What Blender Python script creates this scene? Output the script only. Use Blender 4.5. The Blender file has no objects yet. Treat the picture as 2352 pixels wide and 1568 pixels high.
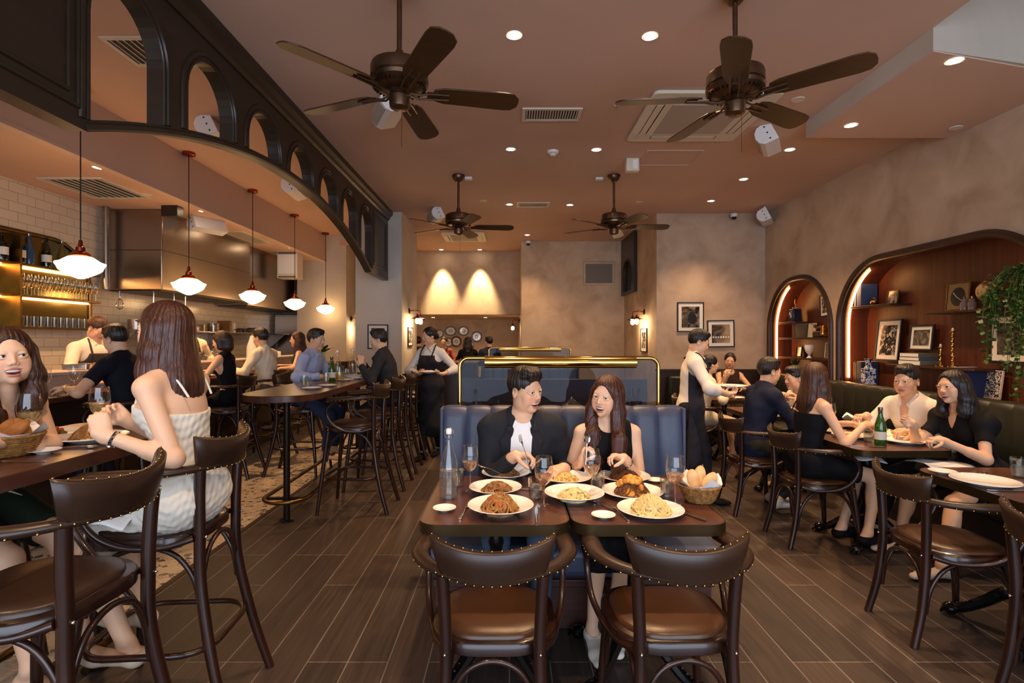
import bpy, bmesh, math, random
import numpy as np
from mathutils import Vector, Matrix, Euler
SC = bpy.context.scene
COL = SC.collection
PI = math.pi
R = math.radians
random.seed(7)

# ---------------------------------------------------------------- camera, world, daylight, exposure
CAM_H = 1.47
F = 1225.0                      # focal length in pixels of the 2352 px wide frame
VX, VY = 1170.0, 782.0          # where lines running down the room meet
cd = bpy.data.cameras.new('camera')
cd.sensor_width = 36.0
cd.lens = F/2352*36
cd.shift_x = (1176-VX)/2352
cd.shift_y = -(784-VY)/2352
cd.clip_start = 0.05
cam = bpy.data.objects.new('camera', cd); COL.objects.link(cam)
cam.location = (0, 0, CAM_H); cam.rotation_euler = (R(90), 0, 0)
SC.camera = cam

w = bpy.data.worlds.new('street_daylight'); SC.world = w; w.use_nodes = True
bg = w.node_tree.nodes['Background']
bg.inputs[0].default_value = (0.55, 0.66, 0.85, 1); bg.inputs[1].default_value = 0.10

def area(name, loc, rot, sx, sy, e, col):
    l = bpy.data.lights.new(name, 'AREA'); l.shape = 'RECTANGLE'; l.size = sx; l.size_y = sy; l.energy = e; l.color = col
    o = bpy.data.objects.new(name, l); COL.objects.link(o); o.location = loc; o.rotation_euler = rot
    return o
# daylight through the shopfront behind the camera
area('shopfront_daylight', (0.3, -2.6, 1.75), (R(90), 0, 0), 7.0, 2.8, 165, (0.72, 0.82, 1.0))
SC.view_settings.view_transform = 'Standard'
SC.view_settings.look = 'None'
SC.view_settings.exposure = 1.05
SC.view_settings.gamma = 1.0
SC.view_settings.use_curve_mapping = False
try:
    SC.cycles.max_bounces = 10; SC.cycles.transparent_max_bounces = 16
    SC.cycles.sample_clamp_indirect = 6.0
    SC.cycles.caustics_reflective = False; SC.cycles.caustics_refractive = False
except Exception:
    pass
# ---------------------------------------------------------------- measuring helpers
def G(px, py, z):               # point on the horizontal plane z
    D = F*(CAM_H-z)/(py-VY)
    return Vector(((px-VX)*D/F, D, z))
def W(px, py, D):               # point at distance D down the room
    return Vector(((px-VX)*D/F, D, CAM_H-(py-VY)*D/F))
def S(px, X):                   # distance down the room where the plane x = X is met
    return X*F/(px-VX)
def srgb(c):
    if isinstance(c, str):
        c = tuple(int(c[i:i+2], 16) for i in (0, 2, 4))
    o = []
    for v in c[:3]:
        v = v/255.0
        o.append(v/12.92 if v <= 0.04045 else ((v+0.055)/1.055)**2.4)
    return (*o, 1.0)

# ---------------------------------------------------------------- materials
def mat(name, col, rough=0.5, metal=0.0, var=None, vscale=4.0, vdist=0.0, bump=0.0, bscale=60.0, coat=0.0, trans=0.0,
        ior=1.45, emit=None, es=0.0, stretch=None, spec=None, sheen=0.0, detail=4.0, alpha=None, sss=0.0, vcol=None, vlo=.35, vhi=.65, croug=.1):
    m = bpy.data.materials.new(name); m.use_nodes = True
    nt = m.node_tree; N = nt.nodes; L = nt.links
    b = N['Principled BSDF']
    b.inputs['Base Color'].default_value = srgb(col)
    b.inputs['Roughness'].default_value = rough
    b.inputs['Metallic'].default_value = metal
    b.inputs['IOR'].default_value = ior
    b.inputs['Coat Weight'].default_value = coat
    b.inputs['Coat Roughness'].default_value = croug
    b.inputs['Transmission Weight'].default_value = trans
    b.inputs['Sheen Weight'].default_value = sheen
    if spec is not None: b.inputs['Specular IOR Level'].default_value = spec
    if sss:
        b.inputs['Subsurface Weight'].default_value = sss
        b.inputs['Subsurface Radius'].default_value = (0.6, 0.25, 0.12)
        b.inputs['Subsurface Scale'].default_value = 0.012
    if emit is not None:
        b.inputs['Emission Color'].default_value = srgb(emit); b.inputs['Emission Strength'].default_value = es
    if alpha is not None: b.inputs['Alpha'].default_value = alpha
    src = None
    if var is not None or bump or vcol:
        tc = N.new('ShaderNodeTexCoord'); mp = N.new('ShaderNodeMapping')
        L.new(tc.outputs['Object'], mp.inputs[0])
        if stretch: mp.inputs['Scale'].default_value = stretch
        src = mp.outputs[0]
    if var is not None:
        n = N.new('ShaderNodeTexNoise'); n.inputs['Scale'].default_value = vscale; n.inputs['Detail'].default_value = detail
        n.inputs['Distortion'].default_value = vdist
        L.new(src, n.inputs['Vector'])
        r = N.new('ShaderNodeValToRGB')
        r.color_ramp.elements[0].position = vlo; r.color_ramp.elements[1].position = vhi
        r.color_ramp.elements[0].color = srgb(col); r.color_ramp.elements[1].color = srgb(var)
        L.new(n.outputs['Fac'], r.inputs[0]); L.new(r.outputs[0], b.inputs['Base Color'])
    if vcol:
        a = N.new('ShaderNodeAttribute'); a.attribute_name = vcol
        L.new(a.outputs['Color'], b.inputs['Base Color'])
    if bump:
        n2 = N.new('ShaderNodeTexNoise'); n2.inputs['Scale'].default_value = bscale; n2.inputs['Detail'].default_value = 3
        L.new(src, n2.inputs['Vector'])
        bp = N.new('ShaderNodeBump'); bp.inputs['Strength'].default_value = bump; bp.inputs['Distance'].default_value = 0.01
        L.new(n2.outputs['Fac'], bp.inputs['Height']); L.new(bp.outputs[0], b.inputs['Normal'])
    return m

def thin_glass(name, tint, rough=0.0, mix=0.12, body=0.0):
    m = bpy.data.materials.new(name); m.use_nodes = True
    nt = m.node_tree; N = nt.nodes; L = nt.links
    for n in list(N):
        if n.type != 'OUTPUT_MATERIAL': N.remove(n)
    t = N.new('ShaderNodeBsdfTransparent'); t.inputs[0].default_value = srgb(tint)
    g = N.new('ShaderNodeBsdfGlossy'); g.inputs['Roughness'].default_value = rough; g.inputs[0].default_value = (1, 1, 1, 1)
    lw = N.new('ShaderNodeLayerWeight'); lw.inputs[0].default_value = 0.5
    pw = N.new('ShaderNodeMath'); pw.operation = 'POWER'; pw.inputs[1].default_value = 2.6
    mp = N.new('ShaderNodeMapRange'); mp.inputs[3].default_value = mix*0.04; mp.inputs[4].default_value = 0.85
    mx = N.new('ShaderNodeMixShader')
    L.new(lw.outputs['Facing'], pw.inputs[0]); L.new(pw.outputs[0], mp.inputs[0]); L.new(mp.outputs[0], mx.inputs[0])
    if body:
        df = N.new('ShaderNodeBsdfDiffuse'); df.inputs[0].default_value = srgb(tint); m2 = N.new('ShaderNodeMixShader'); m2.inputs[0].default_value = body
        L.new(t.outputs[0], m2.inputs[1]); L.new(df.outputs[0], m2.inputs[2]); t = m2
    L.new(t.outputs[0], mx.inputs[1]); L.new(g.outputs[0], mx.inputs[2])
    L.new(mx.outputs[0], N['Material Output'].inputs[0])
    return m

def brick_mat(name, c1, c2, mortar, bw, rh, ms, rot=(0, 0, 0), rough=0.4, offset=0.5, grain=None, bump=0.2, plane='xy', bias=0.0, offf=2):
    m = bpy.data.materials.new(name); m.use_nodes = True
    nt = m.node_tree; N = nt.nodes; L = nt.links; b = N['Principled BSDF']
    b.inputs['Roughness'].default_value = rough
    tc = N.new('ShaderNodeTexCoord'); sp = N.new('ShaderNodeSeparateXYZ'); cb = N.new('ShaderNodeCombineXYZ')
    L.new(tc.outputs['Object'], sp.inputs[0])
    a = {'xy': (0, 1), 'yx': (1, 0), 'yz': (1, 2), 'xz': (0, 2)}[plane]
    L.new(sp.outputs[a[0]], cb.inputs[0]); L.new(sp.outputs[a[1]], cb.inputs[1])
    bt = N.new('ShaderNodeTexBrick')
    bt.inputs['Scale'].default_value = 1.0; bt.inputs['Brick Width'].default_value = bw; bt.inputs['Row Height'].default_value = rh
    bt.inputs['Mortar Size'].default_value = ms; bt.inputs['Mortar Smooth'].default_value = 0.1; bt.inputs['Bias'].default_value = bias
    bt.inputs['Color1'].default_value = srgb(c1); bt.inputs['Color2'].default_value = srgb(c2); bt.inputs['Mortar'].default_value = srgb(mortar)
    bt.offset = offset; bt.offset_frequency = offf
    L.new(cb.outputs[0], bt.inputs['Vector'])
    col = bt.outputs['Color']
    if grain:
        mp = N.new('ShaderNodeMapping'); mp.inputs['Scale'].default_value = (1.2, 26, 1)
        L.new(cb.outputs[0], mp.inputs[0])
        n = N.new('ShaderNodeTexNoise'); n.inputs['Scale'].default_value = 2.2; n.inputs['Detail'].default_value = 6; n.inputs['Distortion'].default_value = 0.6
        L.new(mp.outputs[0], n.inputs['Vector'])
        mr = N.new('ShaderNodeMapRange'); mr.inputs[1].default_value = 0.3; mr.inputs[2].default_value = 0.7
        mr.inputs[3].default_value = 1-grain; mr.inputs[4].default_value = 1+grain
        L.new(n.outputs['Fac'], mr.inputs[0])
        mx = N.new('ShaderNodeVectorMath'); mx.operation = 'SCALE'
        L.new(col, mx.inputs[0]); L.new(mr.outputs[0], mx.inputs['Scale'])
        col = mx.outputs[0]
    L.new(col, b.inputs['Base Color'])
    bp = N.new('ShaderNodeBump'); bp.inputs['Strength'].default_value = bump; bp.inputs['Distance'].default_value = 0.004; bp.invert = True
    L.new(bt.outputs['Fac'], bp.inputs['Height']); L.new(bp.outputs[0], b.inputs['Normal'])
    return m

M = {}
M['plaster'] = mat('plaster_wall', 'CBB49C', 0.85, var='A98F76', vscale=2.4, vdist=0.5, bump=0.12, bscale=9, detail=9, vlo=.3, vhi=.72)
M['plaster_grey'] = mat('plaster_grey', 'D0C6B8', 0.85, var='C3B8A8', vscale=1.4, vdist=0.6, bump=0.08, bscale=9, detail=7)
M['ceiling'] = mat('ceiling_paint', 'D6B49E', 0.8, var='CCA890', vscale=0.5)
M['ceiling_beam'] = mat('beam_paint', 'D4B8A6', 0.8)
M['screen_wood'] = mat('near_black_painted_timber', '2B2119', 0.34, var='30261C', vscale=3, stretch=(1, 1, 4))
M['dark_wood'] = mat('dark_bentwood', '23110A', 0.30, var='30170D', vscale=3, stretch=(6, 6, 1), coat=0.3)
M['table_wood'] = mat('table_wood', '4A2A1E', 0.30, var='5A3526', vscale=2.0, stretch=(14, 1, 1), detail=8, coat=0.15, croug=.25)
M['table_wood_y'] = mat('table_wood_long', '452619', 0.28, var='553021', vscale=2.0, stretch=(14, 1, 1), detail=8, coat=0.15, croug=.25)
M['leather'] = mat('dark_brown_leather', '2C1B12', 0.36, var='352216', vscale=5, bump=0.03, bscale=400, coat=0.12, croug=.3)
M['leather_seat'] = mat('brown_leather_seat', '50321B', 0.34, var='432816', vscale=4, bump=0.03, bscale=400, coat=0.1, croug=.3)
M['navy'] = mat('navy_leather', '333B50', 0.42, bump=0.04, bscale=400, var='41495F', vscale=3)
M['green'] = mat('dark_green_leather', '181B11', 0.42, bump=0.05, bscale=400, var='1E2116', vscale=3)
M['brass'] = mat('polished_brass', 'D8B262', 0.12, 1.0)
M['brass_dark'] = mat('aged_brass', '8A6A3A', 0.32, 1.0, var='6E5432', vscale=6)
M['copper'] = mat('copper', '9A4A34', 0.2, 1.0)
M['steel'] = mat('brushed_steel', 'A2958A', 0.27, 1.0, bump=0.05, bscale=40, stretch=(1, 1, .05))
M['chrome'] = mat('chrome', 'D8D4CC', 0.08, 1.0)
M['cutlery'] = mat('cutlery_steel', 'D6CFC4', 0.14, 1.0)
M['iron'] = mat('black_cast_iron', '0E0C0C', 0.22, 0.3, coat=.4)
M['post'] = mat('dark_bronze_post', '2E251C', 0.35, 0.7)
M['bronze'] = mat('fan_bronze', '5B4534', 0.34, 0.9, var='6A523F', vscale=8)
M['fan_wood'] = mat('fan_blade_walnut', '3A2312', 0.33, var='43290F', vscale=3, stretch=(2, 14, 1))
M['white'] = mat('white_plastic', 'E9E6E2', 0.4)
M['offwhite'] = mat('cream_plastic', 'D9CDB9', 0.45)
M['grille'] = mat('speaker_grille', 'B3A797', 0.7)
M['china'] = mat('white_china', 'F0ECE4', 0.12, coat=0.4)
M['linen'] = mat('white_linen', 'EDEAE6', 0.85, bump=0.2, bscale=90)
M['wicker'] = mat('wicker', 'A9793E', 0.6, var='7A4F22', vscale=60, bump=0.5, bscale=150)
M['bread'] = mat('bread_crust', 'D8B78E', 0.85, var='C09560', vscale=14, bump=0.3, bscale=60)
M['bread_brown'] = mat('brown_bread_crust', '9C6A37', 0.8, var='7D4E22', vscale=14, bump=0.5, bscale=60)
M['marble'] = mat('grey_marble', 'C8BEB2', 0.3, var='A89E93', vscale=2.2, vdist=2.0, detail=9)
M['black'] = mat('black', '0C0A0A', 0.5)
M['dark_panel'] = mat('dark_wainscot', '2C1D16', 0.4, var='33231B', vscale=2, stretch=(1, 1, 5))
M['walnut'] = mat('walnut_veneer', '62311B', 0.42, var='4A2212', vscale=1.2, stretch=(20, 20, .7), detail=6)
M['walnut_dark'] = mat('walnut_shelf', '3A1F13', 0.4, var='2E170E', vscale=2, stretch=(4, 1, 10))
M['base_wood'] = mat('mahogany_base', '3D211B', 0.4, var='4B2A22', vscale=3, stretch=(1, 1, 14))
M['glass'] = thin_glass('clear_glass', 'FBFAF8', 0.0, 1.6)
M['glass_b'] = thin_glass('tumbler_glass', 'F4F4F0', 0.0, 1.8)
M['screen_glass'] = thin_glass('screen_glass', 'D2D8E2', 0.0, 0.17)
M['green_glass'] = mat('green_bottle_glass', '2F6B1E', 0.06, trans=0.6, ior=1.45, coat=.5)
M['dark_glass'] = mat('dark_bottle_glass', '141310', 0.06, coat=.5)
M['blue_glass'] = mat('blue_gin_glass', '3E5E8C', 0.08, trans=.3)
M['wine'] = thin_glass('white_wine', 'F0D69A', 0.0, 1.0, .22)
M['rose'] = thin_glass('rose_wine', 'E8C09A', 0.0, 1.0, .20)
M['water'] = thin_glass('water', 'F2F3F0', 0.0, 1.5, .05)
M['paper'] = mat('paper', 'E8E2D6', 0.8)
M['foliage'] = mat('leaf_green', '2C4A1E', 0.45, var='3D6028', vscale=12)
M['edge'] = mat('bronze_edge_band', '4A3A22', .34, .75)
M['kbox'] = mat('dark_grey_metal', '3A3430', 0.4, 0.6)
M['shade'] = mat('opal_shade', 'FFF4E0', 0.3, emit='FFCB8C', es=5.0)
M['lamp'] = mat('lamp_glow', 'FFFFFF', 0.3, emit='FFE9C0', es=30)
M['bulb'] = mat('filament_bulb', 'FFD9A0', 0.3, emit='FFC57A', es=16)
M['led'] = mat('warm_led_strip', 'FFE0B0', 0.3, emit='FFB46C', es=17)

# the bar and kitchen side is set out on a larger scale than the dining side
KS = [1.0]
def kp(p): return Vector((p[0]*KS[0], p[1]*KS[0], CAM_H+(p[2]-CAM_H)*KS[0]))
# ---------------------------------------------------------------- mesh builder
class MB:
    def __init__(s): s.v = []; s.f = []
    def add(s, vs, fs):
        n = len(s.v); s.v += [tuple(p) for p in vs]; s.f += [[i+n for i in q] for q in fs]; return s
    def box(s, x0, x1, y0, y1, z0, z1, T=None):
        vs = [Vector(p) for p in ((x0,y0,z0),(x1,y0,z0),(x1,y1,z0),(x0,y1,z0),(x0,y0,z1),(x1,y0,z1),(x1,y1,z1),(x0,y1,z1))]
        if T: vs = [T @ p for p in vs]
        return s.add(vs, [(3,2,1,0),(4,5,6,7),(0,1,5,4),(1,2,6,5),(2,3,7,6),(3,0,4,7)])
    def lathe(s, prof, c=(0,0,0), seg=24, T=None, sx=1, sy=1, cap=True):
        vs = []; fs = []; n = len(prof)
        for r, z in prof:
            for k in range(seg):
                a = 2*PI*k/seg
                p = Vector((c[0]+r*math.cos(a)*sx, c[1]+r*math.sin(a)*sy, c[2]+z))
                vs.append(T @ p if T else p)
        for i in range(n-1):
            for k in range(seg):
                k2 = (k+1) % seg
                fs.append((i*seg+k, i*seg+k2, (i+1)*seg+k2, (i+1)*seg+k))
        if cap:
            if prof[0][0] > 1e-5: fs.append(tuple(range(seg-1, -1, -1)))
            if prof[-1][0] > 1e-5: fs.append(tuple((n-1)*seg+k for k in range(seg)))
        return s.add(vs, fs)
    def tube(s, path, r, seg=10, closed=False, cap=True, flat=1.0, up=None):
        P = [Vector(p) for p in path]; n = len(P); vs = []; fs = []
        rr = r if isinstance(r, (list, tuple)) else [r]*n
        nrm = None
        for i in range(n):
            if closed: t = (P[(i+1) % n]-P[i-1])
            else: t = P[min(i+1, n-1)]-P[max(i-1, 0)]
            t.normalize()
            if nrm is None:
                nrm = Vector(up) if up else (Vector((0,0,1)) if abs(t.z) < 0.9 else Vector((1,0,0)))
            if up: nrm = Vector(up)
            nrm = (nrm - t*nrm.dot(t)).normalized()
            b = t.cross(nrm)
            for k in range(seg):
                a = 2*PI*k/seg
                vs.append(P[i]+nrm*(math.sin(a)*rr[i]*flat)+b*(math.cos(a)*rr[i]))
        m = n if closed else n-1
        for i in range(m):
            j = (i+1) % n
            for k in range(seg):
                k2 = (k+1) % seg
                fs.append((i*seg+k, j*seg+k, j*seg+k2, i*seg+k2))
        if cap and not closed:
            fs.append(tuple(range(seg))); fs.append(tuple((n-1)*seg+k for k in range(seg-1, -1, -1)))
        return s.add(vs, fs)
    def prism(s, poly, z0, z1, T=None):      # poly in xy, counter-clockwise
        n = len(poly)
        vs = [Vector((p[0], p[1], z0)) for p in poly]+[Vector((p[0], p[1], z1)) for p in poly]
        if T: vs = [T @ p for p in vs]
        fs = [tuple(range(n-1, -1, -1)), tuple(range(n, 2*n))]+[(i, (i+1) % n, n+(i+1) % n, n+i) for i in range(n)]
        return s.add(vs, fs)
    def ball(s, c, r, seg=12, T=None):
        r3 = r if isinstance(r, (tuple, list)) else (r, r, r)
        vs = []; fs = []; m = max(4, seg//2)
        for i in range(m+1):
            a = PI*i/m
            for k in range(seg):
                b = 2*PI*k/seg
                p = Vector((r3[0]*math.sin(a)*math.cos(b), r3[1]*math.sin(a)*math.sin(b), r3[2]*math.cos(a)))
                if T: p = T @ p
                vs.append(p+Vector(c))
        for i in range(m):
            for k in range(seg):
                k2 = (k+1) % seg
                fs.append((i*seg+k, (i+1)*seg+k, (i+1)*seg+k2, i*seg+k2))
        return s.add(vs, fs)
    def build(s, name, m, parent=None, bev=0.0, smooth=True, ang=40, org=None, world=False, bseg=2, up=True):
        vs = np.array(s.v, dtype=np.float64)
        if KS[0] != 1:
            if parent is None or world: vs = vs*KS[0]+np.array((0, 0, CAM_H*(1-KS[0])))
            else: vs = vs*KS[0]
        if parent is None:
            if org is None:
                lo = vs.min(0); hi = vs.max(0); org = ((lo[0]+hi[0])/2, (lo[1]+hi[1])/2, lo[2])
        elif world:
            T = Matrix.LocRotScale(parent.location, parent.rotation_euler, (1, 1, 1)).inverted()
            vs = np.array([tuple(T @ Vector(p)) for p in vs]); org = (0, 0, 0)
        else: org = (0, 0, 0)
        vs = vs-np.array(org)
        me = bpy.data.meshes.new(name); me.from_pydata([tuple(p) for p in vs], [], s.f)
        me.validate(); me.update()
        for x in (m if isinstance(m, (list, tuple)) else [m]): me.materials.append(M[x] if isinstance(x, str) else x)
        if smooth:
            me.polygons.foreach_set('use_smooth', [True]*len(me.polygons))
            try: me.set_sharp_from_angle(angle=R(ang))
            except Exception: pass
        o = bpy.data.objects.new(name, me); COL.objects.link(o); o.location = org
        if parent is not None: o.parent = parent; o.location = (0, 0, 0)
        if bev:
            b = o.modifiers.new('edge', 'BEVEL'); b.width = bev; b.segments = bseg; b.limit_method = 'ANGLE'; b.angle_limit = R(50)
        return o

def tag(o, label=None, cat=None, group=None, kind=None):
    if label: o['label'] = label
    if cat: o['category'] = cat
    if group: o['group'] = group
    if kind: o['kind'] = kind
    return o
def root(name, loc, label, cat, group=None, rot=0.0):
    o = bpy.data.objects.new(name, None); COL.objects.link(o); o.empty_display_size = 0.05
    o.location = kp(loc); o.rotation_euler = (0, 0, rot)
    return tag(o, label, cat, group)
def struct(o): o['kind'] = 'structure'; return o
def copy_tree(o, loc=None, rot=None, label=None, group=None, parent=None):
    c = o.copy(); COL.objects.link(c)
    if parent is not None: c.parent = parent
    if loc is not None: c.location = loc
    if rot is not None: c.rotation_euler = (0, 0, rot)
    if label: c['label'] = label
    if group: c['group'] = group
    for ch in KIDS.get(o.name, ()): copy_tree(ch, parent=c)
    KIDS[c.name] = [x for x in []]
    return c
KIDS = {}
def index_kids():
    KIDS.clear()
    for o in SC.objects:
        if o.parent is not None: KIDS.setdefault(o.parent.name, []).append(o)
def rrect(x0, x1, y0, y1, r, n=6):
    pts = []
    rs = r if isinstance(r, (list, tuple)) else [r]*4
    for (cx, cy, a0), q in zip(((x1-rs[0], y1-rs[0], 0), (x0+rs[1], y1-rs[1], 90), (x0+rs[2], y0+rs[2], 180), (x1-rs[3], y0+rs[3], 270)), rs):
        for k in range(n+1):
            a = R(a0+90*k/n); pts.append((cx+q*math.cos(a), cy+q*math.sin(a)))
    return pts
def spline(pts, n=8):            # Catmull-Rom through points
    P = [Vector(p) for p in pts]; out = []
    for i in range(len(P)-1):
        p0 = P[max(i-1, 0)]; p1 = P[i]; p2 = P[i+1]; p3 = P[min(i+2, len(P)-1)]
        for k in range(n):
            t = k/n
            out.append(0.5*((2*p1)+(p2-p0)*t+(2*p0-5*p1+4*p2-p3)*t*t+(3*p1-p0-3*p2+p3)*t**3))
    out.append(P[-1]); return out
def spot(name, loc, e, ang=95, blend=0.7, col=(1, 0.68, 0.38), rad=0.04, rot=(0, 0, 0)):
    l = bpy.data.lights.new(name, 'SPOT'); l.energy = e; l.spot_size = R(ang); l.spot_blend = blend; l.color = col; l.shadow_soft_size = rad
    o = bpy.data.objects.new(name, l); COL.objects.link(o); o.location = kp(loc); o.rotation_euler = rot
    return o
def point(name, loc, e, col=(1, 0.66, 0.36), rad=0.05):
    l = bpy.data.lights.new(name, 'POINT'); l.energy = e; l.color = col; l.shadow_soft_size = rad
    o = bpy.data.objects.new(name, l); COL.objects.link(o); o.location = kp(loc)
    return o
# ================================================================ the room
CZ = 3.44; KZ = 2.97; XR = 3.96; XK = -4.63; XB = -3.43
M['floor'] = brick_mat('floor_planks', '352C28', '483A31', '756A61', 1.22, 0.185, 0.0030, rough=0.42, offset=0.37, grain=0.30, plane='yx', bump=0.15, offf=3)
M['tile'] = brick_mat('subway_tile', 'D8CBB8', 'E0D3C0', 'A2937F', 0.205, 0.1, 0.0025, rough=0.14, plane='yz', bump=0.5)
M['terrazzo'] = None
def terrazzo():
    m = bpy.data.materials.new('terrazzo'); m.use_nodes = True
    nt = m.node_tree; N = nt.nodes; L = nt.links; b = N['Principled BSDF']; b.inputs['Roughness'].default_value = 0.3
    tc = N.new('ShaderNodeTexCoord')
    n = N.new('ShaderNodeTexNoise'); n.inputs['Scale'].default_value = 14; n.inputs['Detail'].default_value = 2
    L.new(tc.outputs['Object'], n.inputs['Vector'])
    mixv = N.new('ShaderNodeVectorMath'); mixv.operation = 'MULTIPLY_ADD'; mixv.inputs[1].default_value = (0.04, 0.04, 0)
    L.new(n.outputs['Color'], mixv.inputs[0]); L.new(tc.outputs['Object'], mixv.inputs[2])
    v = N.new('ShaderNodeTexVoronoi'); v.inputs['Scale'].default_value = 26
    L.new(mixv.outputs[0], v.inputs['Vector'])
    sp = N.new('ShaderNodeSeparateColor'); L.new(v.outputs['Color'], sp.inputs[0])
    r = N.new('ShaderNodeValToRGB'); e = r.color_ramp.elements; r.color_ramp.interpolation = 'CONSTANT'
    e[0].position = 0; e[0].color = srgb('4B4E58'); e[1].position = 0.13; e[1].color = srgb('7D756C')
    for p, c in ((0.24, 'B9A78F'), (0.5, 'CDBDA4'), (0.78, 'C2AE92')):
        q = e.new(p); q.color = srgb(c)
    L.new(sp.outputs[0], r.inputs[0])
    v2 = N.new('ShaderNodeTexVoronoi'); v2.inputs['Scale'].default_value = 26; v2.feature = 'DISTANCE_TO_EDGE'
    L.new(mixv.outputs[0], v2.inputs['Vector'])
    mr = N.new('ShaderNodeMapRange'); mr.inputs[1].default_value = 0.04; mr.inputs[2].default_value = 0.09
    L.new(v2.outputs['Distance'], mr.inputs[0])
    mx = N.new('ShaderNodeMix'); mx.data_type = 'RGBA'; mx.inputs[6].default_value = srgb('CFC0A8')
    L.new(mr.outputs[0], mx.inputs[0]); L.new(r.outputs[0], mx.inputs[7]); L.new(mx.outputs[2], b.inputs['Base Color'])
    return m
M['terrazzo'] = terrazzo()

def slab(name, x0, x1, y0, y1, z0, z1, m, **k): return struct(MB().box(x0, x1, y0, y1, z0, z1).build(name, m, org=(0, 0, 0), smooth=False, **k))
slab('floor', -2.06, 4.3, -3, 15, -0.1, 0, 'floor')
tf = slab('floor_terrazzo', -5.4, -2.06, -3.3, 15, -0.1, 0, 'terrazzo')
slab('trim_1', -2.085, -2.045, -3, 11, -0.01, 0.003, 'dark_panel')
slab('ceiling', -1.90, 2.67, -3, 15, CZ, CZ+0.35, 'ceiling')
KS[0] = 1.1015
slab('ceiling_bar', XB, -1.70, -3, 15, CZ, CZ+0.1, 'ceiling')
KS[0] = 1.0
slab('ceiling_back', -3.5, -1.90, 11.0, 15, CZ, CZ+0.1, 'ceiling')
slab('ceiling_back_right', 2.67, XR+.3, 4.8, 9.6, CZ, CZ+0.1, 'ceiling')
KS[0] = 1.1015
slab('ceiling_kitchen', XK-.2, XB-.01, -3, 11.2, KZ, KZ+0.1, 'ceiling')
KS[0] = 1.0
slab('ceiling_void', 2.57, XR+.3, -3, 3.8, 4.4, 4.5, 'plaster_grey')
slab('wall_void', 2.57, 2.67, -3, 3.40, CZ+.351, 4.4, 'plaster_grey')
struct(MB().prism([(2.67, 3.36), (XR+.3, 3.72), (XR+.3, 4.8), (2.67, 4.8)], 3.30, 4.4).build('beam_right', ['plaster_grey'], org=(0, 0, 0), smooth=False))
# the underside of the right bulkhead is painted like the ceiling
struct(MB().prism([(2.671, 3.362), (XR, 3.70), (XR, 4.799), (2.671, 4.799)], 3.292, 3.2999).build('ceiling_bulkhead', 'ceiling', org=(0, 0, 0), smooth=False))
KS[0] = 1.1015
slab('beam_kitchen', XB-.07, XB, -3, 10.0, KZ-.001, CZ+.05, 'ceiling_beam')
KS[0] = 1.0
KS[0] = 1.1015
slab('trim_2', XB-.07, XB+.004, -3, 10.0, KZ-.03, KZ-.001, 'ceiling_beam')
KS[0] = 1.0
KS[0] = 1.1015
slab('wall_kitchen', XK-.1, XK, -3, 11.2, 0, KZ+.05, 'tile')
KS[0] = 1.0
KS[0] = 1.1015
slab('wall_kitchen_end', XK, -3.98, 10.9, 11.0, 0, KZ, 'plaster')
KS[0] = 1.0
KS[0] = 1.1015
slab('wall_pier_left', -3.98, -3.06, 10.0, 14.6, 0, CZ+.02, 'plaster_grey')
KS[0] = 1.0
slab('column_left', -2.36, -1.65, 8.18, 9.5, 0, CZ+.02, 'plaster_grey')
slab('column_right', 2.28, XR+.3, 8.26, 9.5, 0, CZ+.02, 'plaster')
slab('wall_back_right', 0.24, 2.4, 10.6, 11.8, 0, CZ+.02, 'plaster')
slab('wall_back_upper', -3.36, 0.24, 11.8, 14.6, 2.05, CZ+.02, 'plaster')
slab('wall_back_end', 2.28, 2.4, 9.5, 10.6, 0, CZ+.02, 'plaster')
slab('wall_recess', -3.36, 2.0, 14.5, 14.62, 0, 2.06, 'plaster')
slab('wall_recess_side', 0.24, 0.36, 11.8, 14.5, 0, 2.06, 'plaster')
slab('trim_3', 2.27, 3.96, 8.235, 8.262, 0, 1.0, 'dark_panel')
slab('trim_4', 2.26, 3.96, 8.22, 8.27, 1.0, 1.03, 'dark_panel')
KS[0] = 1.1015
slab('trim_5', -3.9, -3.06, 9.97, 10.0, 0, 1.08, 'dark_panel')
KS[0] = 1.0
KS[0] = 1.1015
slab('trim_6', -3.062, -3.04, 10.0, 10.6, 0, 1.08, 'dark_panel')
KS[0] = 1.0
KS[0] = 1.1015
slab('door_1', -3.06, -2.99, 10.62, 10.78, 0, 2.35, 'black')
KS[0] = 1.0
slab('trim_7', -1.652, -1.63, 8.18, 9.5, 0, 0.92, 'dark_panel')

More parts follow.
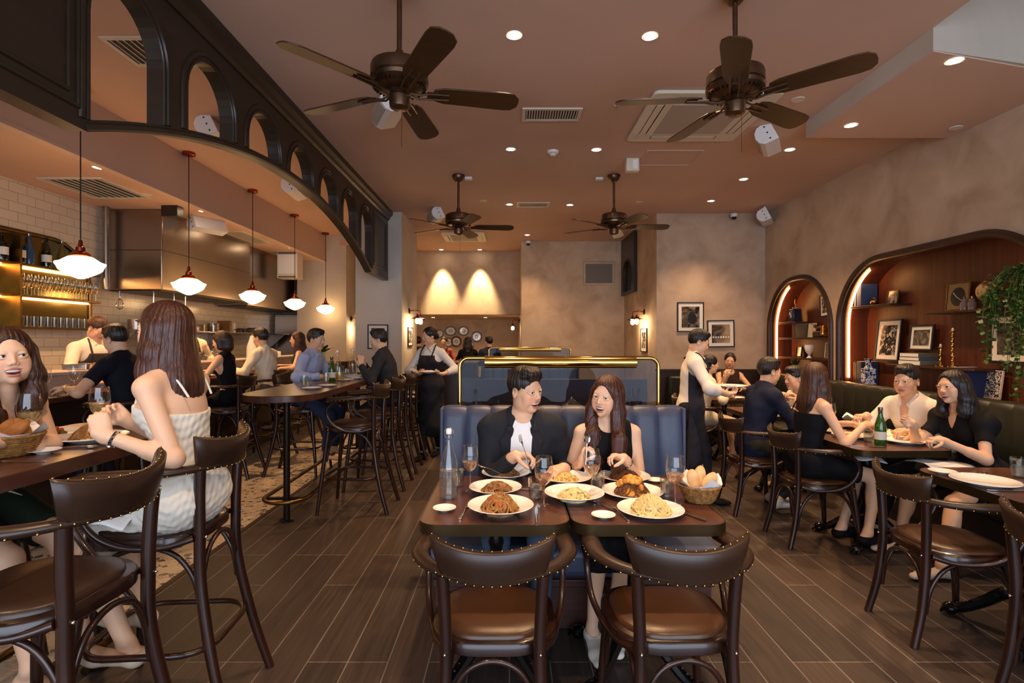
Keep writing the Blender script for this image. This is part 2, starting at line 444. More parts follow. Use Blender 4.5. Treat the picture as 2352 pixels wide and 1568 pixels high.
# right wall with two arched niches
def outline(y0, y1, zb, zt, r, n=14):
    rz = r*1.0
    pts = [(y0, zb)]
    for k in range(n+1):
        a = PI-PI/2*k/n; pts.append((y0+r+r*math.cos(a), zt-rz+rz*math.sin(a)))
    for k in range(n+1):
        a = PI/2-PI/2*k/n; pts.append((y1-r+r*math.cos(a), zt-rz+rz*math.sin(a)))
    pts.append((y1, zb)); return pts
NICHES = [(6.55, 8.12, 0.95, 2.33, 0.70), (3.78, 6.40, 0.95, 2.36, 0.72)]
def wall_right():
    m = MB()
    def q(ya, yb, za, zb, za2=None, zb2=None):
        m.add([(XR, ya, za), (XR, yb, za2 if za2 is not None else za), (XR, yb, zb2 if zb2 is not None else zb), (XR, ya, zb)], [(0, 1, 2, 3)])
    cur = -3.0; top = 4.45
    for (y0, y1, zb, zt, r) in sorted(NICHES):
        q(cur, y0, 0, top)
        o = outline(y0, y1, zb, zt, r)
        for a, b in zip(o[:-1], o[1:]):
            if b[0]-a[0] > 1e-6: q(a[0], b[0], a[1], top, b[1], top)
        q(y0, y1, 0, zb)
        cur = y1
    q(cur, 8.3, 0, top)
    struct(m.build('wall_right', 'plaster', org=(0, 0, 0), smooth=False))
wall_right()
for k, (y0, y1, zb, zt, r) in enumerate(NICHES):
    dep = 0.34; o = outline(y0, y1, zb, zt, r); m = MB(); n = len(o)
    m.add([(XR+.001, a, b) for a, b in o]+[(XR+dep, a, b) for a, b in o], [(i, i+1, n+i+1, n+i) for i in range(n-1)])
    t = m.build('wall_niche_lining', 'walnut', org=(0, 0, 0)); struct(t)
    m = MB(); m.add([(XR+dep, a, b) for a, b in o], [tuple(range(n))])
    m.add([(XR, y0, zb), (XR+dep, y0, zb), (XR+dep, y1, zb), (XR, y1, zb)], [(0, 1, 2, 3)])
    t = m.build('wall_niche_back', 'walnut', org=(0, 0, 0), smooth=False); struct(t)
    m = MB(); m.tube([(XR-.012, a, b) for a, b in o], 0.036, 8, flat=0.75, up=(-1, 0, 0)); m.tube([(XR+.035, a, b) for a, b in o], 0.028, 8, flat=1.2, up=(-1, 0, 0))
    t = m.build('trim_niche', 'walnut_dark', org=(0, 0, 0)); struct(t)
    # warm LED strip let into the jambs and the curves
    oo = outline(y0+.012, y1-.012, zb+.08, zt-.012, r-.012, 16)
    half = len(oo)//2
    for side, seg in (('far', oo[half+5:]), ('near', oo[:half-5])):
        m = MB(); m.tube([(XR+.105, a, b) for a, b in seg], 0.011, 6, up=(-1, 0, 0))
        ob = m.build('led_strip', 'led')
        nm = 'small' if k == 0 else 'large'
        tag(ob, 'glowing warm light strip up the %s jamb of the %s arched niche' % ('back' if side == 'far' else 'front', nm), 'light strip', 'light strips in the arched niches')

# ---------------------------------------------------------------- dark arched timber screen over the high tables
def arched_screen():
    X0 = -1.86; th = 0.088; z0 = 2.39
    c0, c1 = 2.345, 7.19; half = (c1-c0)/2; rise = 0.475; Rr = (half**2+rise**2)/(2*rise); cy = (c0+c1)/2
    def zb(y):
        if y <= c0 or y >= c1: return z0
        return z0+math.sqrt(Rr*Rr-(y-cy)**2)-(Rr-rise)
    op = [(c0+.02+.72*i, c0+.02+.72*i+.50) for i in range(7)]
    top = 3.18; r = .25
    ys = set([-1.5, c0, c1, 8.178])
    for a, b in op:
        for k in range(17):
            ys.add((a+b)/2-r*math.cos(PI*k/16))
    y = c0
    while y < c1: ys.add(y); y += .08
    ys = sorted(ys)
    def inop(y):
        for a, b in op:
            if a-1e-6 <= y <= b+1e-6: return (a, b)
        return None
    rt = root('arched_screen', (X0-th/2, 4.8, z0), 'long near-black timber screen with arched openings hanging over the high tables', 'screen')
    m = MB()
    def piece(ya, yb, l0, l1, h0, h1):
        xa, xb = X0-th, X0
        vs = [(xa, ya, l0), (xb, ya, l0), (xb, yb, l1), (xa, yb, l1), (xa, ya, h0), (xb, ya, h0), (xb, yb, h1), (xa, yb, h1)]
        m.add(vs, [(3, 2, 1, 0), (4, 5, 6, 7), (0, 1, 5, 4), (1, 2, 6, 5), (2, 3, 7, 6), (3, 0, 4, 7)])
    band = 0.05
    for ya, yb in zip(ys[:-1], ys[1:]):
        if yb-ya < 1e-5: continue
        o = inop((ya+yb)/2)
        if o:
            f = lambda y: top-r+math.sqrt(max(0, r*r-(y-(o[0]+o[1])/2)**2))
            piece(ya, yb, zb(ya), zb(yb), zb(ya)+band, zb(yb)+band)
            piece(ya, yb, f(ya), f(yb), CZ, CZ)
        else: piece(ya, yb, zb(ya), zb(yb), CZ, CZ)
    m.build('panel', 'screen_wood', rt, world=True, ang=25)
    # moulding round every arch, along the bottom and under the ceiling
    for a, b in op:
        m = MB()
        for off, rad, out in ((.045, .016, 0.0), (.010, .010, 0.0)):
            c = (a+b)/2; rr = r+off
            lo_a, lo_b = zb(a-off)+band+.0, zb(b+off)+band
            P = [(X0+out, a-off, lo_a)]+[(X0+out, c-rr*math.cos(PI*k/20), top-r+rr*math.sin(PI*k/20)) for k in range(21)]+[(X0+out, b+off, lo_b)]
            m.tube(P, rad, 8, up=(1, 0, 0), flat=.8)
        m.build('arch_moulding', 'screen_wood', rt, world=True)
    m = MB()
    P = [(X0, y, zb(y)+.018) for y in ys if c0-.4 <= y <= c1+.3]
    m.tube(P, .02, 6, up=(1, 0, 0), flat=.6)
    m.build('bottom_rail', 'screen_wood', rt, world=True)
    m = MB()
    prof = [(0, 0), (.012, 0), (.03, .02), (.04, .05), (.07, .075), (.075, .1), (.075, .13), (0, .13)]
    vs = [(X0+p[0], -1.5, CZ-.13+p[1]) for p in prof]+[(X0+p[0], 8.178, CZ-.13+p[1]) for p in prof]; n = len(prof)
    m.add(vs, [(i, (i+1) % n, n+(i+1) % n, n+i) for i in range(n)]+[tuple(range(n-1, -1, -1)), tuple(range(n, 2*n))])
    m.build('cornice', 'screen_wood', rt, world=True, ang=20)
    # framed flat panels at both ends
    for ya, yb, za, zc in ((0.9, c0-.05, z0+.09, CZ-.2), (c1+.12, 8.05, z0+.12, CZ-.22)):
        m = MB()
        for off in (0, .05):
            P = [(X0, ya+off, za+off), (X0, yb-off, za+off), (X0, yb-off, zc-off), (X0, ya+off, zc-off)]
            m.tube(P, .014, 6, closed=True, up=(1, 0, 0), flat=.8)
        m.build('panel_moulding', 'screen_wood', rt, world=True)
arched_screen()

def far_screen():
    X0 = 2.28; rt = root('arched_screen', (X0, 10.0, 2.35), 'dark arched timber screen end beside the right back wall', 'screen')
    m = MB(); c = 10.1; r = .28; top = 2.98
    ys = [9.51]+[c-r*math.cos(PI*k/14) for k in range(15)]+[10.59]
    for ya, yb in zip(ys[:-1], ys[1:]):
        def bx(l0, l1, h):
            vs = [(X0-.06, ya, l0), (X0-.002, ya, l0), (X0-.002, yb, l1), (X0-.06, yb, l1), (X0-.06, ya, h), (X0-.002, ya, h), (X0-.002, yb, h), (X0-.06, yb, h)]
            m.add(vs, [(3, 2, 1, 0), (4, 5, 6, 7), (0, 1, 5, 4), (1, 2, 6, 5), (2, 3, 7, 6), (3, 0, 4, 7)])
        mid = (ya+yb)/2
        if abs(mid-c) < r:
            f = lambda y: top-r+math.sqrt(max(0, r*r-(y-c)**2))
            bx(f(ya), f(yb), CZ-.002); bx(2.35, 2.35, 2.40)
        else: bx(2.35, 2.35, CZ-.002)
    m.build('panel', 'screen_wood', rt, world=True, ang=25)
    m = MB(); P = [(X0-.06, c-r-.03, 2.41)]+[(X0-.06, c-(r+.03)*math.cos(PI*k/20), top-r+(r+.03)*math.sin(PI*k/20)) for k in range(21)]+[(X0-.06, c+r+.03, 2.41)]
    m.tube(P, .015, 6, up=(1, 0, 0)); m.build('arch_moulding', 'screen_wood', rt, world=True)
    MB().box(X0-.012, X0-.004, c-r, c+r, 2.40, top).build('backing', 'black', rt, world=True)  # black sheet standing in for the dark void behind the arch
far_screen()

# ---------------------------------------------------------------- kitchen bar counter
slab_bar = root('bar_counter', (-3.6, 6.0, 0), 'long kitchen bar counter with a raised grey marble ledge', 'counter')
MB().box(-3.80, -3.52, 1.2, 10.6, 0, 1.01).build('front_panel', 'dark_panel', slab_bar, world=True, smooth=False)
MB().box(-3.80, -3.34, 1.2, 10.6, 1.01, 1.05).build('counter_top', 'table_wood_y', slab_bar, world=True, bev=.006)
MB().box(-3.88, -3.80, 1.2, 10.6, 1.0, 1.175).build('riser', 'marble', slab_bar, world=True, smooth=False)
MB().box(-4.16, -3.785, 1.2, 10.6, 1.175, 1.205).build('ledge', 'marble', slab_bar, world=True, bev=.005)
m = MB(); m.tube([(-3.30, 1.3, .2), (-3.30, 10.4, .2)], .018, 10)
m.build('foot_rail', 'brass_dark', slab_bar, world=True)

KS[0] = 1.1015
# ---------------------------------------------------------------- kitchen hood, shelf and back bench
hd = root('extractor_hood', (-4.29, 7.1, 2.05), 'large brushed steel extractor hood hanging over the kitchen', 'hood')
MB().box(-4.615, -3.96, 6.08, 8.15, 2.05, KZ-.002).build('canopy', 'steel', hd, world=True, bev=.01)
m = MB(); m.box(-3.962, -3.955, 6.08, 8.15, 2.50, 2.506); m.box(-4.61, -3.96, 6.074, 6.081, 2.50, 2.506); m.build('seam', 'kbox', hd, world=True)
MB().box(-4.58, -4.0, 6.12, 8.11, 2.04, 2.052).build('filter_bank', 'kbox', hd, world=True)
hd = root('extractor_hood', (-4.35, 9.1, 2.05), 'darker second extractor hood further along the kitchen', 'hood')
MB().box(-4.615, -4.1, 8.35, 10.2, 2.02, KZ-.002).build('canopy', 'steel', hd, world=True, bev=.01)
MB().box(-4.58, -4.14, 8.4, 10.15, 2.01, 2.022).build('filter_bank', 'kbox', hd, world=True)
bn = root('kitchen_bench', (-4.35, 8.3, 0.1355), 'stainless steel kitchen bench along the tiled wall', 'bench')
MB().box(-4.62, -4.12, 6.3, 10.38, .86, .9).build('worktop', 'steel', bn, world=True, bev=.004)
MB().box(-4.60, -4.15, 6.35, 10.35, .135, .86).build('cabinet_body', 'kbox', bn, world=True)
MB().box(-4.618, -4.60, 6.3, 10.38, .9, 1.12).build('splashback', 'steel', bn, world=True)
sh = root('wall_shelf', (-4.45, 8.2, 1.58), 'steel shelf on brackets under the extractor hood', 'shelf')
MB().box(-4.62, -4.27, 6.1, 10.35, 1.585, 1.60).build('board', 'steel', sh, world=True)
for y in (6.14, 8.2, 10.2):
    m = MB(); m.add([(-4.62, y, 1.585), (-4.28, y, 1.585), (-4.62, y, 1.30), (-4.62, y+.01, 1.585), (-4.28, y+.01, 1.585), (-4.62, y+.01, 1.30)], [(0, 2, 1), (3, 4, 5), (0, 1, 4, 3), (1, 2, 5, 4), (2, 0, 3, 5)])
    m.build('bracket', 'steel', sh, world=True)
for (x, y, r_, la) in ((-4.52, 5.98, .035, 'steel pipe running up the tiles beside the hood'), (-4.2, 8.25, .03, 'slim steel pipe between the two extractor hoods')):
    tag(MB().lathe([(r_, 0), (r_, .92)], (x, y, 2.045), 12).build('wall_pipe', 'steel'), la, 'pipe')
fr = root('refrigerator', (-4.3, 10.7, 0.1355), 'tall stainless steel refrigerator at the end of the kitchen', 'refrigerator')
MB().box(-4.6, -4.0, 10.45, 10.88, 0.135, 1.98).build('body', 'steel', fr, world=True, bev=.01)
MB().box(-4.58, -4.02, 10.41, 10.45, 0.95, 1.94).build('door', 'steel', fr, world=True, bev=.005)
MB().box(-4.58, -4.02, 10.41, 10.45, 0.16, 0.93).build('door', 'steel', fr, world=True, bev=.005)
bx = root('control_box', (-3.77, 9.1, 2.5), 'white metal control box fixed above the kitchen pass', 'box')
MB().box(-3.945, -3.60, 9.05, 9.3, 2.53, KZ-.002).build('casing', 'offwhite', bx, world=True, bev=.006)
MB().box(-3.92, -3.625, 9.035, 9.05, 2.60, 2.93).build('front_panel', 'white', bx, world=True, bev=.003)
for z in (2.545, 2.945): MB().box(-3.92, -3.625, 9.04, 9.052, z, z+.014).build('slot', 'black', bx, world=True)
# back-bar niche with mirror and shelves of glasses
nc = root('back_bar_shelf', (XK, 5.1, 1.58), 'brass back bar shelving with arched top let into the tiles', 'shelf')
y0, y1 = 3.4, 5.88
m = MB(); m.add([(XK+.004, a, b) for a, b in outline(y0, y1, 1.60, 2.50, .52)], [tuple(range(32))]); m.build('mirror_back', mat('smoked_mirror', '8A7A4A', .12, .85), nc, world=True, smooth=False)
m = MB(); m.tube([(XK+.012, a, b) for a, b in outline(y0, y1, 1.58, 2.50, .52)], .02, 8, up=(1, 0, 0), flat=.8); m.build('frame', 'brass_dark', nc, world=True)
for z in (1.60, 1.895, 2.185):
    MB().box(XK+.005, XK+.15, y0+.02, y1-.03, z-.02, z).build('shelf_board', 'brass_dark', nc, world=True, bev=.003)
for z in (1.875, 2.165):
    MB().box(XK+.01, XK+.03, y0+.05, y1-.05, z-.012, z-.003).build('light_strip', 'led', nc, world=True)
MB().box(XK+.005, XK+.2, 4.83, 4.85, 1.6, 2.45).build('divider', 'brass_dark', nc, world=True)

KS[0] = 1.0
# ================================================================ ceiling fixtures
# lamp positions measured on the ceiling planes
def downlight(p, label, e=26, ang=98, group='ceiling downlights', z=None, col=(1, .62, .33), tilt=(0, 0, 0)):
    r = root('downlight', (p.x, p.y, p.z), label, 'downlight', group)
    MB().lathe([(.052, -.004), (.052, 0), (.036, -.001), (.036, -.004)], seg=20, cap=False).build('trim_ring', 'white', r)
    MB().lathe([(.035, -.006), (.035, -.001)], seg=20).build('lamp_disc', 'lamp', r)
    spot('downlight_beam', (p.x, p.y, p.z-.02), e, ang, .8, col, .045, tilt)
DL = [((1181, 80), 'downlight between the two near fans, beside the left one'), ((1493, 82), 'downlight just left of the near right fan rod'),
      ((1173, 342), 'downlight behind the near left fan, left of the smoke alarm'), ((1370, 343), 'downlight right of the ceiling smoke alarm'),
      ((1814, 343), 'downlight beside the square ceiling unit, by the bulkhead corner'), ((1708, 411), 'downlight ahead of the corner speaker, second behind the bulkhead'),
      ((1170, 469), 'downlight beside the small far ceiling grille'), ((1309, 470), 'downlight left of the far right fan'),
      ((1633, 461), 'downlight nearest the plastered column on the right'), ((1211, 539), 'downlight above the dome camera at the back'),
      ((1016, 576), 'downlight washing the back alcove wall, left one of the pair'), ((1103, 576), 'downlight washing the back alcove wall, right one of the pair')]
for i, (q, la) in enumerate(DL):
    p = G(q[0], q[1], CZ)
    if i >= 10: downlight(Vector((p.x, 11.54, CZ)), la, 250, 48, tilt=(R(11), 0, 0), col=(1, .72, .36))
    else: downlight(p, la, 95 if i < 5 else 70)
for q, la in (((2192, 139), 'downlight in the near end of the right bulkhead'), ((1955, 287), 'downlight in the far end of the right bulkhead')):
    downlight(G(q[0], q[1], 3.291), la, 80)
KS[0] = 1.1015
for q, la in (((228, 384), 'kitchen downlight behind the nearest pendant cord'), ((467, 484), 'kitchen downlight above the ceiling speaker'),
              ((594, 536), 'kitchen downlight beside the third pendant cord'), ((670, 569), 'kitchen downlight above the white control box')):
    downlight(G(q[0], q[1], KZ), la, 110, group='kitchen downlights', col=(1, .54, .25))
KS[0] = 1.0
# lamps further along the same rows, outside the frame
for x in (-2.6, -0.9, 0.9, 2.1):
    for y in (1.1,):
        spot('downlight_beam', (x, y, CZ-.02), 60, 100, .8, (1, .66, .38), .045)

# pendants
PEND = [(185, 3.42), (432, 5.59), (580, 6.98), (677, 8.35), (747, 9.75)]
PLAB = ['opal glass schoolhouse pendant nearest the bottle shelves', 'opal glass pendant in front of the big steel hood', 'opal glass pendant hanging by the slim steel pipe',
        'opal glass pendant hanging in front of the white control box side', 'opal glass pendant furthest back by the plastered pier']
def pendant(x, y, la):
    zs = 2.06
    r = root('pendant_lamp', (x, y, CZ), la, 'pendant lamp', 'opal pendant lamps over the kitchen bar')
    MB().lathe([(.062, 0), (.062, -.03), (.045, -.038), (.0, -.04)], seg=20).build('ceiling_rose', 'copper', r)
    MB().tube([(0, 0, -.03), (0, 0, zs-CZ+.16)], .0045, 6).build('cord', 'black', r)
    dz = zs-CZ
    MB().lathe([(0, dz+.19), (.012, dz+.185), (.016, dz+.14), (.03, dz+.13), (.03, dz+.10), (.055, dz+.088), (.07, dz+.065), (.066, dz+.055), (0, dz+.055)], seg=20).build('cap', 'copper', r)
    MB().lathe([(.055, dz+.058), (.08, dz+.054), (.105, dz+.037), (.130, dz+.018), (.160, dz+.008), (.161, dz+.001), (.147, dz-.022), (.138, dz-.045), (.118, dz-.062), (.088, dz-.080), (.048, dz-.100), (.018, dz-.112), (0, dz-.114)], seg=32, cap=False).build('shade', 'shade', r)
KS[0] = 1.1015
for (px, y), la in zip(PEND, PLAB):
    pendant(-3.36 if px > 200 else (185-VX)*4.12/F, y if px > 200 else 4.12, la)
KS[0] = 1.0

# ceiling fans
def fan(c, ang0, la, cz=CZ, bz=2.83):
    r = root('ceiling_fan', (c[0], c[1], cz), la, 'ceiling fan', 'ceiling fans')
    MB().lathe([(.075, 0), (.078, -.012), (.06, -.05), (.035, -.08), (.0, -.085)], seg=24).build('canopy', 'bronze', r)
    d = bz-cz
    MB().tube([(0, 0, -.06), (0, 0, d+.15)], .0145, 10).build('down_rod', 'bronze', r)
    MB().lathe([(.02, d+.22), (.03, d+.17), (.05, d+.155), (.12, d+.15), (.15, d+.135), (.155, d+.12), (.155, d+.07), (.148, d+.065), (.158, d+.055), (.155, d+.035), (.12, d+.01), (.075, d-.005), (.0, d-.006)], seg=36).build('motor_housing', 'bronze', r)
    m = MB()
    for k in range(36):
        a = 2*PI*k/36; T = Matrix.Translation((0, 0, d)) @ Matrix.Rotation(a, 4, 'Z')
        m.box(.085, .145, -.002, .002, .012, .03, T)
    m.build('vent_fins', 'post', r)
    MB().lathe([(0, d-.1), (.04, d-.098), (.052, d-.09), (.055, d-.07), (.055, d-.03), (.045, d-.02), (.07, d-.004), (0, d)], seg=24).build('switch_cup', 'bronze', r)
    for k in range(5):
        a = R(ang0+72*k)
        T = Matrix.Rotation(a, 4, 'Z') @ Matrix.Translation((0, 0, d-.005)) @ Matrix.Rotation(R(-13), 4, 'X')
        n = 8; out = [(.19, -.045), (.24, -.062)]
        out += [(.58, -.073), (.63, -.066), (.66, -.035), (.665, 0), (.66, .035), (.63, .066), (.58, .073)]
        out += [(.24, .062), (.19, .045), (.175, 0)]
        MB().prism(out, -.004, .004, T).build('blade', 'fan_wood', r, bev=.002)
        m = MB()
        for s in (-1, 1):
            m.tube([T @ Vector(p) for p in ((.06, s*.012, -.01), (.11, s*.02, -.022), (.16, s*.022, -.012), (.27, s*.02, -.008))], .006, 6)
        m.box(.15, .21, -.03, .03, -.009, -.0045, T)
        m.build('blade_bracket', 'bronze', r)
    MB().tube([(.02, -.04, d-.09), (.02, -.04, d-.32)], .0012, 4).build('pull_chain', 'brass_dark', r)
cf = lambda c: (c[0]*1.36, c[1]*1.36)
fan((-.60, 2.91), 11.5, 'ceiling fan nearest the camera beside the arched screen')
fan((1.265, 2.99), 31.5, 'ceiling fan under the square ceiling unit near the bulkhead')
fan(((1053-VX)*6.36/F, 6.36), 5, 'smaller looking fan further back on the left, by the column')
fan(((1410-VX)*6.36/F, 6.36), 1, 'fan further back in front of the right back wall')

def grille(name, p0, p1, la, z=CZ, n=18, along='x', mm='offwhite'):
    x0, x1 = p0[0], p1[0]; y0, y1 = sorted((p0[1], p1[1]))
    r = root(name, ((x0+x1)/2, (y0+y1)/2, z), la, 'vent')
    m = MB(); m.box(x0, x1, y0, y0+.03, z-.012, z); m.box(x0, x1, y1-.03, y1, z-.012, z); m.box(x0, x0+.03, y0+.03, y1-.03, z-.012, z); m.box(x1-.03, x1, y0+.03, y1-.03, z-.012, z)
    m.build('frame', mm, r, world=True, smooth=False)
    MB().box(x0+.03, x1-.03, y0+.03, y1-.03, z-.003, z-.001).build('backing', 'black', r, world=True, smooth=False)
    m = MB()
    for k in range(n):
        if along == 'x':
            x = x0+.03+(x1-x0-.06)*(k+.5)/n; m.box(x-.004, x+.004, y0+.03, y1-.03, z-.011, z-.003)
        else:
            y = y0+.03+(y1-y0-.06)*(k+.5)/n; m.box(x0+.03, x1-.03, y-.004, y+.004, z-.011, z-.003)
    m.build('slats', mm, r, world=True, smooth=False)
a = G(1200, 247, CZ); b = G(1322, 276, CZ); grille('air_vent', (a.x, a.y), (b.x+.03, b.y), 'cream ceiling grille behind the near fans', n=20)
a = G(1187, 464, CZ); b = G(1260, 475, CZ); grille('air_vent', (a.x, a.y), (b.x, b.y), 'small ceiling grille between the far downlights', n=22)
KS[0] = 1.1015
grille('air_vent', (-2.66, 3.45), (-2.08, 3.82), 'ceiling grille seen through the screen arches', n=12, along='x')
KS[0] = 1.0
KS[0] = 1.1015
a = G(228, 412, KZ); grille('air_vent', (-4.35, 4.9), (-3.75, 5.6), 'slatted vent in the kitchen ceiling', KZ, n=8, along='x', mm='offwhite')
KS[0] = 1.0
KS[0] = 1.1015
grille('air_vent', (-3.95, 7.3), (-3.65, 8.2), 'narrow slatted vent in the kitchen ceiling above the bar', KZ, n=8, along='x')
KS[0] = 1.0
def cassette(x0, x1, y0, y1, la):
    r = root('air_conditioner', ((x0+x1)/2, (y0+y1)/2, CZ), la, 'air conditioner')
    z = CZ
    m = MB(); m.prism(rrect(x0, x1, y0, y1, .05), z-.032, z-.002); m.build('body', 'offwhite', r, world=True, bev=.006)
    w = x1-x0; h = y1-y0
    MB().box(x0+.2*w, x1-.2*w, y0+.2*h, y1-.2*h, z-.036, z-.03).build('intake_grille', 'grille', r, world=True, smooth=False)
    for (a, b, c, d) in ((x0+.2*w, x1-.2*w, y0+.07*h, y0+.14*h), (x0+.2*w, x1-.2*w, y1-.14*h, y1-.07*h), (x0+.07*w, x0+.14*w, y0+.2*h, y1-.2*h), (x1-.14*w, x1-.07*w, y0+.2*h, y1-.2*h)):
        f = MB().box(a, b, c, d, z-.032, z-.0295).build('air_slot', 'black', r, world=True, smooth=False)
        MB().box(a+.006, b-.012, c+.006, d-.012, z-.036, z-.032).build('louvre', 'offwhite', r, world=True, smooth=False)
cassette(1.14, 2.17, 4.18, 5.2, 'square white ceiling air conditioner behind the near right fan')
cassette(-1.25, -.45, 9.65, 10.5, 'ceiling air conditioner further back near the alcove')

def speaker(p, rz, la, tilt=25, s=1.0, on='ceiling'):
    r = root('speaker', tuple(p), la, 'speaker', 'white ceiling speakers', R(rz))
    T = Matrix.Rotation(R(-tilt), 4, 'X') @ Matrix.Scale(s, 4)
    prof = [(-.10, 0), (.10, 0), (.085, .12), (.05, .155), (0, .167), (-.05, .155), (-.085, .12)]
    TT = T @ Matrix.Translation((-.20, 0, -.10)) @ Matrix.Rotation(R(90), 4, 'Y') @ Matrix.Rotation(R(90), 4, 'Z')
    m = MB(); pl = [(a, b) for a, b in prof]
    n = len(pl)
    def pt(x, q): return T @ Vector((x, q[1]-.06, q[0]-.08))
    vs = [pt(-.2, q) for q in pl]+[pt(.2, q) for q in pl]
    m.add(vs, [tuple(range(n)), tuple(range(2*n-1, n-1, -1))]+[((i+1) % n, i, n+i, n+(i+1) % n) for i in range(n)])
    m.build('cabinet', 'white', r, ang=30)
    m = MB(); pl2 = [(a*.9, b*1.0+.006) for a, b in prof[1:]]+[]
    k = len(pl2)
    vs = [pt(-.18, q) for q in pl2]+[pt(.18, q) for q in pl2]
    m.add(vs, [(i+1, i, k+i, k+i+1) for i in range(k-1)]+[tuple(range(k)), tuple(range(2*k-1, k-1, -1))])
    m.build('grille', 'grille', r, ang=30)
    m = MB()
    for dz in (-.06, 0, .06): m.ball(pt(-.2, (dz, .06)), .008, 8)
    m.build('screw_holes', 'black', r)
    MB().box(-.05, .05, -.03, .03, -.06, .0).build('bracket', 'grille', r)
speaker((-1.02, 4.35, CZ-.001), 115, 'white speaker let into the ceiling behind the near left fan')
speaker((2.42, 5.05, CZ-.001), 60, 'white speaker beside the square ceiling unit')
speaker((-1.14, 8.05, CZ-.001), 110, 'white speaker behind the far left fan')
KS[0] = 1.1015
speaker((-2.72, 6.67, CZ-.001), 95, 'white speaker on the ceiling behind the screen arches')
KS[0] = 1.0
KS[0] = 1.1015
speaker((-2.70, 4.86, CZ-.001), 95, 'white speaker seen through the second arch opening')
KS[0] = 1.0
KS[0] = 1.1015
speaker((-3.75, 6.6, KZ-.001), 60, 'cream speaker on the kitchen ceiling in front of the hood')
KS[0] = 1.0
speaker((3.78, 7.95, 3.38), 60, 'cream speaker in the corner above the right back wall')
for (x, y, z, la) in ((3.42, 8.12, 3.37, 'small white dome camera near the corner speaker'), (.37, 10.5, 3.40, 'small white dome camera at the top of the back wall')):
    r = root('security_camera', (x, y, z), la, 'security camera')
    MB().lathe([(0, .03), (.05, .03), (.052, 0), (.045, -.02), (0, -.02)], seg=20).build('housing', 'white', r)
    MB().ball((0, 0, -.025), .036, 16).build('lens_dome', 'black', r)
p = G(1270, 347, CZ); r = root('smoke_alarm', tuple(p), 'white smoke alarm between two ceiling downlights', 'smoke alarm')
MB().lathe([(0, -.05), (.03, -.048), (.032, -.03), (.055, -.022), (.06, 0), (0, 0)], seg=20).build('body', 'white', r)
MB().lathe([(.034, -.034), (.034, -.028), (0, -.028)], seg=16).build('vent_band', 'grille', r)
p = G(1452, 365, CZ); r = root('emergency_light', (p.x, p.y, CZ-.0), 'cream box shaped emergency light left of the ceiling hatch', 'emergency light')
MB().box(-.07, .07, -.04, .04, -.14, 0).build('case', 'offwhite', r, bev=.006)
MB().box(.0, .05, -.046, -.04, -.12, -.02).build('lamp_window', 'linen', r)
KS[0] = 1.1015
p = G(396, 474, KZ); tag(MB().box(p.x-.09, p.x+.09, p.y-.06, p.y+.06, KZ-.12, KZ-.001).build('junction_box', 'kbox', bev=.006), 'grey junction box on the kitchen ceiling', 'box')
KS[0] = 1.0
r = root('access_hatch', (1.72, 5.75, CZ-.003), 'flush square access hatch in the ceiling', 'hatch')
MB().box(-.28, .28, -.22, .22, 0, .003).build('panel', 'ceiling', r, bev=.001)
m = MB(); m.box(-.295, .295, -.235, -.222, -.004, .003); m.box(-.295, .295, .222, .235, -.004, .003); m.box(-.295, -.282, -.22, .22, -.004, .003); m.box(.282, .295, -.22, .22, -.004, .003)
m.build('edge_frame', 'ceiling_beam', r)
for q, z in (((1110, 461), CZ), ((1468, 464), CZ), ((1833, 228), CZ), ((2195, 293), 3.291), ((336, 447), KZ)):
    p = G(q[0], q[1], z); KS[0] = 1.1015 if z == KZ else 1.0
    tag(MB().lathe([(.05, -.006), (.052, 0)], (p.x, p.y, z), 20).build('sprinkler_cover', 'offwhite'), {461: 'round sprinkler cover beside the far left fan', 464: 'round sprinkler cover beyond the far right fan', 228: 'round sprinkler cover over the near right fan blade', 293: 'round sprinkler cover in the right bulkhead', 447: 'round sprinkler cover in the kitchen ceiling'}[q[1]], 'sprinkler cover')
KS[0] = 1.0
p = G(1418, 240, CZ); r = root('sprinkler', tuple(p), 'small sprinkler head beside the near right fan blade tip', 'sprinkler')
MB().lathe([(.03, -.004), (.03, 0)], seg=16).build('flange', 'white', r); MB().lathe([(.008, 0), (.008, -.03), (.014, -.034), (.014, -.038)], seg=12).build('nozzle', 'chrome', r)
for q, la in (((1076, 407), 'small white motion sensor beside the far left fan'), ((1376, 408), 'small white motion sensor beside the far right fan')):
    p = G(q[0], q[1], CZ); tag(MB().box(p.x-.045, p.x+.045, p.y-.04, p.y+.04, CZ-.03, CZ-.001).build('motion_sensor', 'white', bev=.008), la, 'sensor')

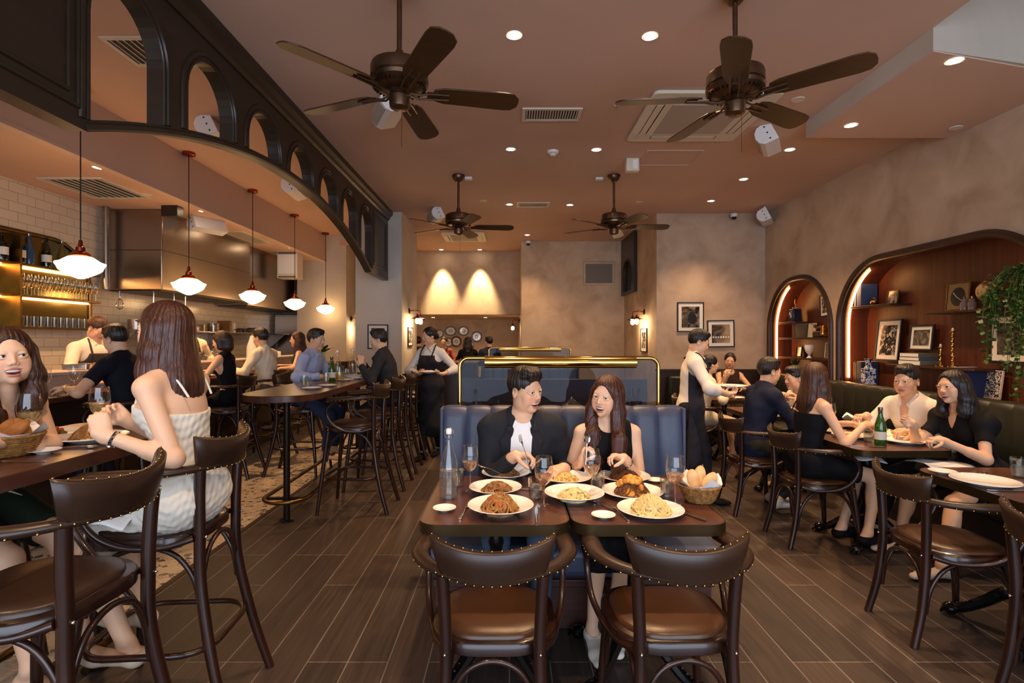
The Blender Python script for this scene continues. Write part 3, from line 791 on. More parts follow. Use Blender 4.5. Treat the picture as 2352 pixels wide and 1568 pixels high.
# wall sconces with filament bulbs
def sconce(p, rz, la, n=2):
    r = root('wall_sconce', tuple(p), la, 'wall lamp', 'filament wall lamps', R(rz))     # local +x leaves the wall
    MB().lathe([(.045, 0), (.045, .015), (.03, .022), (0, .022)], T=Matrix.Rotation(R(90), 4, 'Y'), seg=20).build('wall_plate', 'post', r)
    offs = ((-.15,), (.15,)) if n == 2 else ((0,),)
    for (oy,) in offs:
        MB().tube(spline([(.015, 0, 0), (.08, oy*.6, .012), (.15, oy, .012), (.165, oy, -.02), (.165, oy, -.05)], 6), .006, 8).build('arm', 'copper', r)
        MB().lathe([(.014, -.04), (.018, -.075), (.03, -.085), (.055, -.10), (.105, -.115), (.107, -.12), (.05, -.106), (.02, -.09)], (.165, oy, -.01), 24, cap=False).build('shade', 'copper', r)
        MB().lathe([(.012, -.095), (.02, -.11), (.034, -.145), (.036, -.17), (.026, -.195), (0, -.205)], (.165, oy, -.01), 16).build('bulb', 'bulb', r)
        ca, sa = math.cos(R(rz)), math.sin(R(rz))
        point('sconce_glow', (p[0]+.165*ca-oy*sa, p[1]+.165*sa+oy*ca, p[2]-.24), 4.5, rad=.03)
sconce((-1.649, 8.75, 1.47+68*8.75/F), 0, 'twin copper wall lamp on the left column side')
sconce((2.279, 9.0, 1.47+66*9.0/F), 180, 'twin copper wall lamp on the right column side')
sconce((.239, 12.0, 1.92), 180, 'single copper wall lamp in the back recess', 1)
KS[0] = 1.1015
sconce((-3.059, 10.3, 1.90), 0, 'single copper wall lamp beyond the potted plant', 1)
KS[0] = 1.0
tag(MB().box(.232, .238, 11.9, 11.93, 1.2, 1.9).build('cable_conduit', 'kbox'), 'dark conduit running down below the recess lamp', 'conduit')

for x_ in (-1.9, -.6): downlight(Vector((x_, 13.3, 2.049)), 'small downlight added in the soffit to brighten the back recess, %s' % ('nearer the column' if x_ < -1 else 'nearer the lamp'), 60, 130)  # unseen lamps added to warm and brighten the recess wall
# wall vent panel on the back wall
a = W(1340, 602, 10.6); b = W(1410, 655, 10.6)
r = root('wall_panel', ((a.x+b.x)/2, 10.59, b.z), 'grey square return air panel high on the back wall', 'panel')
MB().box(a.x, b.x, 10.57, 10.60, b.z, a.z).build('frame', 'plaster', r, world=True, bev=.005)
MB().box(a.x+.04, b.x-.04, 10.56, 10.57, b.z+.04, a.z-.04).build('grille_face', mat('vent_grey', '6E655C', .6), r, world=True)
# ================================================================ bentwood chairs and stools
def loft(m, loops, closed=True, cap=True):
    n = len(loops[0]); vs = [p for l in loops for p in l]; fs = []
    for i in range(len(loops)-1):
        for k in range(n if closed else n-1):
            k2 = (k+1) % n
            fs.append((i*n+k, i*n+k2, (i+1)*n+k2, (i+1)*n+k))
    if cap: fs.append(tuple(range(n-1, -1, -1))); fs.append(tuple((len(loops)-1)*n+k for k in range(n)))
    return m.add(vs, fs)
def scale_poly(pl, k, c=(0, 0)): return [(c[0]+(a-c[0])*k, c[1]+(b-c[1])*k) for a, b in pl]

def bent_chair(sh, name, label, cat, stool=False, seat_m='leather_seat'):
    r = root(name, (0, 0, 0), label, cat)
    base = rrect(-.225, .225, -.205, .235, [.15, .15, .17, .17], 8)
    m = MB(); loft(m, [[(a, b, sh-.045) for a, b in scale_poly(base, .97)], [(a, b, sh-.04) for a, b in base], [(a, b, sh-.008) for a, b in base], [(a, b, sh) for a, b in scale_poly(base, .97)]])
    m.build('seat_frame', 'dark_wood', r, ang=50)
    m = MB(); loft(m, [[(a, b, sh-.002) for a, b in scale_poly(base, .87)], [(a, b, sh+.010) for a, b in scale_poly(base, .865)], [(a, b, sh+.018) for a, b in scale_poly(base, .82)], [(a, b, sh+.023) for a, b in scale_poly(base, .6)], [(a, b, sh+.024) for a, b in scale_poly(base, .3)]])
    m.build('seat', seat_m, r, ang=60)
    # plan curve of arms and back
    def U(t):        # t -1..1 across the back, 0 = middle of the back; |t| > 1 runs along the arms
        s = 1 if t >= 0 else -1; a = abs(t)
        if a <= 1:
            th = a*R(78); return Vector((s*.276*math.sin(th), .015-.275*math.cos(th), 0))
        e = a-1
        th = R(78); p = Vector((.276*math.sin(th), .015-.275*math.cos(th), 0))
        return Vector((s*(p.x+.004*math.sin(min(e, 1)*PI)-.012*e), p.y+e*.22, 0))
    az = sh+.245
    path = []; rad = []
    for k in range(-34, 35):
        t = k/34*1.95
        e = max(0, abs(t)-1)
        p = U(t); p.z = az-.012*e+(.012 if abs(t) < .8 else .0)*0
        path.append(p); rad.append(.026+.010*min(1, max(0, abs(t)-.6)*1.6))
    rad[0] = rad[-1] = .022; rad[1] = rad[-2] = .032
    m = MB(); m.tube(path, rad, 10, flat=.62, up=(0, 0, 1))
    m.build('armrest', 'leather', r, ang=60)
    # upholstered wrap-around backrest
    loops = []; n = 25
    for k in range(n):
        u = -1+2*k/(n-1); loop = []
        hgt = .118+.012*u*u
        for (hh, off) in ((0, .014), (.02, .021), (.5, .024), (.93, .02), (1, .010), (1, -.006), (.93, -.014), (.5, -.017), (.02, -.014), (0, -.008)):
            t = u*(.49+.055*hh)
            p = U(t); q = U(t+.01)-U(t-.01); nr = Vector((q.y, -q.x, 0)).normalized()
            lean = .028*hh
            fade = 1 if abs(u) < .99 else .6
            p2 = p+nr*(off*fade+lean); p2.z = az-.020+hgt*hh+.018*u*u
            loop.append(p2)
        loops.append(loop)
    m = MB(); loft(m, loops); m.build('backrest', 'leather', r, ang=55)
    # brass nail heads
    m = MB()
    for k in range(-7, 8):
        t = k/7*.49; p = U(t); q = U(t+.01)-U(t-.01); nr = Vector((q.y, -q.x, 0)).normalized()
        c = p+nr*.028; c.z = az-.014+.018*(k/7)**2; m.ball(c, .0038, 6)
    for k in range(-7, 8):
        t = k/7*.53; p = U(t); q = U(t+.01)-U(t-.01); nr = Vector((q.y, -q.x, 0)).normalized()
        c = p+nr*(.003+.028); c.z = az-.020+.118+.030*(k/7)**2+.002; m.ball(c, .0034, 6)
    for s in (-1, 1):
        for k in range(9):
            t = .60+k*.15; p = U(s*t); q = U(s*t+.01)-U(s*t-.01); nr = Vector((q.y, -q.x, 0)).normalized(); c = p+nr*(.026+.010*min(1, max(0, t-.6)*1.6)-.004); c.z = az-.010-.012*max(0, t-1); m.ball(c, .0042, 6)
    tag(m.build('nail_trim', 'brass', r, ang=180), kind='stuff')
    k0 = .06 if stool else 0
    legs = {}
    for s in (-1, 1):
        fl = spline([(s*(.175+k0*.5), -.275-k0, 0), (s*(.165+k0*.3), -.235-k0*.5, .16 if not stool else .25), (s*.158, -.212, sh*.72), (s*.156, -.206, sh), (s*.162, -.208, sh+.14), (s*.168, -.214, az-.005)], 8)
        MB().tube(fl, [.018+.003*min(1, i/12) for i in range(len(fl))], 10).build('leg', 'dark_wood', r, ang=60)
        fr_ = spline([(s*(.205+k0*.6), .215+k0*.6, 0), (s*(.19+k0*.3), .20+k0*.3, sh*.45), (s*.175, .178, sh-.04)], 8)
        MB().tube(fr_, [.015+.006*i/len(fr_) for i in range(len(fr_))], 10).build('leg', 'dark_wood', r, ang=60)
        # bent loop under the arm
        lp = spline([(s*.270, -.01, az-.018), (s*.272, .08, az-.026), (s*.272, .145, az-.075), (s*.268, .155, az-.14), (s*.262, .105, az-.22), (s*.238, .02, az-.272), (s*.205, -.10, az-.285), (s*.172, -.19, az-.265)], 7)
        MB().tube(lp, .0125, 10).build('arm_loop', 'dark_wood', r, ang=60)
    # curved braces under the seat
    zb = sh-.30
    def arc(a, b, nm='brace'):
        a = Vector(a); b = Vector(b); c = (a+b)/2
        P = spline([a, a+(c-a)*.12+Vector((0, 0, .12)), a+(c-a)*.45+Vector((0, 0, .215)), c+Vector((0, 0, .248)), b+(c-b)*.45+Vector((0, 0, .215)), b+(c-b)*.12+Vector((0, 0, .12)), b], 6)
        MB().tube(P, .010, 8).build(nm, 'dark_wood', r, ang=60)
    arc((-.185, .19, zb), (.185, .19, zb)); arc((-.158, -.21, zb), (.158, -.21, zb))
    arc((-.158, -.21, zb), (-.185, .19, zb)); arc((.158, -.21, zb), (.185, .19, zb))
    if stool:
        o = rrect(-.215, .215, -.255, .225, .12, 6)
        MB().tube([(a, b, .30) for a, b in o], .0125, 8, closed=True).build('foot_ring', 'dark_wood', r, ang=60)
    # bolts
    m = MB()
    for s in (-1, 1): m.ball((s*.158, -.230, sh-.02), .006, 6); m.ball((s*.197, .175, sh-.03), .005, 6)
    m.build('bolt', 'chrome', r, ang=180)
    return r
chair0 = bent_chair(.455, 'armchair', 'x', 'chair')
stool0 = bent_chair(.74, 'bar_stool', 'x', 'bar stool', True, 'leather')
index_kids()
first = {chair0.name: True, stool0.name: True}
def place(src, x, y, face, label, group):
    if first[src.name]:
        first[src.name] = False; src.location = (x, y, 0); src.rotation_euler = (0, 0, R(face-90)); src['label'] = label; src['group'] = group; return src
    return copy_tree(src, (x, y, 0), R(face-90), label, group)
gc = 'bentwood leather armchairs'
place(chair0, -.055, 1.985, 90, 'empty leather armchair in front of the left half of the laid table', gc)
place(chair0, .585, 1.99, 92, 'empty leather armchair in front of the table half with the bread basket', gc)
place(chair0, 2.22, 2.72, -2, 'empty leather armchair at the near right table, seat fully showing', gc)
place(chair0, 2.27, 2.02, 3, 'empty leather armchair cut off by the right edge of the frame', gc)
place(chair0, 2.25, 3.95, 2, 'armchair under the woman in the black camisole dress', gc)
place(chair0, 2.15, 4.66, 4, 'armchair under the man in the navy blazer', gc)
place(chair0, 2.25, 6.35, 0, 'armchair under the cream dressed woman behind the waiter', gc)
gs = 'bentwood bar stools'
place(stool0, -1.385, 1.585, 178, 'empty bar stool nearest the camera at the near high table', gs)
place(stool0, -1.40, 2.18, 184, 'bar stool under the woman in the pale camisole dress', gs)
place(stool0, -2.42, 2.25, 0, 'bar stool under the laughing woman with long hair', gs)
place(stool0, -2.42, 1.5, 0, 'empty bar stool across the near high table', gs)
for k, (y, la) in enumerate(((4.72, 'empty bar stool nearest the rounded end of the far high table'), (5.42, 'empty bar stool second from the rounded table end'),
                (6.08, 'bar stool under the man in the dark grey suit'), (6.75, 'empty bar stool beyond the man in the dark grey suit'), (7.4, 'empty bar stool furthest along the far high table'))):
    place(stool0, -1.36, y, 178+k*1.5, la, gs)
place(stool0, -2.32, 5.95, 0, 'bar stool under the man in the light blue shirt', gs)
for y, la in ((4.35, 'bar stool under the person in the navy tee at the kitchen bar'), (5.85, 'bar stool under the short haired woman at the kitchen bar'), (6.75, 'bar stool under the man in the white shirt at the kitchen bar'), (7.75, 'bar stool under the long haired woman at the kitchen bar'), (8.7, 'empty bar stool at the far end of the kitchen bar')):
    place(stool0, -3.10, y, 180, la, gs)
for (x, y, a, la) in ((-1.79, 10.6, 120, 'bar stool under the grey jacketed man beyond the waitress'), (-1.40, 11.6, 262, 'bar stool under the red shirted woman in the alcove'), (-.82, 10.6, 92, 'bar stool under the long haired person in the alcove'), (-.38, 10.6, 110, 'bar stool under the dark blue shirted man in the alcove')):
    place(stool0, x, y, a, la, gs)

# ================================================================ tables
def iron_base(r, cx, cy, h, reach=.30, sc=1.0):
    m = MB()
    prof = [(.02, h), (.09, h-.004), (.09, h-.02), (.035, h-.035), (.028, h-.10), (.036, h-.14), (.03, h-.16), (.024, h-.3), (.026, .36), (.036, .33), (.028, .30), (.042, .24), (.055, .2), (.05, .15), (.038, .11), (.0, .10)]
    m.lathe(prof, (cx, cy, 0), 20); m.build('column', 'iron', r, world=True)
    for k in range(4):
        a = R(45+90*k); d = Vector((math.cos(a), math.sin(a), 0)); c = Vector((cx, cy, 0))
        P = spline([c+d*.03+Vector((0, 0, .19)), c+d*.09+Vector((0, 0, .185)), c+d*.17+Vector((0, 0, .115)), c+d*.25+Vector((0, 0, .055)), c+d*reach+Vector((0, 0, .035))], 6)
        m = MB(); m.tube(P, [.034-.012*i/len(P) for i in range(len(P))], 8)
        for i in range(3, len(P)-3, 2): m.ball(P[i]+Vector((0, 0, .024)), .009, 6)
        m.ball(c+d*(reach+.01)+Vector((0, 0, .033)), (.038, .038, .033), 10)
        for s in (-1, 0, 1):
            e = Vector((-d.y, d.x, 0))
            m.tube([c+d*(reach-.02)+e*s*.02+Vector((0, 0, .045)), c+d*(reach+.03)+e*s*.026+Vector((0, 0, .04)), c+d*(reach+.05)+e*s*.026+Vector((0, 0, .01))], [.012, .012, .006], 6)
        m.build('claw_foot', 'iron', r, world=True)
def dining_table(x0, x1, y0, y1, label, rad=.085, group='dining tables with metal edging', top='table_wood', base=None):
    cx, cy = (x0+x1)/2, (y0+y1)/2
    r = root('dining_table', (cx, cy, 0), label, 'table', group)
    o = rrect(x0+.006, x1-.006, y0+.006, y1-.006, rad-.006, 8)
    MB().prism(o, .705, .7500).build('tabletop', top, r, world=True, ang=50)
    o = rrect(x0, x1, y0, y1, rad, 8); i = rrect(x0+.0055, x1-.0055, y0+.0055, y1-.0055, rad-.0055, 8)
    m = MB(); n = len(o)
    vs = [(a, b, .706) for a, b in o]+[(a, b, .7505) for a, b in o]+[(a, b, .7505) for a, b in i]+[(a, b, .706) for a, b in i]
    m.add(vs, [(q*n+k, q*n+(k+1) % n, ((q+1) % 4)*n+(k+1) % n, ((q+1) % 4)*n+k) for q in range(4) for k in range(n)])
    m.build('edge_band', 'edge', r, world=True, ang=50)
    b = base or (cx, cy); iron_base(r, b[0], b[1], .705)
    return r
dining_table(-.363, .243, 2.08, 2.85, 'laid dining table in front of the man in the blazer, its left half', base=(-.06, 2.40))
dining_table(.250, .872, 2.08, 2.85, 'laid dining table in front of the laughing woman, with bread basket', base=(.56, 2.42))
dining_table(2.29, 2.93, 3.48, 4.32, 'dining table with the green water bottle beside the green banquette')
dining_table(2.33, 2.98, 5.05, 5.80, 'dining table between the navy blazer man and the white shirt man')
dining_table(2.45, 3.05, 6.45, 7.2, 'small dining table beyond the waiter in the back corner')
dining_table(2.27, 2.92, 2.28, 3.03, 'empty plated dining table at the right edge of the frame', .12)

def high_table(x0, x1, y0, y1, label, rad, posts, rail):
    r = root('high_table', ((x0+x1)/2, (y0+y1)/2, 0), label, 'table', 'long dark high tables')
    m = MB(); m.prism(rrect(x0, x1, y0, y1, rad, 12), .998, 1.05); m.build('tabletop', 'table_wood_y', r, world=True, bev=.003, ang=50)
    for (x, y) in posts:
        MB().lathe([(.055, 0), (.055, .008), (.026, .012), (.026, .998)], (x, y, 0), 18).build('post', 'post', r, world=True)
    cx = (x0+x1)/2; a, b = rail
    m = MB(); P = []
    for k in range(13): t = PI*k/12; P.append((cx+.17*math.cos(t+PI), a+.17-.17*math.sin(t), .19))
    for k in range(13): t = PI*k/12; P.append((cx+.17*math.cos(t), b-.17+.17*math.sin(t), .19))
    m.tube(P, .0165, 10, closed=True)
    m.build('foot_rail', 'brass_dark', r, world=True)
    for (x, y) in posts: MB().box(cx-.16, cx+.16, y-.012, y+.012, .17, .19).build('rail_bracket', 'post', r, world=True)
    return r
high_table(-2.13, -1.52, 4.02, 6.75, 'far high table with rounded end, set with small plates', [.30, .30, .30, .30], [(-1.82, 4.36), (-1.82, 6.4)], (4.2, 6.6))
high_table(-2.20, -1.565, .55, 2.75, 'near high table with wine glasses and pasta plates', .08, [(-1.86, 2.40), (-1.86, 1.0)], (.8, 2.62))

# ================================================================ blue booth with glass screen
def booth(yb, label, front=True):
    r = root('booth_bench', (.325, yb, 0), label, 'bench')
    x0, x1 = -.41, 1.06; n = 10; w = (x1-x0)/n
    MB().box(x0+.03, x1-.03, yb-.56, yb+.05, 0, .30).build('base', 'base_wood', r, world=True, bev=.004)
    MB().box(x0+.02, x1-.02, yb-.58, yb-.56, .22, .26).build('base_moulding', 'base_wood', r, world=True, bev=.006)
    m = MB(); m.box(x0+.0, x1-.0, yb-.68, yb-.02, .30, .455); m.build('seat', 'navy', r, world=True, bev=.045, bseg=4)
    # channelled back
    for k in range(n):
        a = x0+k*w; m = MB(); loops = []
        c = a+w/2
        for (dy, z) in ((.0, .42), (-.055, .48), (-.060, .7), (-.030, 1.00), (-.012, 1.055), (.02, 1.068), (.06, 1.068), (.075, 1.03), (.075, .42)):
            row = []
            for q in range(9):
                u = -1+q/4; bul = (1-abs(u)**4)
                row.append((c+u*w*.4995, yb+dy+(0.014*(1-bul) if dy < .03 else 0), z-(.007*(1-bul) if z > 1.0 else 0)))
            loops.append(row)
        loft(m, loops, closed=False, cap=False)
        m.build('back_channel', 'navy', r, world=True, ang=80)
    MB().box(x0+.01, x1-.01, yb+.0, yb+.07, .3, 1.03).build('back_panel', 'navy', r, world=True)
    MB().box(x0-.012, x0+.008, yb-.05, yb+.08, 0, 1.06).build('end_panel', 'navy', r, world=True, bev=.008)
    MB().box(x1-.008, x1+.012, yb-.05, yb+.08, 0, 1.06).build('end_panel', 'navy', r, world=True, bev=.008)
    return r
booth(3.28, 'navy leather booth bench with channelled back behind the couple')
def glass_rail(yb, zb, label):
    r = root('booth_screen', (.31, yb, zb), label, 'glass screen')
    x0, x1 = -.318, .955; zt = 1.358
    P = [(x0, yb, zb)]+[(x0+.055-.055*math.cos(PI/2*k/6), yb, zt-.055+.055*math.sin(PI/2*k/6)) for k in range(7)]+[(x1-.055+.055*math.sin(PI/2*k/6), yb, zt-.055+.055*math.cos(PI/2*k/6)) for k in range(7)]+[(x1, yb, zb)]
    MB().tube(P, .0125, 12, up=(0, 1, 0)).build('brass_frame', 'brass', r, world=True)
    MB().box(x0+.01, x1-.01, yb-.003, yb+.003, zb+.005, zt-.012).build('glass_panel', 'screen_glass', r, world=True, smooth=False)
    m = MB(); n = 16; loops = []
    for x in (-.155, .80):
        loops.append([(x, yb-.035+.048*math.cos(R(-60+300*k/n)), zt-.026+.040*math.sin(R(-60+300*k/n))) for k in range(n+1)])
    a = loops[0]; b = loops[1]
    m.add(a+b, [(k, k+1, n+2+k, n+1+k) for k in range(n)]+[tuple(range(n+1)), tuple(range(2*n+1, n, -1))])
    m.build('lamp_hood', 'brass', r, world=True, ang=40)
    MB().box(-.15, .795, yb-.045, yb-.025, zt-.052, zt-.046).build('lamp_tube', 'led', r, world=True)
    return r
glass_rail(3.42, 1.03, 'glass screen with brass frame and lamp hood on the blue booth')
sb = booth(8.25, 'second navy booth bench further back'); 
glass_rail(8.33, 1.03, 'smaller looking glass and brass screen on the far booth')
# service station between the booths
r = root('service_station', (.45, 3.9, 0), 'dark waiter service station behind the glass screen', 'cabinet')
MB().box(-.36, 1.02, 3.52, 4.0, 0, .93).build('body', 'dark_panel', r, world=True, bev=.006)
MB().box(-.38, 1.04, 3.50, 4.02, .93, .955).build('top', 'base_wood', r, world=True, bev=.004)
MB().box(-.38, 1.04, 4.02, 4.05, .0, 1.18).build('back_panel', 'dark_panel', r, world=True, bev=.004)
for k in range(3): MB().box(-.34+k*.46, .09+k*.46, 4.0, 4.02, .1, .88).build('door', 'dark_panel', r, world=True, bev=.004)
# dark cabinet run behind the waitress
r = root('host_cabinet', (-.5, 7.6, 0), 'tall dark cabinet between the waitress and the far booth', 'cabinet')
MB().box(-.92, -.47, 7.3, 8.1, 0, 1.14).build('body', 'dark_panel', r, world=True, bev=.006)
MB().box(-.94, -.45, 7.28, 8.12, 1.14, 1.17).build('top', 'base_wood', r, world=True, bev=.004)
MB().box(-.90, -.49, 7.285, 7.3, .1, 1.08).build('door', 'dark_panel', r, world=True, bev=.004)

# ================================================================ green banquette along the right wall and back wall
def banquette():
    r = root('banquette', (3.6, 5.0, 0), 'long dark green channelled leather banquette along the right wall', 'bench')
    y0, y1 = 1.2, 8.1; w = .20; n = int((y1-y0)/w)
    MB().box(3.26, 3.94, y0, y1, 0, .30).build('plinth', 'dark_panel', r, world=True)
    k = 0; yy = y0
    while yy < y1-.3:
        e = min(y1, yy+1.15); MB().box(3.12, 3.80, yy+.004, e-.004, .30, .46).build('seat_cushion', 'green', r, world=True, bev=.035, bseg=3); yy += 1.15
    for k in range(n):
        c = y0+w*(k+.5); m = MB(); loops = []
        for (dx, z) in ((3.80, .47), (3.745, .50), (3.735, .7), (3.755, .93), (3.77, .985), (3.80, 1.0), (3.90, 1.0), (3.945, .98), (3.945, .44)):
            row = []
            for q in range(7):
                u = -1+q/3; bul = 1-abs(u)**4
                row.append((dx+(.012*(1-bul) if dx < 3.83 else 0), c-u*w*.4995, z-(.005*(1-bul) if z > .95 else 0)))
            loops.append(row)
        loft(m, loops, closed=False, cap=False); m.build('back_channel', 'green', r, world=True, ang=80)
    r = root('banquette', (2.75, 8.0, 0), 'short green banquette against the back wall under the pictures', 'bench')
    MB().box(2.42, 3.09, 7.65, 8.20, 0, .45).build('seat', 'green', r, world=True, bev=.03)
    MB().box(2.42, 3.09, 8.06, 8.21, .45, .93).build('back', 'green', r, world=True, bev=.03)
banquette()
# ================================================================ people: distance fields turned into continuous skins
def V3(*a): return np.array(a if len(a) == 3 else a[0], dtype=np.float64)
def unit(v): v = np.asarray(v, float); return v/np.linalg.norm(v)
class Field:
    def __init__(s, lo, hi, h):
        s.h = h; s.lo = np.array(lo, float); n = np.ceil((np.array(hi)-s.lo)/h).astype(int)+1; s.n = n
        s.D = np.full(n, 1.0, np.float32)
        s.ax = [(s.lo[i]+h*np.arange(n[i])).astype(np.float32) for i in range(3)]
    def sub(s, lo, hi):
        i0 = np.clip(np.floor((np.array(lo)-s.lo)/s.h).astype(int), 0, s.n); i1 = np.clip(np.ceil((np.array(hi)-s.lo)/s.h).astype(int)+1, 0, s.n)
        if np.any(i1 <= i0): return None
        sl = tuple(slice(a, b) for a, b in zip(i0, i1))
        X = s.ax[0][sl[0]][:, None, None]; Y = s.ax[1][sl[1]][None, :, None]; Z = s.ax[2][sl[2]][None, None, :]
        return sl, X, Y, Z
def pd(pr, X, Y, Z):
    t = pr['t']
    if t == 'c':
        a, b = pr['a'], pr['b']; ba = b-a; L2 = float(ba @ ba)+1e-12
        x, y, z = X-a[0], Y-a[1], Z-a[2]
        if pr.get('n') is not None:
            n = pr['n']; f = 1/pr['f']-1; dn = (x*n[0]+y*n[1]+z*n[2])*f
            x = x+dn*n[0]; y = y+dn*n[1]; z = z+dn*n[2]
        q = np.clip((x*ba[0]+y*ba[1]+z*ba[2])/L2, 0, 1)
        d = np.sqrt((x-q*ba[0])**2+(y-q*ba[1])**2+(z-q*ba[2])**2)-(pr['ra']+(pr['rb']-pr['ra'])*q)
        if pr.get('n') is not None: d = d*min(1, .5+.5*pr['f'])
        if pr.get('cap') is not None:
            c, nn = pr['cap']; d = np.maximum(d, (X-c[0])*nn[0]+(Y-c[1])*nn[1]+(Z-c[2])*nn[2])
        return d
    if t == 'e':
        c, r, A = pr['c'], pr['r'], pr['A']
        x, y, z = X-c[0], Y-c[1], Z-c[2]
        u = (x*A[0][0]+y*A[0][1]+z*A[0][2]); v = (x*A[1][0]+y*A[1][1]+z*A[1][2]); w_ = (x*A[2][0]+y*A[2][1]+z*A[2][2])
        k0 = np.sqrt((u/r[0])**2+(v/r[1])**2+(w_/r[2])**2); k1 = np.sqrt((u/r[0]**2)**2+(v/r[1]**2)**2+(w_/r[2]**2)**2)+1e-9
        return k0*(k0-1)/k1
    if t == 'h':
        c, n = pr['c'], pr['n']; return (X-c[0])*n[0]+(Y-c[1])*n[1]+(Z-c[2])*n[2]
def bbox(pr):
    if pr['t'] == 'c':
        r = max(pr['ra'], pr['rb']); return np.minimum(pr['a'], pr['b'])-r, np.maximum(pr['a'], pr['b'])+r
    if pr['t'] == 'e':
        r = max(pr['r']) if pr['A'] is not I3 else np.array(pr['r']); return pr['c']-r, pr['c']+r
I3 = np.eye(3)
def cone(a, b, ra, rb, k=.02, n=None, f=1.0, cap=None, op='+'): return dict(t='c', a=np.asarray(a, float), b=np.asarray(b, float), ra=ra, rb=rb, k=k, n=n, f=f, cap=cap, op=op)
def ell(c, r, A=I3, k=.02, op='+'): return dict(t='e', c=np.asarray(c, float), r=r, A=A, k=k, op=op)
def half(c, n, k=.002, op='&'): return dict(t='h', c=np.asarray(c, float), n=unit(n), k=k, op=op)
def evalf(prims, lo, hi, h, noise=None):
    F_ = Field(lo, hi, h)
    last = max([i for i, q in enumerate(prims) if q['op'] == '+'])
    for i_, pr in enumerate(prims):
        k = pr['k']
        if i_ == last+1 and noise is not None:
            sl, X, Y, Z = F_.sub(F_.lo, F_.lo+F_.n*h); F_.D = F_.D+noise(X, Y, Z).astype(np.float32); noise = None
        if pr['op'] == '+' or pr['op'] == '-':
            if pr['t'] == 'h': b0, b1 = F_.lo, F_.lo+F_.n*h
            else: b0, b1 = bbox(pr); mg = k+3*h; b0 = b0-mg; b1 = b1+mg
            g = F_.sub(b0, b1)
            if g is None: continue
            sl, X, Y, Z = g; d = pd(pr, X, Y, Z).astype(np.float32); a = F_.D[sl]
            if pr['op'] == '+':
                q = np.clip(.5+.5*(a-d)/k, 0, 1); F_.D[sl] = a+(d-a)*q-k*q*(1-q)
            else:
                q = np.clip(.5-.5*(a+d)/k, 0, 1); F_.D[sl] = a+(-d-a)*q+k*q*(1-q)
        else:
            sl, X, Y, Z = F_.sub(F_.lo, F_.lo+F_.n*h); F_.D = np.maximum(F_.D, pd(pr, X, Y, Z).astype(np.float32))
    if noise is not None:
        sl, X, Y, Z = F_.sub(F_.lo, F_.lo+F_.n*h); F_.D = F_.D+noise(X, Y, Z).astype(np.float32)
    return F_
def nets(F_, skip=None):
    D = F_.D; h = F_.h; S = D < 0
    n = np.array(D.shape)-1
    c = [S[i:i+n[0], j:j+n[1], k:k+n[2]] for i in (0, 1) for j in (0, 1) for k in (0, 1)]
    al = c[0].copy(); an = c[0].copy()
    for q in c[1:]: al &= q; an |= q
    act = an & ~al
    I = np.argwhere(act)
    if len(I) == 0: return np.zeros((0, 3)), []
    offs = [(i, j, k) for i in (0, 1) for j in (0, 1) for k in (0, 1)]
    val = np.stack([D[I[:, 0]+o[0], I[:, 1]+o[1], I[:, 2]+o[2]] for o in offs], 1)
    acc = np.zeros((len(I), 3)); cnt = np.zeros(len(I))
    for a in range(8):
        for b in range(a+1, 8):
            oa, ob = np.array(offs[a]), np.array(offs[b])
            if np.abs(oa-ob).sum() != 1: continue
            va, vb = val[:, a], val[:, b]; m = (va < 0) != (vb < 0)
            t = np.where(m, va/(va-vb+1e-12), 0)
            acc += np.where(m[:, None], oa+(ob-oa)*t[:, None], 0); cnt += m
    P = F_.lo+(I+acc/cnt[:, None])*h
    idx = -np.ones(act.shape, np.int64); idx[tuple(I.T)] = np.arange(len(I))
    quads = []
    for ax in range(3):
        o1, o2 = [(1, 2), (2, 0), (0, 1)][ax]
        s0 = [slice(0, n[i]) for i in range(3)]; s1 = list(s0)
        A = S[tuple(slice(0, D.shape[i]-(1 if i == ax else 0)) for i in range(3))]
        B = S[tuple(slice(1 if i == ax else 0, D.shape[i]) for i in range(3))]
        E = np.argwhere(A != B)
        E = E[(E[:, o1] > 0) & (E[:, o2] > 0) & (E[:, o1] < n[o1]) & (E[:, o2] < n[o2]) & (E[:, ax] < n[ax])]
        fl = A[tuple(E.T)]
        d1 = np.zeros(3, int); d1[o1] = 1; d2 = np.zeros(3, int); d2[o2] = 1
        q = np.stack([idx[tuple((E-d1-d2).T)], idx[tuple((E-d2).T)], idx[tuple(E.T)], idx[tuple((E-d1).T)]], 1)
        q[~fl] = q[~fl][:, ::-1]; quads.append(q)
    Q = np.concatenate(quads); Q = Q[(Q >= 0).all(1)]
    if skip is not None:
        keep = ~skip(P[Q].mean(1)); Q = Q[keep]
    return P, Q
def autobox(prims, pad=.03):
    lo = np.full(3, 1e9); hi = -lo
    for p in prims:
        if p['op'] == '+' and p['t'] != 'h': a, b = bbox(p); lo = np.minimum(lo, a); hi = np.maximum(hi, b)
    return lo-pad, hi+pad
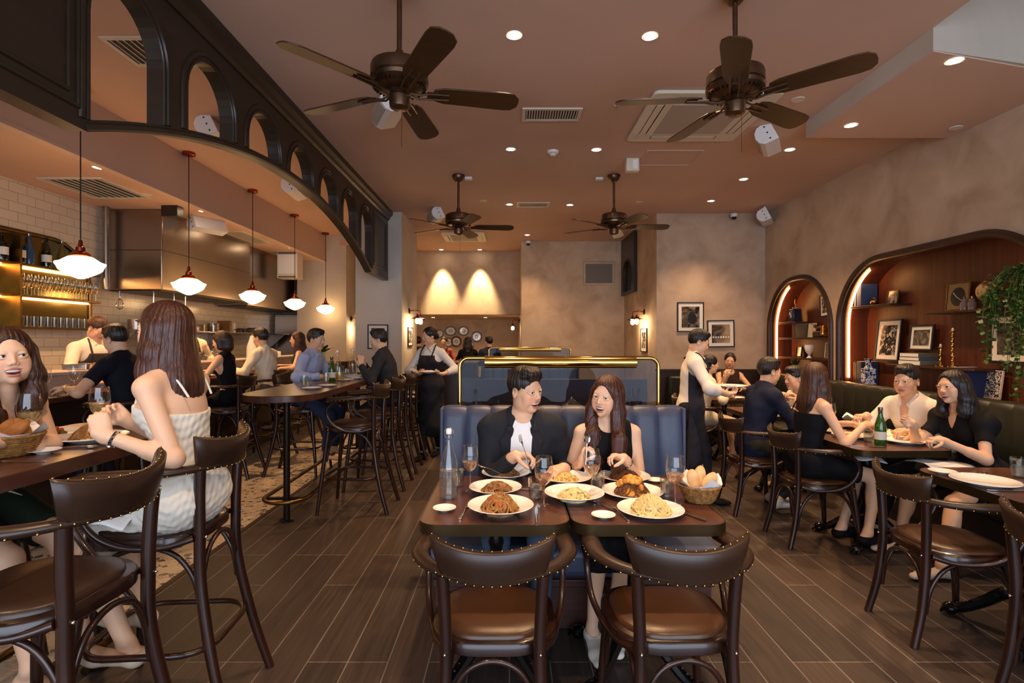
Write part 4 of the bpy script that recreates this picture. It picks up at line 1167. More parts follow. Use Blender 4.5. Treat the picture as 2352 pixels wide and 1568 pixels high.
def mesh_obj(name, chunks, m, org, parent=None, col=None):
    vs = []; fs = []; o = 0
    for P, Q in chunks:
        if len(P) == 0: continue
        used = np.unique(Q); mp = -np.ones(len(P), int); mp[used] = np.arange(len(used))
        vs.append(P[used]); fs.append(mp[Q]+o); o += len(used)
    if not vs: return None
    Vt = np.concatenate(vs); Ft = np.concatenate(fs)
    me = bpy.data.meshes.new(name)
    me.vertices.add(len(Vt)); me.vertices.foreach_set('co', (Vt-np.array(org)).astype(np.float32).ravel())
    me.loops.add(len(Ft)*4); me.loops.foreach_set('vertex_index', Ft.astype(np.int32).ravel())
    me.polygons.add(len(Ft)); me.polygons.foreach_set('loop_start', np.arange(0, len(Ft)*4, 4, dtype=np.int32))
    me.polygons.foreach_set('use_smooth', [True]*len(Ft)); me.update(calc_edges=True); me.validate()
    me.materials.append(M[m] if isinstance(m, str) else m)
    if col is not None:
        at = me.color_attributes.new('Col', 'FLOAT_COLOR', 'POINT')
        C = np.ones((len(Vt), 4), np.float32); C[:, :3] = col(Vt); at.data.foreach_set('color', C.ravel())
    ob = bpy.data.objects.new(name, me); COL.objects.link(ob)
    if parent is not None: ob.parent = parent
    else: ob.location = tuple(org)
    return ob
def solid(name, prims, h, m, parent, org, noise=None, k=None):
    if k is not None:
        for p in prims:
            if p['op'] == '+': p['k'] = k
    lo, hi = autobox(prims); F_ = evalf(prims, lo, hi, h, noise)
    return mesh_obj(name, [nets(F_)], m, org, parent)
def folds(amp, s=1.0, ph=0.0):
    return lambda X, Y, Z: amp*(.5*np.sin((38*X+22*Z)*s+2.5*np.sin(17*s*Y+ph)+ph)+.35*np.sin((62*Z-25*Y)*s+2*np.sin(26*s*X+ph))+.25*np.sin((80*X+60*Y-30*Z)*s+ph*2))
def ik(a, b, l1, l2, hint):
    a = np.asarray(a, float); b = np.asarray(b, float); d = b-a; L = np.linalg.norm(d); mx = (l1+l2)*.995
    if L > mx: b = a+d/L*mx; d = b-a; L = mx
    u = d/L; x = (l1*l1-l2*l2+L*L)/(2*L); hh = math.sqrt(max(1e-6, l1*l1-x*x))
    hv = np.asarray(hint, float); hv = hv-u*(hv @ u); hv = hv/(np.linalg.norm(hv)+1e-9)
    return a+u*x+hv*hh, b
SKIN_M = {}
def skin_mat():
    if 'm' not in SKIN_M: SKIN_M['m'] = mat('skin', 'D9A986', .45, vcol='Col', sss=.12, spec=.4)
    return SKIN_M['m']
def hair_mat(c):
    key = 'hair_'+c
    if key not in M: rgb = tuple(int(c[i:i+2], 16) for i in (0, 2, 4)); M[key] = mat(key, c, .36, var='%02X%02X%02X' % tuple(min(255, int(v*1.9+6)) for v in rgb), vscale=170, bump=.35, bscale=260, stretch=(1, 1, .05), spec=.5)
    return key
def cloth(c, rough=.8, **k):
    key = 'cloth_'+c+str(rough)
    if key not in M: M[key] = mat(key, c, rough, bump=.12, bscale=300, spec=.25, **k)
    return key
MOUTH_DARK = np.array(srgb('5A1C1A')[:3])

def person(label, x, y, face, sex='m', seat=.455, stand=False, s=1.0, lean=5, side=0, twist=0, head=(None, 0, 0), skin='DDB08E', hair='short', hcol='120D0B',
           outfit=(), hands=None, legs=None, h=.006, mouth='smile', neck=0, hair_len=.32, group=None, lips='AE6054', knee=0, eyes=True, squint=.5, hip=None, hair_front=0, gaze=0.0):
    f = V3(math.cos(R(face)), math.sin(R(face)), 0); up = V3(0, 0, 1); rt = np.cross(f, up)
    male = sex == 'm'
    zp = (.93*s if stand else seat+.105)
    Pv = V3(x, y, zp)
    ln = R(lean); sd = R(side)
    sp = unit(up*math.cos(ln)*math.cos(sd)+f*math.sin(ln)+rt*math.sin(sd))
    N = Pv+sp*.50*s; bf = unit(np.cross(sp, rt))*-1; bf = bf if bf @ f > 0 else -bf
    tw = R(twist); br = unit(rt*math.cos(tw)+f*math.sin(tw)); bf = unit(np.cross(up, br)); 
    bf = unit(bf-sp*(bf @ sp))
    hf, hp, hr = head; hf = face if hf is None else hf
    e = Matrix.Rotation(R(hf-90), 3, 'Z') @ Matrix.Rotation(R(hp), 3, 'X') @ Matrix.Rotation(R(hr), 3, 'Y')
    A = np.array(e)                      # columns: right, forward, up
    AT = A.T
    nk = unit(up*.9+sp*.5+bf*.12)
    H = N+nk*.115*s+A[:, 1]*.018+up*.025
    hs = s*(1.0 if male else .965)
    def hl(*p): return H+A @ (np.array(p)*hs)
    hr3 = lambda r: tuple(v*hs for v in r)
    sw = (.178 if male else .150)*s
    SH = {1: N-sp*.075*s+br*sw, -1: N-sp*.075*s-br*sw}
    # ---- head
    hd = [ell(hl(0, -.012, .036), hr3((.074, .093, .084)), AT, .02), ell(hl(0, .018, -.028), hr3((.0605 if male else .058, .066, .078)), AT, .03),
          ell(hl(0, .058, -.092), hr3((.021 if male else .015, .018, .017)), AT, .03)]
    for q in (-1, 1):
        hd += [ell(hl(q*.040, .008, -.066), hr3((.021 if male else .017, .036, .028)), AT, .025), ell(hl(q*.036, .052, -.024), hr3((.024, .022, .020)), AT, .022),
               ell(hl(q*.0745, -.010, -.004), hr3((.007, .016, .030)), AT, .008), ell(hl(q*.079, -.004, -.022), hr3((.006, .008, .009)), AT, .006),
               ell(hl(q*.081, -.006, .004), hr3((.005, .007, .014)), AT, .004, '-')]
    hd += [ell(hl(0, .072, .022), hr3((.042, .012, .012)), AT, .02)]
    for q in (-1, 1): hd += [ell(hl(q*.031, .095, .004), hr3((.019, .015, .013)), AT, .012, '-')]
    hd += [cone(hl(0, .078, .012), hl(0, .098, -.024), .0070*hs, .0095*hs, .012)]
    for q in (-1, 1): hd += [ell(hl(q*.0115, .090, -.030), hr3((.0075, .009, .0068)), AT, .006), ell(hl(q*.006, .096, -.0370), hr3((.0038, .005, .003)), AT, .003, '-')]
    for q in (-1, 1):
        op = .0075*(1-squint*.6)
        hd += [ell(hl(q*.031, .0735, .004+op+.0050), hr3((.0170, .0148, .0064)), AT, .004), ell(hl(q*.031, .0725, .004-op-.0048), hr3((.0165, .0140, .0060)), AT, .005), ell(hl(q*.0475, .064, .004), hr3((.007, .0105, .006)), AT, .005), ell(hl(q*.0155, .073, .003), hr3((.005, .009, .005)), AT, .005)]
    lz = -.0625
    if mouth == 'laugh':
        hd += [ell(hl(0, .078, lz+.010), hr3((.0235, .014, .0055)), AT, .006), ell(hl(0, .075, lz-.0150), hr3((.020, .014, .0065)), AT, .006), ell(hl(0, .094, lz-.0030), hr3((.0225, .022, .0110)), AT, .004, '-')]+[ell(hl(q*.0185, .086, lz+.0035), hr3((.0115, .020, .0055)), AT, .004, '-') for q in (-1, 1)]
    else:
        hd += [ell(hl(0, .0795, lz+.005), hr3((.0215, .0115, .0055)), AT, .006), ell(hl(0, .078, lz-.007), hr3((.0185, .012, .0068)), AT, .006),
               ell(hl(0, .096, lz-.0003), hr3((.025, .012, .0016 if mouth != 'talk' else .004)), AT, .003, '-')]
    for q in (-1, 1): hd += [ell(hl(q*.042, .050, -.050), hr3((.014, .016, .018)), AT, .02)]
    neckp = [cone(N-sp*.01, hl(0, -.022, -.055), (.053 if male else .043)*s, (.049 if male else .042)*s, .02), cone(N+bf*.025-sp*.02, hl(0, .0, -.070), .026*s, .014*s, .02)]
    # ---- torso
    def torso(i=0.0, k=.04):
        w1 = .155 if male else .162
        P_ = []
        P_ += [ell(Pv+up*-.0, tuple(v*s+i for v in (w1, .115, .12)), np.array([rt, f, up]), k)]
        P_ += [cone(Pv+sp*.06*s, Pv+sp*.32*s, (.138 if male else .118)*s+i, (.150 if male else .120)*s+i, k, n=bf, f=.70)]
        P_ += [ell(Pv+sp*.345*s+bf*.008, tuple(v*s+i for v in ((.168, .108, .165) if male else (.138, .092, .145))), np.array([br, bf, sp]), k)]
        P_ += [cone(N-sp*.075*s-br*sw*.86, N-sp*.075*s+br*sw*.86, (.056 if male else .043)*s+i, (.056 if male else .043)*s+i, k)]
        for q in (-1, 1):
            P_ += [cone(N+sp*.005-bf*.01, SH[q]+sp*.005, (.048 if male else .036)*s+i*.8, (.040 if male else .032)*s+i*.8, k)]
        if not male:
            for q in (-1, 1): P_ += [ell(Pv+sp*.335*s+br*q*.066*s+bf*.062, tuple(v*s+i for v in (.056, .052, .058)), np.array([br, bf, sp]), .03)]
        return P_
    TP = torso(.016)
    def proj(p, extra=.0):
        for t in np.arange(.26, -.12, -.003):
            q_ = p+bf*t
            if min(float(pd(pr, q_[0], q_[1], q_[2])) for pr in TP) < extra: return q_
        return p
    # ---- arms
    HD = hands or {}
    arms = {}
    for q in (-1, 1):
        spec = HD.get(q)
        if spec is None: spec = dict(at=Pv+f*.30+rt*q*.14+up*.16)
        wr = np.asarray(spec['at'], float)
        hint = spec.get('elbow', -up*.8+br*q*.7-bf*.35)
        el, wr = ik(SH[q], wr, .285*s, .245*s, hint)
        arms[q] = (SH[q], el, wr, spec)
    aw = 1.0 if male else .80
    def arm(q, i=0.0, k=.02, end=1.0, capped=True):
        a, el, wr, _ = arms[q]; P_ = []
        ra, rb, rc = .050*aw*s+i, .039*aw*s+i, .0275*aw*s+i*.9
        if end <= .5:
            t = end*2; b = a+(el-a)*t; d = unit(el-a); P_ += [cone(a, b+d*.03, ra, ra+(rb-ra)*t+.006, k, cap=(b, d))]
        else:
            P_ += [cone(a, el, ra, rb, k)]
            t = (end-.5)*2; b = el+(wr-el)*t; d = unit(wr-el)
            P_ += [cone(el, el+(wr-el)*.35, rb, rb*.98, k), cone(el, b+d*.02, rb, rb+(rc-rb)*t, k, cap=(b, d) if capped and i > 0 else None)]
        return P_
    def hand(q):
        a, el, wr, spec = arms[q]; d = unit(spec.get('dir', wr-el)); n = np.asarray(spec.get('palm', -up), float)
        n = unit(n-d*(n @ d)); l = np.cross(d, n)*(1 if q == -1 else -1)   # l points to the thumb side
        if spec.get('flip'): l = -l
        g = (1.0 if male else .88)*s; cu = spec.get('curl', (25, 35, 20)); P_ = []; fin = []
        P_ += [ell(wr+d*.045*g-n*.0, (.050*g, .037*g, .0145*g), np.array([d, l, n]), .012)]
        P_ += [cone(wr-d*.01, wr+d*.02*g, .0255*aw*s, .023*g, .02, n=n, f=.75)]
        for o, Lf, sc, ex in ((.029, .070, .95, 0), (.0105, .078, 1, 4), (-.0085, .072, .97, 8), (-.0265, .056, .85, 14)):
            b = wr+d*(.084*g-abs(o)*.25)+l*o*g; ang = 0; p = b
            P_ += [cone(wr+d*.03*g+l*o*.6*g, b, .0125*g, .0105*g, .012)]
            sd_ = unit(d+l*o*1.2)
            for j, (fr_, c) in enumerate(((.44, cu[0]+ex*.5), (.31, cu[1]), (.25, cu[2]))):
                ang += c; dd = sd_*math.cos(R(ang))+n*math.sin(R(ang)); p2 = p+dd*Lf*fr_*g
                fin.append(cone(p, p2, (.0098-.0012*j)*sc*g, (.0090-.0014*j)*sc*g, .003)); p = p2
        P_ += fin
        tc = spec.get('thumb', 25)
        b = wr+d*.018*g+l*.020*g+n*.006; dd = unit(d*.55+l*.65+n*math.sin(R(tc))); p2 = b+dd*.042*g
        P_ += [cone(b, p2, .0150*g, .0115*g, .010)]; dd = unit(d*.85+l*.10+n*(.15+math.sin(R(tc)))); p3 = p2+dd*.032*g
        P_ += [cone(p2, p3, .0112*g, .0098*g, .004)]; dd = unit(d*.95-l*.15+n*(.1+math.sin(R(tc)))); P_ += [cone(p3, p3+dd*.024*g, .0098*g, .0075*g, .004)]
        return P_
    # ---- legs
    lg = {}
    LG = legs or {}
    for q in (-1, 1):
        hp_ = Pv+rt*q*.088*s-up*.01
        if stand:
            an = V3(*LG.get(q, tuple(V3(x, y, 0)+rt*q*.10+f*(q*.0))) ) if q in LG else V3(x, y, 0)+rt*q*.095
            an = an+up*.085; kn, an = ik(hp_, an, .43*s, .42*s, f)
        else:
            if q in LG: an = V3(*LG[q])
            else: an = V3(x, y, 0)+f*.42+rt*q*.11+up*.085
            kn, an = ik(hp_, an, .44*s, .415*s, f*1.0+up*.9+rt*q*.05)
        lg[q] = (hp_, kn, an)
    lw = 1.0 if male else .95
    def leg(q, i=0.0, end=1.0, k=.025):
        a, kn, an = lg[q]; P_ = []
        if end <= .5:
            t = end*2; b = a+(kn-a)*t; d = unit(kn-a); return [cone(a, b+d*.03, .083*lw*s+i, (.083-.028*t)*lw*s+i, k, cap=(b, d))]
        P_ += [cone(a, kn, .083*lw*s+i, .054*lw*s+i, k)]
        t = (end-.5)*2; b = kn+(an-kn)*t; d = unit(an-kn)
        P_ += [cone(kn, b, .050*lw*s+i, (.050-.018*t)*lw*s+i*.8, k, cap=(b, d) if i > 0 else None)]
        if i == 0: P_ += [ell(kn+(an-kn)*.3-unit(np.cross(np.cross(an-kn, f), an-kn)+1e-9)*.012*0-f*.014, (.043*lw*s, .046*lw*s, .11*s), I3, .03)]
        return P_
    def foot(q, i=0.0):
        an = lg[q][2]; ff = unit(np.array([f[0], f[1], 0])); d = spec_f.get(q, ff); t = an+d*.13*s; 
        return [cone(an, an-up*.045-d*.035, .034*s+i, .030*s+i, .02), cone(an-up*.045-d*.03, t-up*.058, .031*s+i, .028*s+i, .02, n=up, f=.8), cone(t-up*.058, t-up*.062+d*.055, .030*s+i, .020*s+i, .02, n=up, f=.7)]
    spec_f = {}
    allp = torso()+arm(1)+arm(-1)+leg(1)+leg(-1)+foot(1)+foot(-1)+neckp+hd+hand(1)+hand(-1)
    # skin, meshed finer at the head and hands
    hf_ = h*.5
    hb = (hl(0, 0, 0)-.15*hs, hl(0, 0, 0)+.15*hs)
    boxes = [hb]
    for q in (-1, 1):
        c, d = arms[q][2], unit(arms[q][3].get('dir', arms[q][2]-arms[q][1])); c2 = c+d*.09; boxes.append((c2-.12, c2+.12))
    org = V3(x, y, 0 if stand else seat)
    lo, hi = autobox(allp)
    def inside(P, shrink=0.0):
        m = np.zeros(len(P), bool)
        for a, b in boxes: m |= ((P > a+shrink).all(1) & (P < b-shrink).all(1))
        return m
    ch = [nets(evalf(allp, lo, hi, h), lambda P: inside(P, h*1.5))]
    for bi, (a, b) in enumerate(boxes):
        def sk(P, bi=bi):
            m = np.zeros(len(P), bool)
            for j in range(bi): m |= ((P > boxes[j][0]+h).all(1) & (P < boxes[j][1]-h).all(1))
            return m
        ch.append(nets(evalf(allp, a, b, hf_ if bi == 0 else max(hf_, .003)), sk))
    sc_ = np.array(srgb(skin)[:3]); lc = np.array(srgb(lips)[:3])*.8+sc_*.12
    def colf(P):
        C = np.tile(sc_, (len(P), 1)); L = (P-H) @ A/hs
        def blob(c, r, soft): 
            q = np.sqrt((((L-np.array(c))/np.array(r))**2).sum(1)); return np.clip((1+soft-q)/(2*soft), 0, 1)[:, None]
        for q in (-1, 1): C = C+(C*np.array([1.05, .82, .78])-C)*blob((q*.042, .07, -.03), (.024, .04, .020), .6)*.6
        if mouth == 'laugh':
            mk = blob((0, .09, lz-.0030), (.0320, .03, .0195), .14); C = C+(lc-C)*mk*.9
            mk = blob((0, .075, lz-.001), (.0240, .0125, .0105), .15); C = C+(MOUTH_DARK-C)*mk
        else:
            mk = blob((0, .09, lz-.001), (.026, .03, .0115), .15); C = C+(lc-C)*mk*.85
            mk = blob((0, .08, lz-.0003), (.024, .03, .0016), .5); C = C+(MOUTH_DARK-C)*mk*.8
        if hair in ('short', 'crop', 'quiff'):   # stubbled hairline
            mk = blob((0, -.03, .035), (.085, .095, .075), .1); C = C+(np.array(srgb(hcol)[:3])*1.5-C)*mk*.75*(L[:, 2:3] > -.03)
        return C
    body = mesh_obj('person', ch, skin_mat(), org, None, colf)
    tag(body, label, 'person', group)
    # ---- eyes, brows, teeth
    if eyes:
        for q in (-1, 1):
            T = Matrix.Identity(3)
            def b3(name, c, r, m):
                mb = MB(); mb.ball((0, 0, 0), tuple(v*hs for v in r), 14, T=Matrix(A.tolist()).to_4x4()); vs = np.array(mb.v)+hl(*c)-org; mb.v = [tuple(v) for v in vs]
                return mb.build(name, m, b3.par)
            b3.par = body; b3.par = b3('eye', (q*.031, .0730, .004), (.0140, .0120, .0115), mat('eye_white', 'E8E0D8', .2) if 'eye' not in M else M['eye'])
            M.setdefault('eye', bpy.data.materials['eye_white']); M.setdefault('iris', mat('iris', '1A0E08', .15) if 'iris' not in M else M['iris'])
            b3('iris', (q*.031+gaze, .0812, .0042), (.0064, .0044, .0064), 'iris')
            b3.par = body; op = .0075*(1-squint*.6)
            def sf(xx, zz):          # front surface of the face at a spot
                best = .05
                for yy in np.arange(.12, .04, -.001):
                    p = hl(xx, yy, zz); dmin = min(float(pd(pr, p[0], p[1], p[2])) for pr in hd if pr['op'] == '+' and pr['t'] in 'ce')
                    if dmin < .0015: best = yy; break
                return best
            mb = MB(); pts = []
            for t in np.linspace(0, 1, 7):
                xx = .015+.034*t; zz = .0225+.006*math.sin(PI*min(1, t*1.15))-.004*t; pts.append(hl(q*xx, sf(q*xx, zz)+.0005, zz))
            mb.tube(pts, [.0012, .0024, .0027, .0025, .0021, .0015, .0006] if male else [.0012, .0022, .0024, .0022, .0018, .0014, .0006], 6, flat=.5, up=tuple(A[:, 1]))
            mb.v = [tuple(np.array(v)-org) for v in mb.v]; mb.build('eyebrow', hair_mat(hcol), body)
            mb = MB(); pts = [hl(q*(.0175+.028*t), .0872-.004*abs(t-.4)*2-.006*t*t, .0042+op*.75*math.sin(PI*t)**.8-.001+.0012*t) for t in np.linspace(0, 1, 8)]
            mb.tube(pts, [.0006]+[.0011]*6+[.0005], 5); mb.v = [tuple(np.array(v)-org) for v in mb.v]; mb.build('eyelashes', 'black', body)
        if mouth == 'laugh':
            mb = MB(); mb.ball((0, 0, 0), tuple(v*hs for v in (.0245, .0165, .0062)), 16, T=Matrix(A.tolist()).to_4x4()); mb.v = [tuple(np.array(v)+hl(0, .0705, lz+.0032)-org) for v in mb.v]
            mb.build('teeth', 'china', body)
    # ---- hair
    hm = hair_mat(hcol); hh = min(h*.6, .005) if h < .009 else h*.7
    def strands(amp, fr_):
        def fn(X, Y, Z):
            x_, y_, z_ = X-H[0], Y-H[1], Z-H[2]
            lx = x_*A[0, 0]+y_*A[1, 0]+z_*A[2, 0]; ly = x_*A[0, 1]+y_*A[1, 1]+z_*A[2, 1]+.02; lz_ = z_
            th = np.arctan2(lx, ly); return amp*(.6*np.sin(th*fr_+2*np.sin(th*3+lz_*9))+.4*np.sin(th*fr_*2.3+lz_*12+np.sin(lz_*20)))
        return fn
    hp_ = []
    if hair in ('short', 'crop', 'quiff'):
        t = 0 if hair == 'crop' else .006
        hp_ += [ell(hl(0, -.016, .043), hr3((.0785, .0975, .089+t)), AT, .02)]
        if hair != 'crop': hp_ += [ell(hl(0, .025, .098), hr3((.060, .068, .034)), AT, .02)]
        if hair == 'quiff': hp_ += [cone(hl(-.03, .066, .094), hl(.035, .070, .100), .020*hs, .022*hs, .02), cone(hl(-.04, .04, .110), hl(.04, .045, .114), .02*hs, .02*hs, .02)]
        if hair != 'crop':
            rn = random.Random(int(x*100)+7)
            for i_ in range(34):
                a_ = rn.uniform(-1, 1); b_ = rn.uniform(-.9, .8); px_ = a_*.062; py_ = b_*.078; pz = .062+.066*math.sqrt(max(0, 1-a_*a_*.75-b_*b_*.55))
                hp_ += [cone(hl(px_, py_-.01, pz-.008), hl(px_+rn.uniform(-.012, .012), py_+.012+rn.uniform(-.006, .006), pz+rn.uniform(-.002, .006)), .011*hs, .0035*hs, .006)]
        hp_ += [ell(hl(0, .098, -.008), hr3((.074, .060, .074)), AT, .008, '-'), half(hl(0, -.04, -.052), -(A[:, 2]*.92+A[:, 1]*-.38), .004)]
        for q in (-1, 1): hp_ += [ell(hl(q*.085, .0, -.018), hr3((.022, .030, .042)), AT, .006, '-'), ell(hl(q*.09, .05, -.02), hr3((.03, .05, .05)), AT, .006, '-')]
        solid('hair', hp_, hh, hm, body, org, strands(.0018, 22))
    else:
        cap_ = [ell(hl(0, -.018, .040), hr3((.086, .104, .094)), AT, .02)]
        L_ = hair_len
        dn = -up
        if hair in ('long',):
            bk = hl(0, -.065, .0)
            cap_ += [cone(bk, bk+dn*L_*.45-bf*.035, .080, .082, .03, n=bf, f=.62), cone(bk+dn*L_*.45-bf*.035, bk+dn*L_-bf*.055, .082, .055, .03, n=bf, f=.45)]
            for q in (-1, 1):
                a = hl(q*.068, .008, .025); b = hl(q*.076, .010, -.075)
                cap_ += [cone(a, b, .024, .026, .02), cone(b, b+dn*.10+br*q*.008, .023, .028, .02)]
                c2 = hl(q*.072, -.028, .02); d2 = hl(q*.080, -.025, -.085); cap_ += [cone(c2, d2, .026, .030, .03), cone(d2, d2+dn*L_*.45-bf*.03, .030, .038, .04)]
                if hair_front in (q, 2): cap_ += [cone(b+dn*.02, b+dn*L_*.38+bf*.060+br*q*.004, .028, .040, .03, n=bf, f=.7), cone(b+dn*L_*.38+bf*.060+br*q*.004, b+dn*L_*.72+bf*.083-br*q*.004, .040, .040, .03, n=bf, f=.55), cone(b+dn*L_*.72+bf*.083-br*q*.004, b+dn*L_*1.0+bf*.085-br*q*.010, .040, .016, .03, n=bf, f=.5)]
                else: cap_ += [cone(b+dn*.08, b+dn*L_*.5-bf*.05, .032, .036, .03)]
        elif hair == 'bob':
            cap_ += [cone(hl(0, -.055, .0), hl(0, -.05, -.075), .078, .070, .03)]
            for q in (-1, 1): cap_ += [cone(hl(q*.066, .0, .02), hl(q*.066, .008, -.075), .028, .026, .02)]
        elif hair == 'bun':
            cap_ += [ell(hl(0, -.105, -.005), hr3((.042, .038, .042)), AT, .015)]
        sub = [ell(hl(0, .104, -.020), hr3((.060, .070, .101)), AT, .015, '-'), cone(hl(.012, .075, .125), hl(.010, -.02, .136), .004*hs, .003*hs, .008, op='-')]
        if hair == 'bun': sub += [half(hl(0, -.06, -.05), -(A[:, 2]*.85+A[:, 1]*-.5), .004)]
        hp2 = cap_[:1]+cap_[1:]+sub
        if hair == 'bun':
            for q in (-1, 1): hp2 += [ell(hl(q*.088, .0, -.02), hr3((.02, .025, .035)), AT, .006, '-')]
        # keep clear of the neck and face
        hp2 += [cone(N+bf*.03, hl(0, .03, -.09), .045*s, .045*s, .01, op='-')]
        solid('hair', hp2, hh, hm, body, org, strands(.0016, 26))
    # ---- clothes
    nm = lambda P: P
    for g in outfit:
        kind = g[0]; c = g[1]; o = g[2] if len(g) > 2 else {}
        mt = c if c in M else cloth(c, o.get('rough', .8)); am = o.get('fold', .0022)
        nz = folds(am, o.get('fs', 1.0), x*3+y)
        if kind in ('tee', 'shirt', 'blazer', 'longsleeve'):
            i = {'tee': .008, 'shirt': .012, 'longsleeve': .010, 'blazer': .020}[kind]; end = {'tee': .30, 'shirt': .96, 'longsleeve': .95, 'blazer': .97}[kind]
            end = o.get('end', end)
            ai = i*.6 if kind == 'blazer' else i
            P_ = torso(i*.8)+([] if o.get('noarm') else arm(1, ai, .03, end)+arm(-1, ai, .03, end))
            nr = .062 if male else .052
            P_ += [cone(N+sp*.0+bf*.015, N+sp*.12+bf*.03, nr*s, (nr+.03)*s, .008, op='-')]
            if kind == 'blazer':
                P_ += [cone(N+sp*.04+bf*.10, Pv+sp*.16*s+bf*.17, .058, .058, .010, op='-'), cone(Pv+sp*.16*s+bf*.17, Pv-sp*.02*s+bf*.19, .058, .062, .010, op='-'), cone(Pv+sp*.2+bf*.19, Pv-up*.1+f*.22, .05, .10, .012, op='-')]
                P_ += [ell(Pv-up*.06, (.175*s, .135*s, .12), np.array([rt, f, up]), .03)]
            if o.get('v'): P_ += [cone(N+sp*.02+bf*.07, Pv+sp*.30*s+bf*.15, .045, .012, .008, op='-')]
            if o.get('puff'):
                for q in (-1, 1): P_ += [ell(SH[q]+br*q*.02-up*.03, (.075, .075, .085), I3, .02)]
            gar = solid({'tee': 't_shirt', 'shirt': 'shirt', 'blazer': 'blazer', 'longsleeve': 'top'}[kind], P_, h, mt, body, org, nz)
            if kind == 'shirt' and not o.get('nocollar'):
                P_ = []
                for q in (-1, 1):
                    b0 = N-bf*.05+sp*.048; b1 = N+br*q*.058+sp*.036; b2 = N+br*q*.030+bf*.075-sp*.012; b3_ = N+br*q*.052+bf*.085-sp*.045
                    P_ += [cone(b0, b1, .012, .013, .01), cone(b1, b2, .013, .010, .01), cone(b2, b3_, .010, .007, .01)]
                solid('collar', P_, min(h, .005), mt, gar, org)
            if kind == 'blazer':
                P_ = []
                for q in (-1, 1):
                    b0 = N-bf*.045+sp*.04; b1 = N+br*q*.062+sp*.030; e1 = proj(N+br*q*.066-sp*.05, .004); e2 = proj(N+br*q*.098-sp*.12, .003); e3 = proj(Pv+sp*.27*s+br*q*.078, .003); e4 = proj(Pv+sp*.15*s+br*q*.062, .001)
                    P_ += [cone(b0, b1, .014, .014, .012), cone(b1, e1, .014, .016, .012), cone(e1, e2, .016, .020, .01, n=bf, f=.35), cone(e1, e3, .020, .018, .01, n=bf, f=.35), cone(e2, e3, .014, .016, .01, n=bf, f=.35), cone(e3, e4, .018, .006, .01, n=bf, f=.35)]
                solid('lapels', P_, min(h, .005), mt, gar, org)
        elif kind in ('tank', 'cami'):
            i = o.get('i', .008); P_ = torso(i)
            if kind == 'cami':
                P_ += [half(Pv+sp*o.get('top', .375)*s, sp*.97+bf*(-.1 if o.get('top', 1) > .36 else -.35))]
            else:
                P_ += [cone(N+bf*.02-sp*.02, N+sp*.12+bf*.03, .058*s, .09*s, .008, op='-')]
                for q in (-1, 1): P_ += [half(SH[q]-br*q*.022, br*q)]
            gar = solid('camisole' if kind == 'cami' else 'sleeveless_top', P_, h*.8, mt, body, org, nz)
            if kind == 'cami':
                for q in (-1, 1):
                    mb = MB(); a = Pv+sp*.37*s+br*q*.075+bf*.105; b = N+br*q*.085-sp*.005; c_ = Pv+sp*.37*s+br*q*.07-bf*.095
                    mb.tube(spline([a+bf*.006, N+br*q*.085+bf*.068-sp*.055, N+br*q*.088+sp*.002+bf*.005, N+br*q*.083-bf*.068-sp*.05, c_-bf*.010], 5), .0045, 6)
                    mb.v = [tuple(np.array(v)-org) for v in mb.v]; mb.build('strap', mt, gar)
        elif kind == 'trousers':
            i = .013; P_ = [ell(Pv+up*-.01, tuple(v*s+i for v in ((.155 if male else .16), .112, .115)), np.array([rt, f, up]), .03)]+leg(1, i, .97)+leg(-1, i, .97)
            solid('trousers', P_, h, mt, body, org, nz)
        elif kind == 'skirt':
            i = .016; e_ = o.get('end', .42); P_ = [ell(Pv+up*-.01, tuple(v*s+i for v in ((.155 if male else .16), .112, .13)), np.array([rt, f, up]), .03)]+leg(1, i, e_)+leg(-1, i, e_)
            for p in P_: p['k'] = .07
            if stand:
                P_ = [cone(Pv, Pv-up*.45, .16, .19, .03, n=f, f=.75), P_[0]]
            solid('skirt', P_, h, mt, body, org, nz)
        elif kind == 'apron':
            z1 = Pv-up*(.46 if stand else .05)
            P_ = torso(.026)
            P_ += [cone(Pv, z1, .165, .185, .03, n=f, f=.78)] if stand else []
            P_ += [half(Pv+sp*.40*s, sp), half(Pv-f*.02, -f)]
            P_ += [ell(Pv+sp*.46*s+br*q*.17+bf*.1, (.075, .2, .16), np.array([br, bf, sp]), .01, '-') for q in (-1, 1)]
            gar = solid('apron', P_, h, mt, body, org, nz)
            for q in (-1, 1):
                mb = MB(); mb.tube(spline([Pv+sp*.39*s+br*q*.085+bf*.135, N+br*q*.085+bf*.07-sp*.02, N+br*q*.07+sp*.03, N-bf*.09-sp*.03], 5), .009, 6)
                mb.v = [tuple(np.array(v)-org) for v in mb.v]; mb.build('apron_strap', mt, gar)
        elif kind == 'shoes':
            for q in (-1, 1): solid('shoe', foot(q, .008)+[half(lg[q][2]-up*(.0 if not o.get('low') else .02), up)], h*.8, mt, body, org)
        elif kind == 'earring':
            for q in (-1, 1):
                mb = MB(); mb.ball((0, 0, 0), .004, 8); mb.ball((0, 0, -.016), .006, 8); mb.v = [tuple(np.array(v)+hl(q*.082, -.004, -.037)-org) for v in mb.v]; mb.build('earring', c, body)
        elif kind == 'bracelet':
            q = o['side']; a, el, wr, _ = arms[q]; d = unit(wr-el); u_ = unit(np.cross(d, up+.01)); v_ = np.cross(d, u_); c0 = wr-d*.035
            mb = MB(); rr = .0275*aw*s+.004
            mb.tube([tuple(c0+u_*rr*math.cos(2*PI*k/18)+v_*rr*math.sin(2*PI*k/18)) for k in range(18)], .004, 6, closed=True, flat=1.4)
